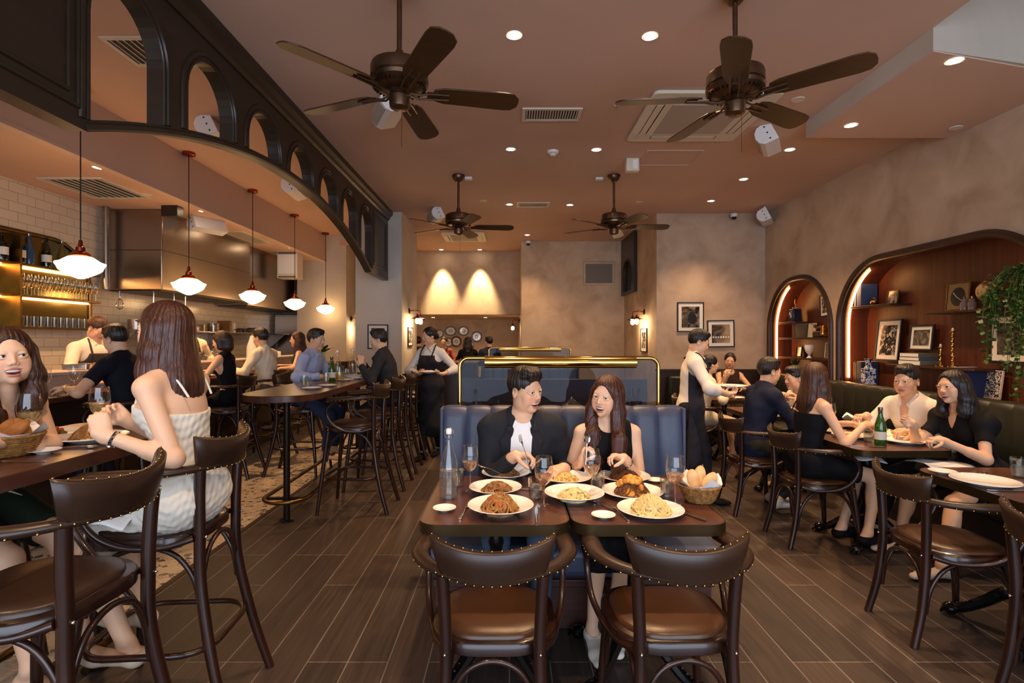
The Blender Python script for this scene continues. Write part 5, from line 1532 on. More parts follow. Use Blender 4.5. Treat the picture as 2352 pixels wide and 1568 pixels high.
            if o.get('watch'): T = Matrix((tuple(u_), tuple(d), tuple(v_))).transposed().to_4x4(); mb.lathe([(.0, 0), (.014, 0), (.015, .006), (0, .008)], (0, 0, 0), 16, T=Matrix.Translation(c0+v_*(rr-.002)) @ T) 
            mb.v = [tuple(np.array(v)-org) for v in mb.v]; mb.build('watch' if o.get('watch') else 'bracelet', c, body)
    return dict(body=body, arms=arms, H=H, N=N, P=Pv)
# ================================================================ the people
PPL = {}
def A3(px, py, D): return np.array(W(px, py, D))
def add_person(key, *a, **k): PPL[key] = person(*a, **k)
add_person('man', 'smiling man in charcoal blazer and white t-shirt on the blue booth', .045, 3.02, 270, 'm', .46, lean=9, side=-3, twist=0, s=1.0,
    head=(316, -4, 3), hair='quiff', gaze=.003, h=.0042, mouth='laugh', squint=.9,
    outfit=(('tee', 'EDEBEA', dict(noarm=1)), ('blazer', '232429', dict(fold=.003)), ('trousers', '46566B'), ('shoes', '1A1512')),
    hands={1: dict(at=(.02, 2.72, .875), elbow=(-.45, .3, -1), dir=(1, -.12, .12), palm=(.0, -.5, -1), curl=(45, 45, 30), thumb=50), -1: dict(at=(.285, 2.80, .80), elbow=(.3, .8, -.8), dir=(-.65, -.7, .05), palm=(-.3, 0, -1), curl=(40, 45, 30))})
add_person('woman', 'laughing long haired woman in black sleeveless dress on the blue booth', .56, 3.00, 270, 'f', .46, lean=10, side=3, s=.95,
    head=(236, 0, -6), hair='long', hcol='2A140C', hair_len=.36, hair_front=2, gaze=-.003, h=.0042, mouth='laugh', squint=.8, skin='E3B896',
    outfit=(('tank', '0B0A0C'), ('skirt', '0B0A0C', dict(end=.66)), ('earring', 'chrome'), ('bracelet', 'chrome', dict(side=-1)), ('shoes', 'E6DDCF', dict(low=1))),
    hands={1: dict(at=(.375, 2.78, .84), elbow=(-.35, .6, -1), dir=(.25, -.15, 1), palm=(.8, -.3, .1), curl=(50, 50, 30), thumb=50), -1: dict(at=(.595, 2.74, .86), elbow=(.38, .25, -1), dir=(-1, -.15, .35), palm=(-.1, -.4, -1), curl=(45, 45, 30), thumb=45)},
    legs={1: (.40, 2.55, .095), -1: (.50, 2.62, .095)})
add_person('w1', 'laughing long haired woman in dark green top at the near high table', -2.18, 2.12, -12, 'f', .74, lean=26, s=.95,
    head=(322, 4, 4), hair='long', hcol='23120B', hair_len=.34, hair_front=1, gaze=-.003, h=.0042, mouth='laugh', squint=.75, skin='E0B594',
    outfit=(('cami', '1D2418'), ('skirt', '1D2418', dict(end=.40)), ('earring', 'china')),
    hands={-1: dict(at=(-1.80, 1.86, 1.115), elbow=(1, .3, -1), dir=(-.2, -1, .1), palm=(0, 0, -1), curl=(20, 25, 15)), 1: dict(at=(-1.82, 1.72, 1.17), elbow=(-.3, -1, -.6), dir=(.6, .3, .3), palm=(0, .6, -.8), curl=(40, 45, 30))},
    legs={1: (-1.70, 1.90, .30), -1: (-1.68, 2.1, .30)})
add_person('w2', 'long haired woman in pale camisole dress seen from behind at the near high table', -1.29, 2.14, 176, 'f', .765, lean=8, s=1.0,
    head=(174, 4, 0), hair='long', hcol='2C170E', hair_len=.43, h=.0045, eyes=False, skin='E3B896', mouth='smile',
    outfit=(('cami', 'E4DDCD', dict(fold=.0032, fs=2.8, top=.335)), ('skirt', 'E4DDCD', dict(end=.40, fold=.0028, fs=2.8)), ('bracelet', 'chrome', dict(side=-1, watch=1)), ('shoes', 'D9C4AA', dict(low=1)), ('earring', 'china')),
    hands={-1: dict(at=(-1.46, 1.92, 1.13), elbow=(.35, -.1, -1), dir=(-.35, .05, 1), palm=(-.4, .9, 0), curl=(60, 60, 40), thumb=50), 1: dict(at=(-1.52, 2.12, 1.15), elbow=(.2, .5, -1), dir=(-.6, -.2, .7), palm=(0, -1, 0), curl=(60, 60, 40))},
    legs={1: (-1.62, 2.34, .30), -1: (-1.52, 2.12, .26)})
add_person('tee', 'dark haired person in navy tee seen from behind at the kitchen bar', -3.06, 4.35, 178, 'm', .765, lean=14, s=.98, head=(170, -14, 0), hair='short', h=.008, eyes=False,
    outfit=(('tee', '10131F'), ('trousers', '1C1E26'), ('bracelet', 'brass', dict(side=-1, watch=1))),
    hands={-1: dict(at=(-3.42, 4.12, 1.10), elbow=(.3, -1, -.7), dir=(-1, .1, 0)), 1: dict(at=(-3.45, 4.5, 1.10), elbow=(.2, 1, -.6))}, legs={1: (-3.36, 4.5, .30), -1: (-3.36, 4.25, .30)})
add_person('chef', 'cook in white shirt and dark apron working behind the marble ledge', -4.52, 5.72, -20, 'm', stand=True, s=1.03, lean=12, head=(-6, -28, 0), hair='crop', hcol='2A1A10', h=.008,
    outfit=(('shirt', 'E8DCC8', dict(end=.72)), ('apron', '3A3436'), ('trousers', '241F20')), hands={1: dict(at=(-4.22, 5.50, 1.13), elbow=(-.3, -1, -.5)), -1: dict(at=(-4.20, 5.85, 1.13), elbow=(-.3, 1, -.5))})
add_person('chef2', 'second cook in white shirt further along behind the kitchen bar', -4.55, 7.50, -30, 'm', stand=True, s=1.05, lean=8, head=(-10, -22, 0), hair='crop', hcol='23150E', h=.009, skin='C98A66',
    outfit=(('shirt', 'E2D2B8', dict(end=.72)), ('apron', '4A4036'), ('trousers', '241F20')), hands={1: dict(at=(-4.25, 7.3, 1.14), elbow=(-.3, -1, -.5)), -1: dict(at=(-4.25, 7.65, 1.14), elbow=(-.3, 1, -.5))})
add_person('bob', 'woman with a bob in black sleeveless top at the kitchen bar', -3.08, 5.85, 180, 'f', .765, lean=6, s=.93, head=(186, -12, 0), hair='bob', hcol='1A0F0B', h=.008,
    outfit=(('tank', '0C0B10'), ('trousers', '0C0B10')), hands={-1: dict(at=(-3.36, 5.68, 1.10), elbow=(.3, -1, -.8), dir=(-.8, .2, .4)), 1: dict(at=(-3.38, 5.98, 1.12), elbow=(.2, 1, -.6))}, legs={1: (-3.38, 6.0, .30), -1: (-3.38, 5.75, .30)})
add_person('whiteshirt', 'man in white shirt seen from behind at the kitchen bar', -3.05, 6.78, 172, 'm', .765, lean=10, s=1.0, head=(168, -8, 0), hair='short', hcol='150E0B', h=.008, eyes=False,
    outfit=(('shirt', 'E9DDC4', dict(fold=.005)), ('trousers', '5A544A')), hands={-1: dict(at=(-3.40, 6.6, 1.10), elbow=(.3, -1, -.8)), 1: dict(at=(-3.40, 6.95, 1.10), elbow=(.2, 1, -.6))}, legs={1: (-3.36, 6.95, .30), -1: (-3.36, 6.65, .30)})
add_person('blurred', 'long haired woman in green sleeveless top at the far end of the kitchen bar', -2.98, 7.75, 195, 'f', .765, lean=8, s=.96, head=(205, 0, 0), hair='long', hcol='2A150E', hair_len=.32, h=.009,
    outfit=(('tank', '2C3420'), ('trousers', '20201C')), hands={-1: dict(at=(-3.2, 7.5, 1.08), elbow=(.3, -1, -.8)), 1: dict(at=(-3.36, 7.85, 1.10), elbow=(.2, 1, -.6))}, legs={1: (-3.34, 7.9, .30), -1: (-3.34, 7.6, .30)})
add_person('blue', 'man in light blue shirt leaning on the far high table', -2.32, 5.95, -6, 'm', .765, lean=16, s=.98, head=(-14, -4, 0), hair='short', h=.007, mouth='none',
    outfit=(('shirt', 'A8B4D6', dict(fold=.005)), ('trousers', '2C3A55')), hands={1: dict(at=(-1.98, 5.62, 1.09), elbow=(-.5, -1, -.7), dir=(.7, .5, 0)), -1: dict(at=(-1.95, 5.95, 1.09), elbow=(-.3, 1, -.6), dir=(.5, -.7, 0))}, legs={1: (-2.0, 5.8, .25), -1: (-2.0, 6.1, .25)})
add_person('grey', 'man in dark grey suit gesturing across the far high table', -1.32, 6.02, 180, 'm', .765, lean=14, s=.97, head=(186, -6, 0), hair='short', h=.007, mouth='talk',
    outfit=(('shirt', 'DDDDE0', dict(fold=.002, noarm=1)), ('blazer', '2C2E31', dict(fold=.004)), ('trousers', '2E3033')), hands={-1: dict(at=(-1.62, 5.82, 1.20), elbow=(.2, -.6, -1), dir=(.0, .1, 1), palm=(-.5, .8, 0), curl=(30, 35, 20)), 1: dict(at=(-1.64, 6.0, 1.20), elbow=(.2, .6, -1), dir=(0, -.3, 1), palm=(-.4, -.9, 0), curl=(40, 40, 30))}, legs={1: (-1.62, 6.2, .25), -1: (-1.62, 5.9, .25)})
add_person('waitress', 'waitress in white shirt and long dark apron carrying a plate', -.975, 6.70, 248, 'f', stand=True, s=.97, lean=2, head=(215, -4, 0), hair='bun', h=.008, mouth='none',
    outfit=(('shirt', 'D8D4CF', dict(end=.85)), ('apron', '29272B'), ('trousers', '141214'), ('shoes', '141010')),
    hands={1: dict(at=(-1.10, 6.46, 1.07), elbow=(-1, .3, -.6), dir=(.5, -.8, .1), palm=(0, 0, 1), curl=(30, 30, 20)), -1: dict(at=(-.80, 6.40, 1.07), elbow=(1, .3, -.6), dir=(-.6, -.7, .1), palm=(0, 0, 1), curl=(30, 30, 20))},
    legs={1: (-1.07, 6.62, 0), -1: (-.90, 6.86, 0)})
add_person('waiter', 'waiter in white shirt and dark apron carrying plates past the booth', 1.66, 4.92, -14, 'm', stand=True, s=.93, lean=6, head=(-8, -18, 0), hair='short', h=.007,
    outfit=(('shirt', 'E0D6CA', dict(end=.70)), ('apron', '26252E'), ('trousers', '1B1A20'), ('shoes', '1A1614')),
    hands={1: dict(at=(1.92, 4.70, 1.0), elbow=(-.2, -1, -.8), dir=(.9, .4, .1), palm=(0, 0, 1), curl=(30, 35, 20)), -1: dict(at=(1.90, 5.05, 1.02), elbow=(0, 1, -.5), dir=(.9, -.5, 0), palm=(0, 0, 1), curl=(30, 35, 20))},
    legs={1: (1.78, 4.80, 0), -1: (1.52, 5.05, 0)})
add_person('cream', 'dark haired woman in cream dress seated behind the waiter', 2.28, 6.35, 0, 'f', .48, lean=10, s=.95, head=(4, -2, 0), hair='bun', h=.009,
    outfit=(('tee', 'E6D8BC', dict(end=.6, fold=.005)), ('skirt', 'E6D8BC', dict(end=.5))), hands={1: dict(at=(2.56, 6.2, .82), elbow=(-.3, -1, -.6)), -1: dict(at=(2.58, 6.4, 1.02), elbow=(0, .6, -1), dir=(.1, 0, 1))})
add_person('corner', 'smiling woman resting her chin by the back wall banquette', 3.12, 7.60, 262, 'f', .46, lean=8, s=.97, head=(248, 0, -8), hair='bun', h=.009,
    outfit=(('tank', '3A2A22'), ('skirt', '3A2A22')), hands={1: dict(at=(2.98, 7.28, 1.0), elbow=(-.3, -.2, -1), dir=(.3, .2, 1), curl=(60, 60, 40)), -1: dict(at=(3.15, 7.25, .82), elbow=(1, 0, -.6))})
add_person('navy', 'man in navy blazer leaning over the table from an armchair', 2.13, 4.68, 4, 'm', .48, lean=14, s=.98, head=(6, -6, 0), hair='short', h=.006, mouth='talk', eyes=True,
    outfit=(('shirt', '8A93A8', dict(nocollar=1, noarm=1)), ('blazer', '1C2238', dict(fold=.004)), ('trousers', '2C2A22'), ('shoes', 'CFC8BC')),
    hands={1: dict(at=(2.52, 4.62, .84), elbow=(-.4, -1, -.8), dir=(.9, .5, 0)), -1: dict(at=(2.55, 4.95, .84), elbow=(-.2, 1, -.6), dir=(.9, 0, 0))}, legs={1: (2.28, 4.52, .13), -1: (2.4, 4.85, .09)})
add_person('white2', 'man in white shirt leaning in over the table from the banquette', 3.18, 5.32, 186, 'm', .47, lean=38, s=.98, head=(186, -4, 0), hair='short', h=.007, mouth='talk',
    outfit=(('shirt', 'E6DFD3', dict(fold=.004)), ('trousers', '2A2A30'), ('bracelet', 'chrome', dict(side=-1, watch=1))),
    hands={-1: dict(at=(2.72, 5.02, .92), elbow=(.3, -.8, -.9), dir=(-.7, .1, .6), curl=(40, 40, 30)), 1: dict(at=(2.75, 5.3, .90), elbow=(.3, .8, -.8), dir=(-.6, -.4, .6), curl=(40, 40, 30))})
add_person('cami', 'long haired woman in black camisole dress seated in an armchair', 2.20, 3.96, 6, 'f', .48, lean=7, s=.95, head=(20, 2, 0), hair='long', hcol='2A170E', hair_len=.34, h=.006, eyes=False, skin='DDAF8C',
    outfit=(('cami', '0D0C10'), ('skirt', '0D0C10', dict(end=.36)), ('shoes', '0F0C0C', dict(low=1))),
    hands={1: dict(at=(2.52, 3.80, .86), elbow=(-.3, -.6, -1), dir=(.9, .3, .25), palm=(0, .5, -1), curl=(50, 50, 30)), -1: dict(at=(2.55, 4.05, .84), elbow=(-.2, 1, -.6))},
    legs={1: (2.50, 3.72, .13), -1: (2.42, 3.88, .12)})
add_person('white1', 'man in open collar white shirt on the green banquette', 3.22, 4.10, 196, 'm', .47, lean=22, s=.98, twist=0, head=(208, -3, 0), hair='short', h=.0055, mouth='smile', squint=.5,
    outfit=(('shirt', 'E8DED0', dict(v=1, fold=.004, end=.78)), ('trousers', '1C1A1C'), ('shoes', '1A1614')),
    hands={1: dict(at=(2.78, 4.15, .88), elbow=(.2, .8, -.8), dir=(-1, -.3, .1), curl=(45, 45, 30)), -1: dict(at=(2.90, 3.85, .82), elbow=(.5, -.8, -.6), dir=(-.9, 0, 0))}, legs={1: (2.66, 4.1, .09), -1: (2.72, 3.95, .09)})
add_person('puffy', 'smiling woman in black puff sleeve dress on the green banquette', 3.20, 3.60, 184, 'f', .47, lean=22, s=.96, head=(190, 2, 6), hair='long', hcol='0F0B0B', hair_len=.26, h=.0055, mouth='laugh', squint=.9, skin='DDAE8A',
    outfit=(('tee', '0E0C0D', dict(v=1, puff=1, end=.30, fold=.004)), ('skirt', '0E0C0D', dict(end=.34)), ('shoes', 'C9B6A0', dict(low=1))),
    hands={-1: dict(at=(2.78, 3.42, .83), elbow=(.6, -.7, -.9), dir=(-1, .1, .1), palm=(0, 0, -1), curl=(45, 45, 30)), 1: dict(at=(2.74, 3.62, .90), elbow=(.3, .6, -1), dir=(-.8, .1, .5), palm=(0, -1, 0), curl=(35, 45, 25))},
    legs={1: (2.72, 3.72, .09), -1: (2.66, 3.28, .09)})
for i, (px, py, la, oc, hc, hd_, c, hr_) in enumerate(((963, 785, 'man in grey jacket partly hidden behind the waitress', 120, '120D0B', 95, '3A3A40', 'short'), (1022, 790, 'woman in red patterned shirt at the back high table', 262, '1C100B', 262, '8A3A2E', 'bun'),
        (1075, 785, 'long haired person in black seen from behind in the alcove', 92, '120B0A', 90, '1A1413', 'long'), (1126, 783, 'man in dark blue shirt in the back alcove', 110, '120D0B', 130, '2A3040', 'short'))):
    D = 10.6 if i != 1 else 11.6
    p = A3(px, 790, D)
    add_person('bk%d' % i, la, p[0], D, oc, 'm' if i in (0, 3) else 'f', .74, s=.93, lean=6, head=(hd_, 0, 0), hair=hr_, hcol=hc, h=.011, eyes=False, hair_len=.18,
        outfit=(('longsleeve', c), ('trousers', '1A1614')))
# ================================================================ tableware
PR = {}
def plate_proto(name, r, label='x', deep=False):
    if deep: pf = [(0, .0), (r*.42, .0), (r*.45, .03*r), (r*.62, .13*r), (r*.97, .27*r), (r, .285*r), (r*.985, .30*r), (r*.62, .165*r), (r*.44, .07*r), (0, .06*r)]
    else: pf = [(0, .0), (r*.55, .0), (r*.58, .003), (r*.70, .010), (r*.98, .020), (r, .0225), (r*.985, .0245), (r*.72, .014), (r*.62, .008), (0, .007)]
    o = MB().lathe(pf, seg=48, cap=False).build(name, 'china', org=(0, 0, 0)); tag(o, label, 'plate' if not deep else 'bowl'); return o
def put(key, make, loc, label, group=None, rot=0, sc=None, tilt=None):
    """first use places the prototype itself, later uses copy it with its parts"""
    if key not in PR:
        o = make(); PR[key] = o; index_kids(); c = o; c.location = loc; c.rotation_euler = (0, 0, R(rot))
        PR[key+'#'] = True
    else: c = copy_tree(PR[key], loc, R(rot))
    c['label'] = label
    if group: c['group'] = group
    elif 'group' in c.keys(): del c['group']
    if sc: c.scale = (sc,)*3 if not isinstance(sc, tuple) else sc
    return c
def wine_glass(fill='wine', lvl=.35):
    def mk():
        r = root('wine_glass', (0, 0, 0), 'x', 'wine glass')
        bowl = [(.004, .088), (.012, .094), (.026, .107), (.037, .130), (.0405, .152), (.039, .180), (.034, .215)]
        MB().lathe([(.033, 0), (.033, .0018), (.010, .004), (.0042, .012), (.0036, .05), (.0038, .086), (.004, .088)]+bowl[1:], seg=32, cap=False).build('glass_body', 'glass', r)
        MB().tube([(.034*math.cos(2*PI*k/32), .034*math.sin(2*PI*k/32), .215) for k in range(32)], .0008, 5, closed=True).build('rim', 'glass', r)
        if fill:
            zz = .094+(.215-.094)*lvl; pf = [(0, .0945)]
            for (a, b), (c, d) in zip(bowl[:-1], bowl[1:]):
                if b >= zz: break
                if d <= zz: pf.append((c-.0012, d))
                else: pf.append((a+(c-a)*(zz-b)/(d-b)-.0012, zz)); break
            MB().lathe(pf+[(0, zz)], seg=32, cap=False).build('wine', fill, r)
        return r
    return mk
def tumbler(fill='water', h=.095, rr=.034, lv=.6):
    def mk():
        r = root('tumbler', (0, 0, 0), 'x', 'glass')
        MB().lathe([(0, .0), (rr*.82, 0), (rr*.86, .004), (rr, h), (rr*.95, h), (rr*.80, .010), (0, .009)], seg=12, cap=False).build('glass_body', 'glass_b', r, ang=20)
        if fill: MB().lathe([(0, .0095), (rr*.79, .0105), (rr*(.79+.14*lv), h*lv), (0, h*lv)], seg=16, cap=False).build('drink', fill, r)
        return r
    return mk
def water_bottle():
    r = root('water_bottle', (0, 0, 0), 'x', 'bottle')
    MB().lathe([(0, 0), (.038, 0), (.041, .006), (.041, .125), (.038, .155), (.028, .19), (.017, .225), (.0135, .25), (.0135, .272), (.016, .276), (.0155, .283)], seg=28, cap=False).build('glass_body', 'glass', r)
    MB().lathe([(0, .004), (.037, .006), (.0385, .12), (0, .12)], seg=24, cap=False).build('water', 'water', r)
    MB().lathe([(0, .276), (.0125, .278), (.0135, .294), (.010, .301), (0, .302)], seg=16).build('stopper', 'china', r)
    MB().tube([(.016, 0, .262), (.021, 0, .285), (.012, 0, .303), (-.012, 0, .303), (-.021, 0, .285), (-.016, 0, .262)], .0012, 6).build('wire_clip', 'chrome', r)
    MB().lathe([(.0415, .055), (.0415, .095)], seg=32, cap=False, T=None).build('label_band', thin_glass('etched', 'F4F4F2', .3, .3), r)
    return r
def green_bottle():
    r = root('green_bottle', (0, 0, 0), 'x', 'bottle')
    MB().lathe([(0, 0), (.037, 0), (.0395, .006), (.0395, .125), (.037, .150), (.026, .19), (.016, .225), (.0135, .262), (.0155, .265), (.0155, .280), (0, .282)], seg=28, cap=False).build('glass_body', 'green_glass', r)
    MB().lathe([(.040, .045), (.040, .105)], seg=28, cap=False).build('paper_label', 'offwhite', r)
    MB().lathe([(.0150, .252), (.0165, .256), (.0165, .283), (0, .284)], seg=16, cap=False).build('cap_foil', 'steel', r)
    return r
def fork():
    r = MB(); P = spline([(0, -.10, .003), (0, -.05, .004), (0, .01, .009), (0, .05, .005), (0, .062, .004)], 5)
    r.tube(P, [.0055, .0058, .006, .0055, .005, .0042, .0035, .003, .0028, .0026, .0026, .0026, .0028, .003, .005, .008, .0095, .0105, .0105, .0105, .0105][:len(P)], 8, flat=.35, up=(0, 0, 1))
    for x in (-.0085, -.003, .003, .0085): r.tube([(x, .060, .004), (x, .08, .007), (x*.9, .098, .012)], [.0016, .0015, .0008], 5)
    return r.build('fork', 'cutlery', org=(0, 0, 0))
def knife():
    r = MB(); r.tube([(0, -.11, .005), (0, -.06, .005), (0, -.01, .005)], [.0055, .0062, .005], 8, flat=.7, up=(0, 0, 1))
    r.prism([(-.006, -.01), (.005, -.01), (.007, .07), (.004, .10), (-.004, .085), (-.0065, .04)], .0035, .0055)
    return r.build('knife', 'cutlery', org=(0, 0, 0))
def spoon():
    r = MB(); r.tube(spline([(0, -.10, .003), (0, -.03, .006), (0, .045, .009)], 5), .004, 8, flat=.45, up=(0, 0, 1)); r.ball((0, .065, .007), (.018, .026, .004), 14)
    return r.build('spoon', 'cutlery', org=(0, 0, 0))
def cutl(kind, x, y, z, rot, label, group='cutlery on the tables'):
    mk = {'fork': fork, 'knife': knife, 'spoon': spoon}[kind]
    def m2(): o = mk(); tag(o, 'x', 'cutlery'); return o
    return put(kind, m2, (x, y, z), label, group, rot)
# heaps of pasta: many strands modelled as one served portion
def pasta(name, x, y, z, r, h, cols, label, seed, thick=.003, chunks=0, chunk_col=None, herb=None, peak=1.0, csz=1.0):
    rnd = random.Random(seed)
    rt = root(name, (x, y, z), label, 'food')
    mb = MB()
    MB().lathe([(0, h*.72), (r*.35, h*.66), (r*.7, h*.4), (r*.92, .003), (0, 0)], seg=24).build('mound', cols[1], rt)
    n = 85
    for i in range(n):
        a = rnd.random()*2*PI; q = r*math.sqrt(rnd.random())*.75; cx, cy = q*math.cos(a), q*math.sin(a)
        pts = []; a0 = rnd.random()*2*PI; rr = r*(.12+.28*rnd.random()); m = 8+int(rnd.random()*5)
        for k in range(m):
            a0 += .5+rnd.random()*.25; px_ = cx+rr*math.cos(a0); py_ = cy+rr*math.sin(a0)
            d = math.hypot(px_, py_)/r; zz = h*max(0.06, (1-d*d)**1.0*peak)*(.78+.28*rnd.random())+.002
            if d > 1.02: px_ /= d; py_ /= d; zz = .004
            pts.append((px_, py_, zz))
        mb.tube(spline(pts, 2), thick*(.8+.4*rnd.random()), 5)
    mb.build('strands', cols[0], rt)
    if chunks:
        m = MB()
        for i in range(chunks):
            a = rnd.random()*2*PI; q = r*math.sqrt(rnd.random())*.8; d = q/r
            m.ball((q*math.cos(a), q*math.sin(a), h*(1-d*d)*.95+.006), ((.008+.006*rnd.random())*csz, (.007+.005*rnd.random())*csz, (.006+.004*rnd.random())*csz), 10, T=Matrix.Rotation(rnd.random()*3, 4, 'Z'))
        tag(m.build('toppings', chunk_col, rt, ang=180), kind='stuff')
    if herb:
        m = MB()
        for i in range(26):
            a = rnd.random()*2*PI; q = r*math.sqrt(rnd.random())*.8; d = q/r; c = (q*math.cos(a), q*math.sin(a), h*(1-d*d)*.98+.006)
            m.ball(c, (.004*(.5+rnd.random()), .003, .0015), 6, T=Matrix.Rotation(rnd.random()*3, 4, 'Z'))
        tag(m.build('herbs', herb, rt), kind='stuff')
    return rt
M['pasta_y'] = mat('egg_pasta', 'E2C27A', .45, var='D0A655', vscale=30, sss=.05); M['pasta_o'] = mat('saucy_pasta', 'A8773C', .4, var='83552A', vscale=40)
M['pasta_b'] = mat('brown_ragu_pasta', '9A6E3A', .45, var='6E4520', vscale=40); M['pasta_c'] = mat('creamy_pasta', 'DDC58A', .4, var='CBB06E', vscale=30)
M['ragu'] = mat('dark_ragu', '6A3A1C', .5, var='4E2812', vscale=60); M['mushroom'] = mat('mushroom', '8A7658', .5); M['potato'] = mat('roast_potato', 'D89A3E', .4, var='B87224', vscale=20)
M['tomato'] = mat('tomato', 'B2482C', .3); M['herb'] = mat('herb', '35502A', .6)

def plates(n_, z, x, y, label, key, food=None, group=None, **k):
    return None
TZ = .7505
def on(px, py, z=TZ): g = G(px, py, z); return g.x, g.y
gp = 'serving plates on the laid tables'
p26 = lambda: plate_proto('plate', .135); bowl27 = lambda: plate_proto('bowl', .138, deep=True); sm = lambda: plate_proto('side_dish', .052, deep=True)
def serve(key, mk, px, py, label, sc=1.0, z=TZ):
    x, y = on(px, py, z); put(key, mk, (x, y, z), label, gp, 0, sc); return x, y
x, y = serve('bowl', bowl27, 1150, 1178, 'wide white bowl of tomato pasta at the front left of the laid table', 1.0)
pasta('tomato_pasta', x-.005, y, TZ+.010, .085, .062, ('pasta_o', 'ragu'), 'mound of tomato pasta with diced topping in the front left bowl', 1, chunks=7, chunk_col='tomato', herb='herb', thick=.0042, peak=1.1)
x, y = serve('bowl', bowl27, 1138, 1133, 'wide white bowl of brown pasta behind the tomato pasta', .90)
pasta('meat_pasta', x+.01, y, TZ+.010, .078, .040, ('pasta_b', 'ragu'), 'brown pasta with meat sauce beside the water bottle', 2, chunks=14, chunk_col='ragu', thick=.0045, csz=.6)
x, y = serve('bowl', bowl27, 1162, 1098, 'white bowl with mushroom pasta nearest the man in the blazer', .92)
pasta('mushroom_pasta', x, y, TZ+.010, .080, .040, ('pasta_b', 'mushroom'), 'mushroom pasta in the bowl with two utensils', 3, chunks=18, chunk_col='mushroom', thick=.004, csz=.55)
x, y = serve('bowl', bowl27, 1300, 1109, 'white bowl of plain yellow pasta between the two diners', .92)
pasta('yellow_pasta', x, y, TZ+.010, .066, .038, ('pasta_y', 'pasta_y'), 'plain yellow spaghetti in the middle bowl', 4, herb='herb')
x, y = serve('bowl', bowl27, 1319, 1148, 'white bowl of filled pasta at the join of the two tables', .98)
pasta('filled_pasta', x, y, TZ+.010, .075, .036, ('pasta_c', 'pasta_y'), 'creamy filled pasta with black truffle shavings', 5, chunks=8, chunk_col='mushroom', herb='black', thick=.006, csz=.7)
x, y = serve('plate', p26, 1434, 1100, 'white plate of shredded beef nearest the laughing woman', .98)
pasta('shredded_beef', x, y, TZ+.008, .078, .045, ('ragu', 'potato'), 'glazed shredded beef heap on the plate nearest the woman', 6, thick=.0032)
x, y = serve('plate', p26, 1452, 1136, 'white plate of roast potatoes and chicken', 1.05)
pasta('roast_chicken', x, y, TZ+.008, .082, .070, ('ragu', 'potato'), 'crisp roast chicken piled over golden potatoes', 7, chunks=26, chunk_col='potato', thick=.0025, csz=1.7)
x, y = serve('plate', p26, 1494, 1178, 'white plate of creamy pasta at the front right of the laid table', 1.02)
pasta('creamy_pasta', x, y, TZ+.008, .084, .058, ('pasta_c', 'pasta_c'), 'tall mound of creamy pasta with herb flecks', 8, herb='herb', thick=.0052, peak=1.1)
gsd = 'small white side dishes'
for px, py, la in ((1021, 1172, 'small empty white dish at the front left table corner'), (1386, 1188, 'small empty white dish in front of the table join'), (1505, 1106, 'small empty white dish behind the roast potatoes')):
    x, y = on(px, py); put('sm', sm, (x, y, TZ), la, gsd, 0, .95 if px != 1505 else .85)
gw = 'wine glasses'
wg = wine_glass('rose', .36)
for px, py, la, rt in ((1080, 1126, 'glass of rose wine beside the swing top water bottle', 10), (1249, 1162, 'glass of rose wine at the centre front of the table', 0), (1359, 1138, 'glass of pale wine in front of the laughing woman', 0), (1551, 1160, 'glass of rose wine beside the bread basket', 0)):
    x, y = on(px, py); put('wg', wg, (x, y, TZ), la, gw)
tm = tumbler('water')
for px, py, la in ((1230, 1146, 'faceted water tumbler behind the centre wine glass'), (1374, 1127, 'faceted water tumbler right of the pale wine glass'), (1532, 1142, 'faceted water tumbler left of the right wine glass'), (1052, 1116, 'water tumbler half hidden behind the swing top bottle')):
    x, y = on(px, py); put('tm', tm, (x, y, TZ), la, 'faceted water tumblers')
x, y = on(1031, 1142); put('wb', water_bottle, (x, y, TZ), 'clear swing top water bottle on the left of the laid table', sc=1.05)
cutl('fork', *on(1067, 1175), TZ, -6, 'fork beside the front left side dish'); cutl('knife', *on(1232, 1182), TZ, -2, 'knife right of the tomato pasta bowl')
cutl('fork', *on(1422, 1178), TZ, 10, 'fork between the small dish and the creamy pasta'); cutl('knife', *on(1572, 1180), TZ, 30, 'knife right of the creamy pasta plate')
cutl('spoon', *on(1382, 1160), TZ, 25, 'spoon behind the small dish at the table join'); cutl('knife', *on(1205, 1125), TZ, 75, 'knife lying beside the brown pasta bowl')
def held(kind, p, d, label):
    o = cutl(kind, 0, 0, 0, 0, label); o.location = p
    o.rotation_mode = 'QUATERNION'; o.rotation_quaternion = Vector(d).to_track_quat('Y', 'Z'); return o
held('fork', (.075, 2.665, .905), (-.3, .35, .9), 'fork held up by the man in the blazer'); held('spoon', (.395, 2.725, .90), (.1, .15, 1), 'spoon held upright by the laughing woman')
x, y = on(1130, 1082, TZ+.06); held('fork', (x, y, TZ+.06), (-.9, .1, .32), 'serving fork resting in the mushroom pasta bowl'); x, y = on(1208, 1080, TZ+.06); held('fork', (x, y, TZ+.065), (.85, .2, .42), 'second serving fork leaning out of the mushroom pasta bowl')
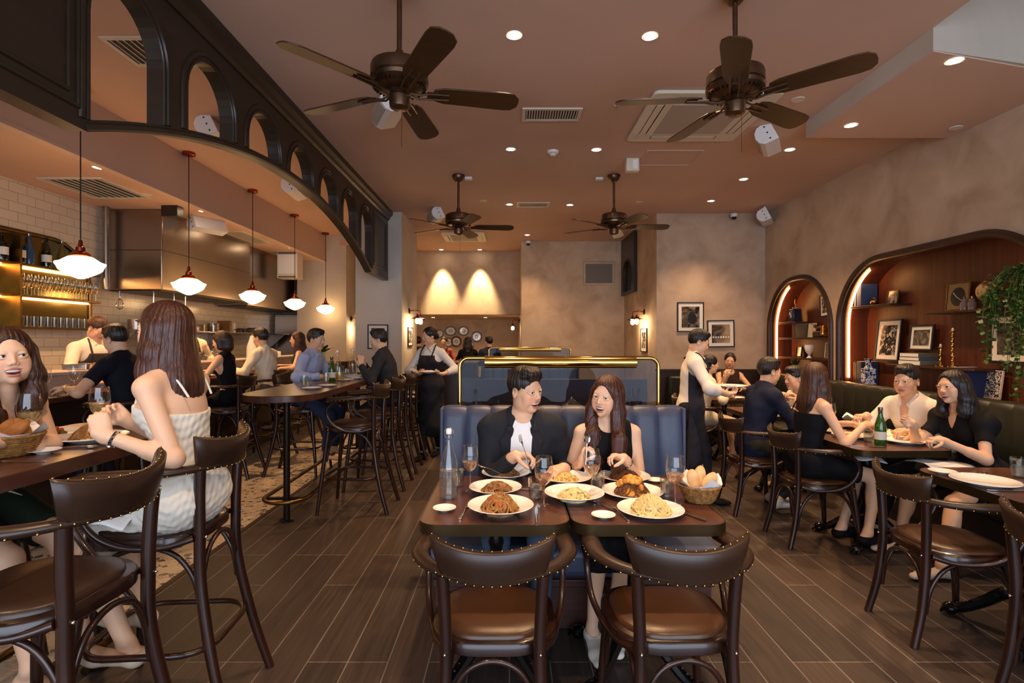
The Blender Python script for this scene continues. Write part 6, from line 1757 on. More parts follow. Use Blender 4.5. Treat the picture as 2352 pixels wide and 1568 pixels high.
# bread basket
def basket(x, y, z, r_, label, napkin=True):
    rt = root('bread_basket', (x, y, z), label, 'basket')
    m = MB(); m.lathe([(0, .0), (r_*.6, .0), (r_*.72, .012), (r_*.95, .06), (r_, .072)], seg=40, cap=False)
    for k in range(9):
        t = k/8; rr = r_*(.66+.34*t**.8)+.001; m.tube([(rr*math.cos(2*PI*j/40), rr*math.sin(2*PI*j/40), .006+.066*t+.0015*(-1)**j) for j in range(40)], .0038, 5, closed=True)
    m.tube([(r_*1.02*math.cos(2*PI*j/40), r_*1.02*math.sin(2*PI*j/40), .074) for j in range(40)], .006, 6, closed=True)
    m.build('wicker_bowl', 'wicker', rt)
    if napkin:
        m = MB(); n = 24; vs = []
        for i in range(7):
            for j in range(n):
                a = 2*PI*j/n; rr = r_*(.15+.16*i); pk = .035*max(0, math.sin(a*4+.6))*(i/6)**2
                vs.append((rr*math.cos(a), rr*math.sin(a), .03+.055*(i/6)**1.3+pk))
        m.add(vs, [(i*n+j, i*n+(j+1) % n, (i+1)*n+(j+1) % n, (i+1)*n+j) for i in range(6) for j in range(n)])
        m.build('napkin_lining', 'linen', rt)
    return rt
def roll(x, y, z, rz, label, m_='bread', sc=(.036, .07, .03), tilt=25):
    mb = MB(); T = Matrix.Rotation(R(rz), 4, 'Z') @ Matrix.Rotation(R(tilt), 4, 'X')
    n = 20; vs = []; m2 = 14
    for i in range(m2+1):
        a = PI*i/m2
        for k in range(n):
            b = 2*PI*k/n; w_ = 1+.06*math.sin(3*a+k)*0
            q = Vector((sc[0]*math.sin(a)*math.cos(b), -sc[1]*math.cos(a), sc[2]*math.sin(a)*math.sin(b)*(1-.12*abs(math.cos(b)))))
            vs.append(T @ q)
    mb.add(vs, [(i*n+k, i*n+(k+1) % n, (i+1)*n+(k+1) % n, (i+1)*n+k) for i in range(m2) for k in range(n)])
    o = mb.build('bread_roll', m_, org=(0, 0, 0)); o.location = (x, y, z); tag(o, label, 'bread', 'bread rolls'); return o
x, y = on(1606, 1150); basket(x, y, TZ, .088, 'round wicker basket with white napkin on the laid table corner')
roll(x-.025, y+.0, TZ+.098, 10, 'round bread roll at the left of the wicker basket', sc=(.030, .045, .030), tilt=60)
roll(x+.008, y+.02, TZ+.105, -28, 'long bread roll in the middle of the wicker basket', sc=(.027, .06, .027), tilt=38); roll(x+.042, y-.01, TZ+.092, -48, 'long bread roll leaning right in the wicker basket', sc=(.027, .058, .027), tilt=25)

# near high table
HZ = 1.0505
x, y = G(68, 1030, HZ).xy; put('wg2', wine_glass('wine', .42), (x, y, HZ), 'white wine glass in front of the laughing woman at the high table', gw, 0, 1.0)
x, y = G(229, 1002, HZ).xy; put('wg2', None, (x, y, HZ), 'white wine glass behind the pasta plate at the near high table', gw)
x, y = G(208, 1012, HZ).xy; put('plate', None, (x, y, HZ), 'white plate of spaghetti at the near high table', gp, 0, 1.0)
pasta('spaghetti', x, y, HZ+.008, .075, .05, ('pasta_o', 'pasta_y'), 'twirled spaghetti heap on the near high table', 21, thick=.003, peak=1.1)
x, y = G(112, 1003, HZ).xy; put('plate', None, (x, y, HZ), 'white plate of saucy pasta in front of the laughing woman', gp, 0, 1.0)
pasta('saucy_pasta', x-.01, y, HZ+.008, .07, .03, ('pasta_b', 'ragu'), 'saucy pasta in front of the laughing woman', 22, chunks=20, chunk_col='tomato', thick=.003)
x, y = G(102, 1041, HZ).xy; put('sm', None, (x, y, HZ), 'small white dish near the bread at the near high table', gsd, 0, 1.0)
cutl('spoon', *G(165, 1030, HZ).xy, HZ, -80, 'spoon beside the small dish at the near high table'); cutl('knife', *G(38, 1062, HZ).xy, HZ, -85, 'knife on the front edge of the near high table')
x, y = G(20, 1045, HZ).xy; basket(x, y, HZ, .10, 'wicker bread basket at the near end of the high table')
for k, (dx, dy, rz) in enumerate(((-.03, .02, 20), (.02, .0, -15), (.0, .05, 60))): roll(x+dx, y+dy, HZ+.088, rz, ['slice of brown bread in the high table basket, left side', 'brown bread slice in the high table basket, nearest the plate', 'brown bread slice at the back of the high table basket'][k], 'bread_brown', (.028, .06, .022), 35)
x, y = G(310, 975, HZ).xy; put('plate', None, (x, y+.05, HZ), 'white plate half hidden behind the pale camisole dress', gp, 0, .95)
# wine glass and plates on the kitchen counter behind
def CT(px, py): return G(px, py, 1.0505)
x, y = (-3.50, 4.02); put('wg3', wine_glass(None), (x, y, HZ), 'empty wine glass standing before the marble ledge', gw, 0, 1.0)
put('wg3', None, (-3.55, 4.35, HZ), 'empty wine glass beside the navy tee customer', gw)
for k, (xx, yy, la) in enumerate(((-3.55, 3.85, 'stack of white plates on the kitchen counter, bottom plate'), (-3.58, 5.6, 'white plate by the bob haired woman'), (-3.55, 6.2, 'white plate between two kitchen bar customers'), (-3.56, 7.1, 'white plate by the man in the white shirt'), (-3.56, 8.2, 'white plate far along the kitchen counter'))):
    put('plate', None, (xx, yy, HZ), la, 'white plates on the kitchen counter', 0, .9)
for k in range(3): put('plate', None, (-3.55, 3.85, HZ+.008*(k+1)), ['second plate in the kitchen counter stack', 'third plate in the kitchen counter stack', 'top plate of the kitchen counter stack'][k], 'white plates on the kitchen counter', 0, .9)
put('sm', None, (-3.5, 5.45, HZ+.0), 'small bowl being reached for by the bob haired woman', gsd, 0, 1.4); put('sm', None, (-3.6, 6.05, HZ), 'small white bowl on the counter past the bob haired woman', gsd, 0, 1.3)
# trays, jars and dishes on the marble ledge
LZ = 1.2055
def steel_pan(x, y, z, w, d, label):
    rt = root('steel_tray', (x, y, z), label, 'tray', 'steel trays on the marble ledge')
    m = MB(); o = rrect(-w/2, w/2, -d/2, d/2, .02); i = rrect(-w/2+.01, w/2-.01, -d/2+.01, d/2-.01, .018)
    loft(m, [[(a, b, 0) for a, b in i], [(a, b, .045) for a, b in i], [(a, b, .047) for a, b in o], [(a, b, .044) for a, b in o]], cap=False); m.prism(i, 0, .004); m.build('pan', 'chrome', rt)
    MB().prism(scale_poly(i, .96), .02, .034).build('contents', 'ragu', rt); return rt
for y_, la in ((5.0, 'steel tray on the ledge left of the cook'), (5.38, 'steel tray on the ledge in front of the cook'), (6.3, 'steel tray on the ledge beyond the first cook')): steel_pan(-3.97, y_, LZ, .26, .30, la)
def jar(x, y, z, h, rr, body, label, cat='jar', group='jars on the marble ledge', name='glass_jar'):
    rt = root(name, (x, y, z), label, cat, group)
    MB().lathe([(0, 0), (rr, 0), (rr, h*.8), (rr*.8, h*.88), (rr*.8, h)], seg=16).build('body', body, rt); MB().lathe([(rr*.85, h*.93), (rr*.85, h*1.05), (0, h*1.05)], seg=16).build('lid', 'chrome', rt); return rt
for k, y_ in enumerate((6.75, 6.9, 7.05, 7.18)): jar(-3.93, y_, LZ, (.11, .08, .12, .09)[k], .03, 'glass', ['taller glass jar first in the row on the ledge', 'short glass jar second in the row on the ledge', 'tallest glass jar third in the row on the ledge', 'last short glass jar in the row on the ledge'][k])
for k, (y_, h_) in enumerate(((8.2, .34), (8.55, .30))):
    rt = root('white_canister', (-3.95, y_, LZ), ['tall white canister with lamp on the ledge', 'white domed dish cover on the ledge'][k], 'canister'); MB().lathe([(0, 0), (.09, 0), (.085, h_*.5), (.05, h_*.8), (.03, h_), (0, h_)], seg=20).build('body', 'china', rt); MB().lathe([(.02, h_), (.024, h_+.02), (0, h_+.03)], seg=12).build('knob', 'chrome', rt)
jar(-3.95, 9.1, LZ, .09, .05, 'china', 'white lidded sugar bowl at the far end of the ledge', 'bowl', None, 'sugar_bowl')
# far high table things
def hi(px, py): return G(px, py, HZ).xy
for k, (px, py, la, sc) in enumerate(((716, 893, 'small white plate nearest the rounded table end', .62), (752, 887, 'second small white plate by the rounded table end', .62), (793, 874, 'small plate at the middle of the far high table', .62), (815, 870, 'small plate right of the table middle', .62), (835, 862, 'long white plate near the man in the grey suit', .8))):
    x, y = hi(px, py); put('plate', None, (x, y, HZ), la, 'plates on the far high table', 0, sc)
for k, (px, py, la) in enumerate(((698, 886, 'tumbler nearest the rounded table end'), (749, 878, 'iced tumbler beside the green bottle'), (794, 866, 'tumbler at the middle of the far high table'), (707, 890, 'second tumbler close to the rounded table end'))):
    x, y = hi(px, py); put('tm', None, (x, y, HZ), la, 'faceted water tumblers')
x, y = hi(762, 876); put('gb', green_bottle, (x, y, HZ), 'slim green bottle before the man in the blue shirt', sc=.92)
x, y = hi(827, 862); put('gb', None, (x, y, HZ), 'green wine bottle left of the man in the grey suit')
x, y = hi(775, 872); put('wb', None, (x, y, HZ), 'clear water bottle beside the slim green bottle'); x, y = hi(810, 862); put('wb', None, (x, y, HZ), 'tall clear bottle behind the folded napkins')
r = root('glass_jug', (*hi(780, 874), HZ), 'glass jug of lemon water in front of the blue shirt', 'jug')
MB().lathe([(0, 0), (.045, 0), (.05, .01), (.055, .08), (.04, .13), (.05, .16)], seg=20, cap=False).build('body', 'glass_b', r); MB().lathe([(0, .004), (.046, .01), (.05, .08), (0, .09)], seg=16, cap=False).build('lemon_water', thin_glass('lemonade', 'E6D27A', 0, .6, .25), r)
MB().tube(spline([(.05, 0, .14), (.085, 0, .12), (.085, 0, .06), (.052, 0, .03)], 6), .005, 8).build('handle', 'glass_b', r)
x, y = hi(838, 858); r = put('tm2', tumbler(mat('negroni', 'B04A20', .05, trans=.5), .08, .038, .7), (x, y, HZ), 'short tumbler of red cocktail by the green wine bottle')
for k in range(4):
    x, y = hi(812, 866); nl = ['bottom', 'second', 'third', 'top'][k]; tag(MB().prism(rrect(-.09, .09, -.05, .05, .01), 0, .006).build('folded_napkin', 'linen', org=(0, 0, 0)), 'folded white napkin, %s of the stack on the far high table' % nl, 'napkin', 'folded napkins').location = (x+.01*(k % 2), y, HZ+.0065*k)
cutl('fork', *hi(735, 880), HZ, 60, 'fork by the elbow of the man in blue')
# right hand tables
gr = 'plates on the table by the green banquette'
def rt_(px, py): g = G(px, py, TZ); return g.x, g.y
for px, py, la, sc in ((1955, 1004, 'white plate of food in front of the black camisole dress', .95), (2080, 1004, 'white plate of fries in front of the puff sleeve dress', 1.0), (2078, 1017, 'white plate with knife beside the green bottle', .95), (1905, 990, 'small white plate behind the carafe', .6), (1955, 968, 'white plate in front of the man in the open collar shirt', .9)):
    x, y = rt_(px, py); y = min(y, 4.2); put('plate', None, (min(x, 2.88), y, TZ+(.0 if 'knife' not in la else 0)), la, gr, 0, sc)
x, y = rt_(1955, 1004); pasta('grilled_food', x, y, TZ+.008, .06, .02, ('potato', 'ragu'), 'grilled slices on the plate before the camisole dress', 31)
x, y = rt_(2070, 1000); pasta('fries', x, y, TZ+.008, .07, .045, ('pasta_y', 'pasta_y'), 'pile of thin fries before the puff sleeve dress', 32, thick=.003)
x, y = rt_(2133, 1020); put('sm', None, (x, y, TZ), 'small white dish at the right end of the green bottle table', gsd, 0, 1.3)
x, y = rt_(2022, 1022); put('gb', None, (x, y, TZ), 'green glass water bottle standing on the right table')
x, y = rt_(1995, 1014); put('tm', None, (x, y, TZ), 'tumbler left of the green glass water bottle', 'faceted water tumblers')
x, y = rt_(1925, 990); put('wg', None, (x, y+.1, TZ), 'wine glass between the two facing couples on the right', gw)
x, y = rt_(1896, 988); put('wb', None, (x, y, TZ), 'clear carafe bottle beside the long haired woman on the right')
x, y = rt_(1978, 985); basket(x, y+.02, TZ, .11, 'basket with folded napkin on the right table'); 
cutl('knife', *rt_(1990, 1026), TZ, 80, 'knife at the front edge of the green bottle table')
# second right table, third right table
for px, py, la, sc in ((1760, 938, 'white plate in front of the navy blazer', .85), (1780, 930, 'white napkin plate between navy blazer and white shirt', .8), (1690, 915, 'white plate on the back corner table', .8)):
    x, y = rt_(px, py); put('plate', None, (min(max(x, 2.5), 2.9), min(y, 7.0), TZ), la, 'plates on the rear right tables', 0, sc)
put('tm', None, (2.62, 5.6, TZ), 'tumbler at the back of the navy blazer table', 'faceted water tumblers'); put('tm', None, (2.7, 6.7, TZ), 'tumbler on the back corner table', 'faceted water tumblers'); put('tm', None, (2.62, 6.95, TZ), 'second tumbler on the back corner table', 'faceted water tumblers')
# near right table
x, y = rt_(2165, 1088); put('sm', None, (x, y, TZ), 'small white dish on the empty right edge table', gsd, 0, 1.25)
x, y = rt_(2262, 1112); put('plate', None, (x, y, TZ), 'empty white plate on the right edge table', gp, 0, 1.05)
x, y = rt_(2340, 1096); put('tm', None, (x, y, TZ), 'tumbler at the right edge of the frame', 'faceted water tumblers', 0, 1.1)
cutl('fork', *rt_(2222, 1090), TZ, -60, 'fork behind the empty plate on the right edge table'); cutl('spoon', *rt_(2248, 1092), TZ, -60, 'spoon behind the empty plate on the right edge table'); cutl('knife', *rt_(2320, 1128), TZ, 85, 'knife in front of the empty plate on the right edge table')
# carried plates
put('plate', None, (-.955, 6.33, 1.085), 'plate carried by the waitress', None, 0, .9); tag(MB().lathe([(0, 0), (.04, 0), (.05, .03), (.0, .03)], (-.955, 6.33, 1.09), 16).build('small_bowl', 'china'), 'small white bowl on the plate the waitress carries', 'bowl')
put('plate', None, (2.02, 4.86, 1.04), 'plate carried by the waiter', None, 0, 1.05)
put('sm', None, (2.02, 4.86, 1.05), 'small dish on the plate the waiter carries', None, 0, 1.2)
# napkins on laps
def lap(x, y, z, label, sx=.16, sy=.12, rz=0):
    n = 14; vs = []
    for i in range(n):
        for j in range(n):
            u = -1+2*i/(n-1); v = -1+2*j/(n-1); vs.append((u*sx, v*sy, -.05*max(0, abs(v)-.35)**1.3-.02*max(0, u)-.004*math.sin(5*u+3*v)))
    m = MB(); m.add(vs, [(i*n+j, (i+1)*n+j, (i+1)*n+j+1, i*n+j+1) for i in range(n-1) for j in range(n-1)])
    o = m.build('napkin', 'linen', org=(0, 0, 0)); o.location = (x, y, z); o.rotation_euler = (0, 0, R(rz)); md = o.modifiers.new('cloth', 'SOLIDIFY'); md.thickness = .003
    tag(o, label, 'napkin', 'white napkins on laps')
lap(2.52, 3.86, .665, 'white napkin on the lap of the camisole dress', .12, .14); lap(2.86, 3.52, .675, 'white napkin on the lap of the puff sleeve dress', .16, .12)
lap(-1.50, 2.02, .835, 'white napkin under the pale camisole dress on the stool seat', .10, .09); lap(-1.95, 1.95, .93, 'white napkin hanging over the knees at the near high table', .08, .10)
# behind the glass screen
x0, z0 = .45, .9555
r = root('serving_tray', (.42, 3.78, z0), 'round tray with cloche parts behind the glass screen', 'tray'); MB().lathe([(0, 0), (.17, 0), (.19, .015), (.185, .018), (0, .006)], seg=32).build('tray', 'steel', r); MB().lathe([(.1, .01), (.09, .06), (.03, .09), (.01, .11), (0, .12)], (.02, 0, 0), 24).build('cloche', 'chrome', r)
for k, (xx, yy) in enumerate(((-.22, 3.7), (-.1, 3.75), (.66, 3.72), (.0, 3.66), (.82, 3.75))): put('tm', None, (xx, yy, z0), 'clean tumbler on the service station, '+['nearest the left post', 'left of the round tray', 'right of the round tray', 'in front of the round tray', 'beside the cutlery holder'][k], 'tumblers on the service station')
r = root('cutlery_holder', (.86, 3.66, z0), 'upright cutlery holder on the service station', 'cutlery holder'); MB().lathe([(0, 0), (.045, 0), (.05, .11), (.047, .11), (.043, .006), (0, .006)], seg=20).build('pot', 'steel', r)
for k in range(5): MB().tube([(.02*math.cos(k*1.3), .02*math.sin(k*1.3), .01), (.03*math.cos(k*1.3), .03*math.sin(k*1.3), .19)], .004, 6).build('cutlery_handle', 'cutlery', r)
# ================================================================ pictures, shelves and bric-a-brac
def photo_mat(name, dark, light, scale, seed, dist=1.5, thr=(.42, .6)):
    m = bpy.data.materials.new(name); m.use_nodes = True; nt = m.node_tree; N = nt.nodes; L = nt.links; b = N['Principled BSDF']; b.inputs['Roughness'].default_value = .15
    tc = N.new('ShaderNodeTexCoord'); mp = N.new('ShaderNodeMapping'); mp.inputs['Location'].default_value = (seed*3.1, seed*1.7, seed)
    n = N.new('ShaderNodeTexNoise'); n.inputs['Scale'].default_value = scale; n.inputs['Detail'].default_value = 6; n.inputs['Distortion'].default_value = dist
    r = N.new('ShaderNodeValToRGB'); r.color_ramp.elements[0].position = thr[0]; r.color_ramp.elements[1].position = thr[1]
    r.color_ramp.elements[0].color = srgb(dark); r.color_ramp.elements[1].color = srgb(light)
    L.new(tc.outputs['Object'], mp.inputs[0]); L.new(mp.outputs[0], n.inputs['Vector']); L.new(n.outputs['Fac'], r.inputs[0]); L.new(r.outputs[0], b.inputs['Base Color'])
    return m
PH = [photo_mat('photo_print_%d' % i, '1E1C1B', l, s, i, d, t) for i, (l, s, d, t) in enumerate((('B8AEA0', 9, 2, (.45, .62)), ('7A7066', 6, 1, (.4, .65)), ('C8C0B2', 12, 2.5, (.5, .6)), ('8E867A', 5, 3, (.42, .7)), ('9A9084', 16, 1, (.45, .6))))]
def frame(c, w, h, nrm, label, ph, fm='black', matw=.25, tilt=0, depth=.02, bw=.016, extra=None, name='picture_frame', cat='picture', group=None, lean=0):
    """c = centre on the wall, nrm = direction the picture faces (degrees)"""
    rt = root(name, c, label, cat, group, R(nrm-270))       # local -y faces the room
    rt.rotation_euler = (R(lean), R(tilt), R(nrm-270))
    m = MB(); m.box(-w/2, w/2, -depth, 0, h/2-bw, h/2); m.box(-w/2, w/2, -depth, 0, -h/2, -h/2+bw); m.box(-w/2, -w/2+bw, -depth, 0, -h/2+bw, h/2-bw); m.box(w/2-bw, w/2, -depth, 0, -h/2+bw, h/2-bw)
    m.build('frame', fm, rt, bev=.002)
    MB().box(-w/2+bw, w/2-bw, -depth*.5, -.002, -h/2+bw, h/2-bw).build('mount', 'paper', rt, smooth=False)
    k = matw*min(w, h)*.5
    MB().box(-w/2+bw+k, w/2-bw-k, -depth*.5-.002, -depth*.5, -h/2+bw+k, h/2-bw-k).build('print', PH[ph] if isinstance(ph, int) else ph, rt, smooth=False)
    if extra: extra(rt, w, h, depth)
    return rt
def pxframe(px0, py0, px1, py1, D, nrm, label, ph, **k):
    a = W(px0, py0, D); b = W(px1, py1, D); c = (a+b)/2
    return frame((c.x, D-.003, c.z), b.x-a.x, a.z-b.z, nrm, label, ph, **k)
def swans(rt, w, h, d):
    m = MB(); n = 7
    for i in range(n): m.ball((-w*.28+w*.56*i/(n-1), -d*.5-.002, -h*.13), (w*.035, .001, h*.03*(1+.6*(i in (3, 4)))), 8)
    m.build('white_shapes', 'linen', rt)
def arch_in(rt, w, h, d):
    m = MB(); m.ball((w*.05, -d*.5-.003, -.02), (w*.17, .001, h*.2), 14); m.build('dark_shape', 'black', rt)
pxframe(1555, 694, 1616, 762, 8.26, 270, 'larger framed black and white print, highest on the right back wall', 3, extra=arch_in)
pxframe(1624, 735, 1686, 797, 8.26, 270, 'framed black and white print with a row of white birds', 1, extra=swans, tilt=-1)
pxframe(1590, 767, 1616, 805, 8.26, 270, 'small framed print half hidden by the waiter', 4)
def figure(rt, w, h, d):
    m = MB(); m.ball((0, -d*.5-.003, .04), (w*.10, .001, h*.10), 10); m.ball((-.01, -d*.5-.003, -.04), (w*.06, .001, h*.14), 10); m.ball((.03, -d*.5-.003, -.05), (w*.04, .001, h*.1), 8); m.build('pale_figure', 'linen', rt)
pxframe(845, 745, 892, 801, 8.18, 270, 'framed black and white figure print on the left column', 1, extra=figure)
frame((-1.648, 8.82, 1.47+9*8.8/F), .40, .31, 0, 'narrow looking framed print under the left twin lamp', 0)
frame((2.278, 9.0, 1.47+1*9.0/F), .40, .40, 180, 'narrow looking framed print under the right twin lamp', 0)

# wall plates in the recess
for k, (px, py, rx, rz_, la, dark) in enumerate(((1035, 760, .165, .135, 'oval blue rimmed plate, first on the recess wall', 0), (1065, 760, .145, .135, 'round plate right of the oval plate', 0), (1095, 773, .15, .15, 'pale round plate lowest to the right', 0),
        (1048, 784, .145, .145, 'dark rimmed plate below the oval plate', 1), (1030, 786, .13, .13, 'grey plate partly hidden by the red shirted woman', 0), (1010, 766, .11, .11, 'small plate beside the waitress on the recess wall', 0))):
    p = W(px, py, 14.49); rt = root('wall_plate', (p.x, 14.49, p.z), la, 'plate', 'decorative plates on the recess wall')
    T = Matrix.Rotation(R(90), 4, 'X') @ Matrix.Diagonal((rx/.15, rz_/.15, 1, 1))
    MB().lathe([(.15, .02), (.145, .024), (.108, .012)], T=T, seg=32, cap=False).build('rim', mat('plate_rim_%d' % k, '5A3A2A' if dark else '6E7480', .3), rt)
    MB().lathe([(.11, .0122), (.0, .010)], T=T, seg=32, cap=False).build('well', 'china', rt)
    MB().lathe([(.045, .0135), (.04, .014), (.03, .013)], T=T, seg=24, cap=False).build('painted_motif', mat('motif_%d' % k, '4A4A50', .4), rt)

# potted plant by the left pier
rt = root('potted_plant', (-3.42, 9.65, 1.2055), 'broad leaved green plant in a white pot on the bar ledge end', 'plant')
rt.location = (-3.30, 9.3, 1.05)
MB().lathe([(0, 0), (.07, 0), (.09, .14), (.085, .15), (0, .14)], seg=20).build('pot', 'china', rt)
rnd = random.Random(5); m = MB()
for i in range(16):
    a = rnd.random()*2*PI; el = R(25+50*rnd.random()); L_ = .22+.14*rnd.random(); d = Vector((math.cos(a)*math.cos(el), math.sin(a)*math.cos(el), math.sin(el))); s_ = Vector((-math.sin(a), math.cos(a), 0))
    b = Vector((0, 0, .14)); pts = [b+d*L_*t-Vector((0, 0, .10*t*t)) for t in (0, .35, .5, .7, .9, 1.0)]; wd = (.003, .004, .045, .06, .035, .002)
    vs = [];
    for p, w_ in zip(pts, wd): vs += [p-s_*w_, p+Vector((0, 0, -.004)), p+s_*w_]
    m.add(vs, [(3*j+q, 3*j+q+1, 3*j+q+4, 3*j+q+3) for j in range(5) for q in (0, 1)])
m.build('leaves', 'foliage', rt)

# ---------------------------------------------------------------- niches in the right wall
XN = XR+.34
def shelf(y0, y1, z, label):
    return tag(MB().box(XR+.10, XN-.002, y0, y1, z-.022, z).build('niche_shelf', 'walnut_dark', bev=.003), label, 'shelf', 'floating shelves in the arched niches')
def NY(px, X=XR+.2): return X*F/(px-VX)
def NZ(py, y): return CAM_H-(py-VY)*y/F
def book(y, z, w, h, col, label, d=.20, tilt=0, flat=False, x=None, grp='books on the niche shelves'):
    x = x if x is not None else XR+.13
    rt = root('book', (x+d/2, y, z), label, 'book', grp)
    if flat:
        MB().box(-d/2, d/2, -h/2, h/2, 0, w).build('cover', cloth(col, .6), rt, bev=.002); MB().box(-d/2-.0015, d/2-.01, -h/2+.006, h/2-.006, .004, w-.004).build('pages', 'paper', rt, smooth=False)
    else:
        MB().box(-d/2, d/2, -w/2, w/2, 0, h).build('cover', cloth(col, .6), rt, bev=.002); MB().box(-d/2+.01, d/2+.0, -w/2+.004, w/2-.004, .004, h+.0015).build('pages', 'paper', rt, smooth=False)
        rt.rotation_euler = (R(tilt), 0, 0)
    return rt
shelf(7.58, 8.08, 1.74, 'highest floating shelf in the small arched niche')
shelf(6.92, 8.04, 1.51, 'middle floating shelf in the small arched niche')
shelf(6.90, 8.04, 1.23, 'lowest floating shelf in the small arched niche')
shelf(5.70, 6.36, 1.87, 'upper left floating shelf in the large arched niche')
shelf(4.54, 5.20, 1.745, 'upper right floating shelf in the large arched niche, under the globe')
shelf(4.66, 5.76, 1.22, 'long low floating shelf with candlesticks in the large niche')
fx = XN-.03
def nframe(y, z, w, h, label, ph, lean=6, **k): return frame((XN-.05, y, z+h/2+.004), w, h, 180, label, ph, lean=-lean, **k)
nframe(7.98, 1.74, .16, .18, 'small pale landscape picture on the top shelf of the small niche', photo_mat('landscape', '46505A', 'B8A888', 3, 4, .5, (.35, .7)), bw=.008, matw=.02, fm='offwhite')
nframe(7.14, 1.79, .28, .30, 'framed tree photograph hung in the small niche', 2, lean=0, tilt=-4)
rt = root('ginger_jar', (XR+.2, 7.77, 1.74), 'blue and white square jar holding a dried sprig', 'vase')
M['bluewhite'] = photo_mat('blue_white_glaze', '1E2A4E', 'C8CCD6', 26, 2, 1.5, (.48, .54))
MB().box(-.06, .06, -.07, .07, .0, .19).build('body', mat('dark_blue_glaze', '1C2236', .2), rt, bev=.012); T = Matrix.Translation((-.06, 0, .11)) @ Matrix.Rotation(R(-90), 4, 'Y')
MB().lathe([(.05, 0), (.048, .004), (0, .005)], T=T, seg=20).build('round_panel', 'bluewhite', rt); MB().lathe([(.03, .19), (.035, .215), (0, .22)], seg=16).build('neck', 'bluewhite', rt)
MB().tube(spline([(0, 0, .2), (0, -.01, .25), (0, .01, .29), (0, -.01, .33)], 5), .008, 6, flat=.3).build('dried_sprig', mat('dried_stem', 'C89A4A', .7), rt)
for k, (y, w_, h_, c) in enumerate(((7.66, .022, .20, '5A5A4A'), (7.63, .02, .20, '3E4238'), (7.60, .025, .19, '6A5E4A'))): book(y, 1.51, w_, h_, c, ['olive green book leaning on the middle shelf', 'dark book second on the middle niche shelf', 'tan book third on the middle niche shelf'][k], tilt=-8)
nframe(7.47, 1.51, .17, .20, 'cream line drawing standing on the middle shelf of the small niche', photo_mat('drawing', '8A7A66', 'E0D4BE', 8, 7, 1, (.3, .45)), bw=.006, matw=.05, fm='offwhite')
rt = root('wooden_boat', (XR+.2, 7.12, 1.51), 'carved dark wooden boat with brass details on the middle shelf', 'ornament'); MB().box(-.05, .05, -.13, .13, 0, .09).build('base', 'walnut_dark', rt, bev=.02)
MB().tube(spline([(0, -.14, .10), (0, -.05, .14), (0, .06, .13), (0, .14, .16)], 5), .022, 8).build('hull', 'brass_dark', rt); MB().lathe([(.02, .0), (.02, .1), (.03, .12), (0, .12)], (-.05, -.12, .04), 12).build('lantern', 'brass', rt)
nframe(7.80, 1.23, .14, .15, 'small green photograph on the lowest shelf of the small niche', photo_mat('green_photo', '2A3A26', '9AA884', 10, 3, 1, (.4, .6)), bw=.006, matw=.05)
rt = root('urn_vase', (XR+.2, 7.40, 1.23), 'white footed urn on the lowest shelf of the small niche', 'vase'); MB().lathe([(0, 0), (.035, 0), (.03, .01), (.012, .03), (.02, .05), (.05, .09), (.06, .15), (.055, .18), (.062, .19), (.05, .18), (0, .12)], seg=24).build('body', 'china', rt)
MB().tube(spline([(0, .05, .17), (0, .09, .16), (0, .08, .11), (0, .045, .09)], 5), .006, 6).build('handle', 'china', rt)
nframe(7.06, 1.23, .20, .21, 'pale blue blank panel on the lowest shelf of the small niche', mat('pale_blue_card', '8A94A6', .6), bw=.008, matw=.02, fm='offwhite')
rt = root('fern', (XR+.2, 7.78, 1.0), 'green fern at the foot of the small niche', 'plant'); m = MB(); rnd = random.Random(9)
MB().lathe([(0, 0), (.05, 0), (.06, .09), (0, .09)], seg=16).build('pot', 'walnut_dark', rt)
for i in range(40):
    a = rnd.random()*2*PI; d = Vector((math.cos(a)*.6, math.sin(a), .9+rnd.random()*.6)).normalized(); b = Vector((0, 0, .08)); e = b+d*(.1+.08*rnd.random()); s_ = Vector((-math.sin(a), math.cos(a), 0))*.012
    m.add([b, (b+e)/2-s_, e, (b+e)/2+s_], [(0, 1, 2, 3)])
m.build('leaves', 'foliage', rt)
# large niche
for k, (y, w_, c) in enumerate(((6.31, .035, '3C4A6C'), (6.24, .075, '364666'))): book(y, 1.87, w_, .26, c, ['slim blue book on the upper left shelf', 'thick blue book on the upper left shelf'][k], d=.19)
nframe(5.90, 1.87, .17, .15, 'small brass photograph stand on the upper left shelf', 4, bw=.006, matw=.02, fm='brass_dark', lean=10)
rt = root('shell_ornament', (XR+.18, 6.05, 1.87), 'dark coiled shell ornament beside the blue books', 'ornament'); MB().ball((0, 0, .03), (.04, .05, .03), 12).build('shell', 'brass_dark', rt); MB().tube(spline([(0, -.04, .04), (0, 0, .08), (0, .04, .05)], 5), .01, 6).build('spire', 'walnut_dark', rt)
def oval(rt, w, h, d):
    MB().ball((0, -d*.5-.004, 0), (w*.30, .002, h*.33), 28).build('oval_picture', mat('night_scene', '161A20', .3), rt); MB().tube(spline([(-.05, -d*.5-.007, .04), (-.01, -d*.5-.007, .0), (.05, -d*.5-.007, -.04)], 5), .006, 6, flat=.3).build('white_fish', 'linen', rt)
nframe(5.04, 1.745, .27, .27, 'gold framed oval picture beside the globe', mat('gold_mount', '8A6E44', .5), fm='brass_dark', extra=oval, matw=.02)
rt = root('globe', (XR+.2, 4.62, 1.745), 'mottled tan globe on a brass stand', 'globe'); MB().ball((0, 0, .15), .095, 28).build('sphere', mat('globe_map', 'B09468', .3, var='5E4A30', vscale=14, vlo=.48, vhi=.55), rt)
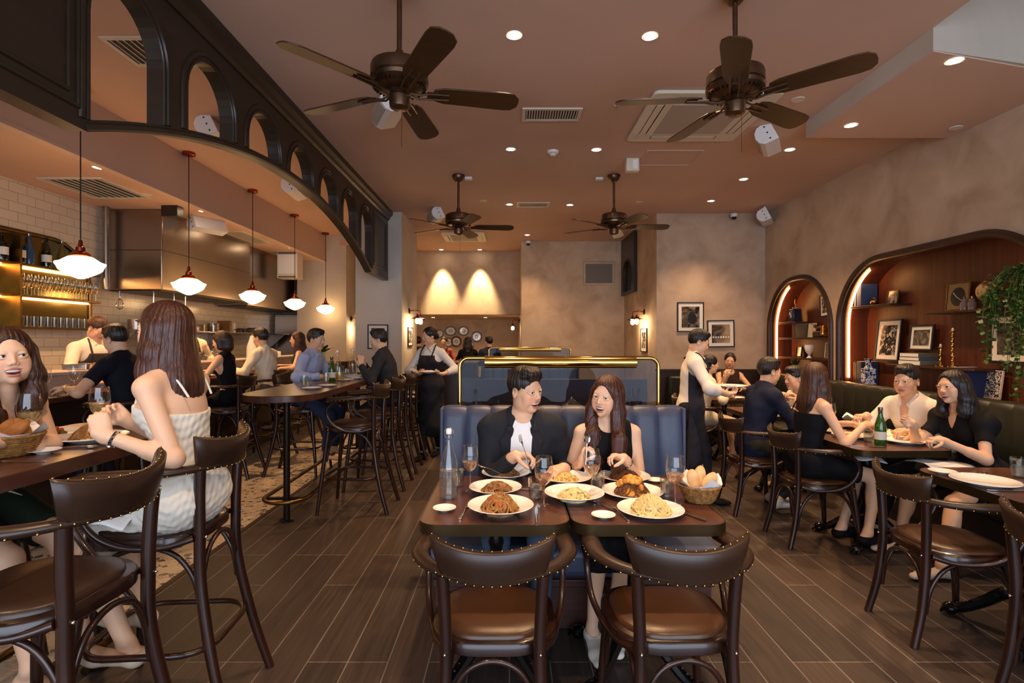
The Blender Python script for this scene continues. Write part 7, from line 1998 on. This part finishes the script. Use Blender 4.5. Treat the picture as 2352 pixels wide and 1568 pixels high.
MB().tube([(0, .105*math.cos(R(a)), .15+.105*math.sin(R(a))) for a in range(-100, 90, 10)], .005, 6).build('meridian', 'brass', rt); MB().lathe([(0, 0), (.05, 0), (.045, .008), (.008, .02), (.008, .05)], seg=20).build('stand', 'brass', rt)
for k, y in enumerate((4.85, 4.77)):
    rt = root('glass_jar', (XR+.18, y, 1.745), ['pale glass jar with lid left of the globe', 'squat glass jar nearest the globe'][k], 'jar'); MB().lathe([(0, 0), (.03, 0), (.034, .06), (.022, .08), (.022, .1), (0, .11)], seg=16).build('body', mat('lilac_glass_%d' % k, '8E7E84', .08, trans=.5), rt); MB().ball((0, 0, .115), .012, 8).build('stopper', 'chrome', rt)
nframe(5.97, 1.235, .38, .47, 'tall framed photograph of a domed building', 2, extra=None, bw=.02)
nframe(5.49, 1.36, .32, .27, 'wide framed mountain photograph resting on the stacked books', 3, bw=.02)
for k, (c, w_, h_) in enumerate((('6A6656', .045, .30), ('4A505C', .035, .27), ('625E4E', .04, .26))): book(5.46, 1.221+(0, .046, .082)[k], w_, h_, c, ['lowest grey green book lying under the mountain photograph', 'blue grey book lying in the middle of the stack', 'top book lying under the mountain photograph'][k], flat=True)
def candle(y, h, label):
    rt = root('candlestick', (XR+.18, y, 1.221), label, 'candlestick', 'brass candlesticks'); pf = [(0, 0), (.045, 0), (.042, .012), (.015, .02), (.008, .05)]
    z = .05
    while z < h-.05: pf += [(.008, z), (.016, z+.012), (.008, z+.024)]; z += .045
    pf += [(.008, h-.02), (.02, h-.01), (.018, h), (0, h)]; MB().lathe(pf, seg=20).build('stem', 'brass', rt); MB().lathe([(.010, h-.002), (.010, h+.02), (0, h+.03)], seg=10).build('candle_stub', 'offwhite', rt)
candle(5.12, .19, 'shorter brass candlestick on the low niche shelf'); candle(4.98, .34, 'taller brass candlestick on the low niche shelf')
nframe(4.50, 1.27, .42, .42, 'large framed print behind the trailing plant', 3, lean=0, bw=.022)
for k, (y, w_, h_, c) in enumerate(((6.33, .02, .24, '4A2E22'), (6.30, .02, .23, '5A4A3A'), (6.24, .08, .25, '2A3550'))): book(y, .955, w_, h_+.02, c, ['brown book by the glowing strip', 'tan book by the glowing strip', 'wide dark blue book by the blue and white vase'][k], tilt=0)
rt = root('chinese_vase', (XR+.12, 6.06, .955), 'tall blue and white porcelain vase on the banquette ledge', 'vase'); MB().prism(rrect(-.055, .055, -.055, .055, .012), 0, .20).build('body', 'bluewhite', rt, bev=.008)
MB().lathe([(.045, .20), (.03, .22), (.025, .25), (.035, .30), (.05, .31), (.0, .305)], seg=20).build('neck', 'bluewhite', rt)
for k, (y, w_, h_, c) in enumerate(((4.92, .08, .27, '22386A'), (4.85, .04, .25, '2A4068'), (4.78, .07, .24, '1E2E54'))): book(y, .955, w_, h_, c, ['wide bright blue book behind the smiling woman', 'slim blue book between two thicker ones', 'dark blue book beside the white patterned frame'][k], d=.2)
nframe(4.68, .955, .18, .25, 'white framed black and white pattern print by the blue books', photo_mat('pattern_print', '2A2A28', 'E6E0D4', 40, 6, 2, (.5, .53)), bw=.008, matw=.02, fm='offwhite', lean=8)
rt = root('napkin_holder', (XR+.12, 5.06, .955), 'chrome ornament behind the smiling woman', 'ornament'); MB().lathe([(0, 0), (.03, 0), (.012, .02), (.012, .05), (.03, .08), (.02, .1), (0, .105)], seg=16).build('body', 'chrome', rt); MB().ball((0, 0, .11), .014, 8).build('finial', 'chrome', rt)
# trailing plant at the right edge
rt = root('hanging_plant', (XR+.0, 4.16, 1.93), 'bushy trailing green plant hanging at the right edge', 'plant'); MB().lathe([(0, -.1), (.07, -.1), (.10, .04), (0, .03)], (.1, 0, 0), 16).build('pot', 'walnut_dark', rt)
rnd = random.Random(12); m = MB(); st = MB()
for i in range(46):
    sx_ = .10-.22*rnd.random(); sy_ = -.2+.40*rnd.random(); L_ = .3+.95*rnd.random()**1.3*(1 if abs(sy_) < .14 else .6); P = []
    for t in range(9): q = t/8; P.append(Vector((.1+(sx_-.1)*min(1, q*3), sy_*min(1, q*3)+.02*math.sin(q*7+i), .06+.08*math.sin(min(1, q*3)*PI)-L_*max(0, q-.12))))
    st.tube(P, .0022, 4)
    n = int(L_*52)
    for j in range(n):
        q = rnd.random()*8; a = int(min(7, q)); c = P[a].lerp(P[a+1], q-a)+Vector((rnd.uniform(-.03, .02), rnd.uniform(-.035, .035), rnd.uniform(-.02, .02)))
        s_ = .012+.012*rnd.random(); T = Euler((rnd.uniform(-.9, .9), rnd.uniform(-.9, .9), rnd.uniform(0, 6.3))).to_matrix()
        m.add([c+T @ Vector(p)*s_ for p in ((-.2, -1, 0), (-.9, 0, .1), (0, 1.1, -.1), (.9, 0, .1))], [(0, 3, 2, 1)])
st.build('stems', 'foliage', rt); m.build('leaves', 'foliage', rt)

# ---------------------------------------------------------------- back bar bottles and glasses
KS[0] = 1.1015
BX = XK+.10
def bottle(y, z, prof, mt, label, lab=None):
    rt = root('bottle', (BX, y, z), label, 'bottle', 'bottles on the back bar shelf'); MB().lathe(prof, seg=20, cap=False).build('glass_body', mt, rt)
    if lab: MB().lathe([(prof[2][0]+.001, .05), (prof[2][0]+.001, .12)], seg=20, cap=False).build('paper_label', 'paper', rt)
    h = prof[-1][1]; MB().lathe([(.013, h-.012), (.014, h+.012), (0, h+.013)], seg=12).build('stopper', lab and 'black' or 'chrome', rt)
wb_ = [(0, 0), (.038, 0), (.04, .01), (.04, .13), (.03, .18), (.014, .22), (.013, .28)]
gin = [(0, 0), (.045, 0), (.047, .01), (.045, .12), (.03, .16), (.018, .17), (.016, .22)]
bottle(4.93, 2.186, gin, 'dark_glass', 'brown bottle at the left end of the bottle shelf', 1); bottle(5.03, 2.186, wb_, 'blue_glass', 'blue glass bottle on the bottle shelf'); bottle(5.22, 2.186, wb_, 'dark_glass', 'dark wine bottle with white label on the bottle shelf', 1)
bottle(5.40, 2.186, wb_, mat('yellow_liqueur', '7A6430', .1, trans=.3), 'yellow liqueur bottle on the bottle shelf'); bottle(5.58, 2.186, gin, 'glass', 'clear decanter near the curve of the bottle shelf'); bottle(5.70, 2.186, gin, 'glass', 'smaller clear decanter under the niche curve'); bottle(4.76, 2.186, gin, 'dark_glass', 'squat dark bottle left of the divider', 1)
def shelf_glass():
    rt = root('shelf_glass', (0, 0, 0), 'x', 'glass'); MB().lathe([(.030, 0), (.030, .002), (.004, .008), (.004, .075), (.022, .09), (.036, .13), (.037, .16), (.030, .20)][::1], seg=12, cap=False).build('bowl', 'glass_b', rt)
    return rt
def shelf_tumbler():
    rt = root('shelf_tumbler', (0, 0, 0), 'x', 'glass'); MB().lathe([(0, 0), (.030, 0), (.036, .1), (.034, .1), (.028, .008), (0, .006)], seg=12, cap=False).build('body', 'glass_b', rt); return rt
sg = shelf_glass(); stb = shelf_tumbler(); index_kids()
def kloc(x, y, z): return kp((x, y, z))
fs = {'sg': 1, 'st': 1}
def putk(o, k, loc, la, gr_):
    if fs[k]: fs[k] = 0; o.location = kloc(*loc); o['label'] = la; o['group'] = gr_
    else: c = copy_tree(o, kloc(*loc)); c['label'] = la; c['group'] = gr_
for y in np.arange(4.90, 5.85, .075):
    for dx in (-.02, .05):
        putk(sg, 'sg', (XK+.065+dx, float(y)+dx*.4, 1.897), 'stem glass packed in rows on the upper glass shelf', 'stem glasses on the upper glass shelf')
        putk(stb, 'st', (XK+.065+dx, float(y)+dx*.4, 1.602), 'plain tumbler packed on the lower glass shelf', 'tumblers on the lower glass shelf')
# utensils hanging under the hood and pans on the wall shelf
def hang(y, x, kind, label):
    rt = root('kitchen_utensil', (x, y, 2.04), label, 'utensil', 'utensils hanging under the hood')
    if kind == 'ladle': MB().tube([(0, 0, 0), (0, 0, -.34)], .007, 6).build('handle', 'chrome', rt); MB().ball((.0, 0, -.40), (.07, .07, .05), 16).build('bowl', 'chrome', rt)
    elif kind == 'spoon': MB().tube([(0, 0, 0), (0, 0, -.28)], .006, 6).build('handle', 'chrome', rt); MB().ball((0, 0, -.32), (.035, .03, .045), 12).build('bowl', 'chrome', rt)
    else:
        MB().tube([(0, 0, 0), (0, 0, -.08)], .008, 6).build('handle', 'chrome', rt); m = MB()
        for k in range(5):
            a = PI*k/5; m.tube(spline([(0, 0, -.07), (.03*math.cos(a), .03*math.sin(a), -.13), (.035*math.cos(a), .035*math.sin(a), -.18), (0, 0, -.21), (-.035*math.cos(a), -.035*math.sin(a), -.18), (-.03*math.cos(a), -.03*math.sin(a), -.13), (0, 0, -.07)], 4), .003, 4)
        m.build('wires', 'chrome', rt)
hang(6.16, -4.5, 'whisk', 'whisk hanging at the near end of the hood'); hang(6.22, -4.15, 'ladle', 'large ladle hanging under the hood'); hang(6.6, -4.15, 'spoon', 'long spoon hanging beside the ladle'); hang(6.75, -4.1, 'spoon', 'second long spoon hanging beside the ladle')
def pan(y, r_, h_, label, mt='chrome'):
    rt = root('saucepan', (-4.44, y, 1.6005), label, 'pan', 'pans on the wall shelf'); MB().lathe([(0, 0), (r_, 0), (r_, h_), (r_-.005, h_), (r_-.006, .006), (0, .006)], seg=20, cap=False).build('pan_body', mt, rt); MB().tube([(r_*.7, -r_*.6, h_*.8), (r_*.9, -r_*1.6, h_*.9)], .008, 6).build('handle', mt, rt)
for y, r_, h_, la in ((6.35, .09, .12, 'steel pot at the near end of the wall shelf'), (6.75, .08, .08, 'low pan beside the steel pot'), (7.6, .10, .10, 'wide pan in the middle of the wall shelf'), (8.0, .08, .13, 'tall pot beyond the wide pan')): pan(y, r_, h_, la, 'steel')
for k, y in enumerate((8.6, 8.95, 9.3)): pan(y, .12, .05+.02*k, ['shallow dark tray pan on the wall shelf', 'second shallow dark pan on the wall shelf', 'deepest dark pan far along the wall shelf'][k], 'kbox')
for k, y in enumerate((8.3, 8.42)): tag(MB().box(-4.55, -4.35, y, y+.06, 1.6005, 1.78-.03*k).build('storage_box', 'paper' if k else 'wicker', bev=.006), ['brown storage box on the wall shelf', 'pale storage box on the wall shelf'][k], 'box')
KS[0] = 1.0
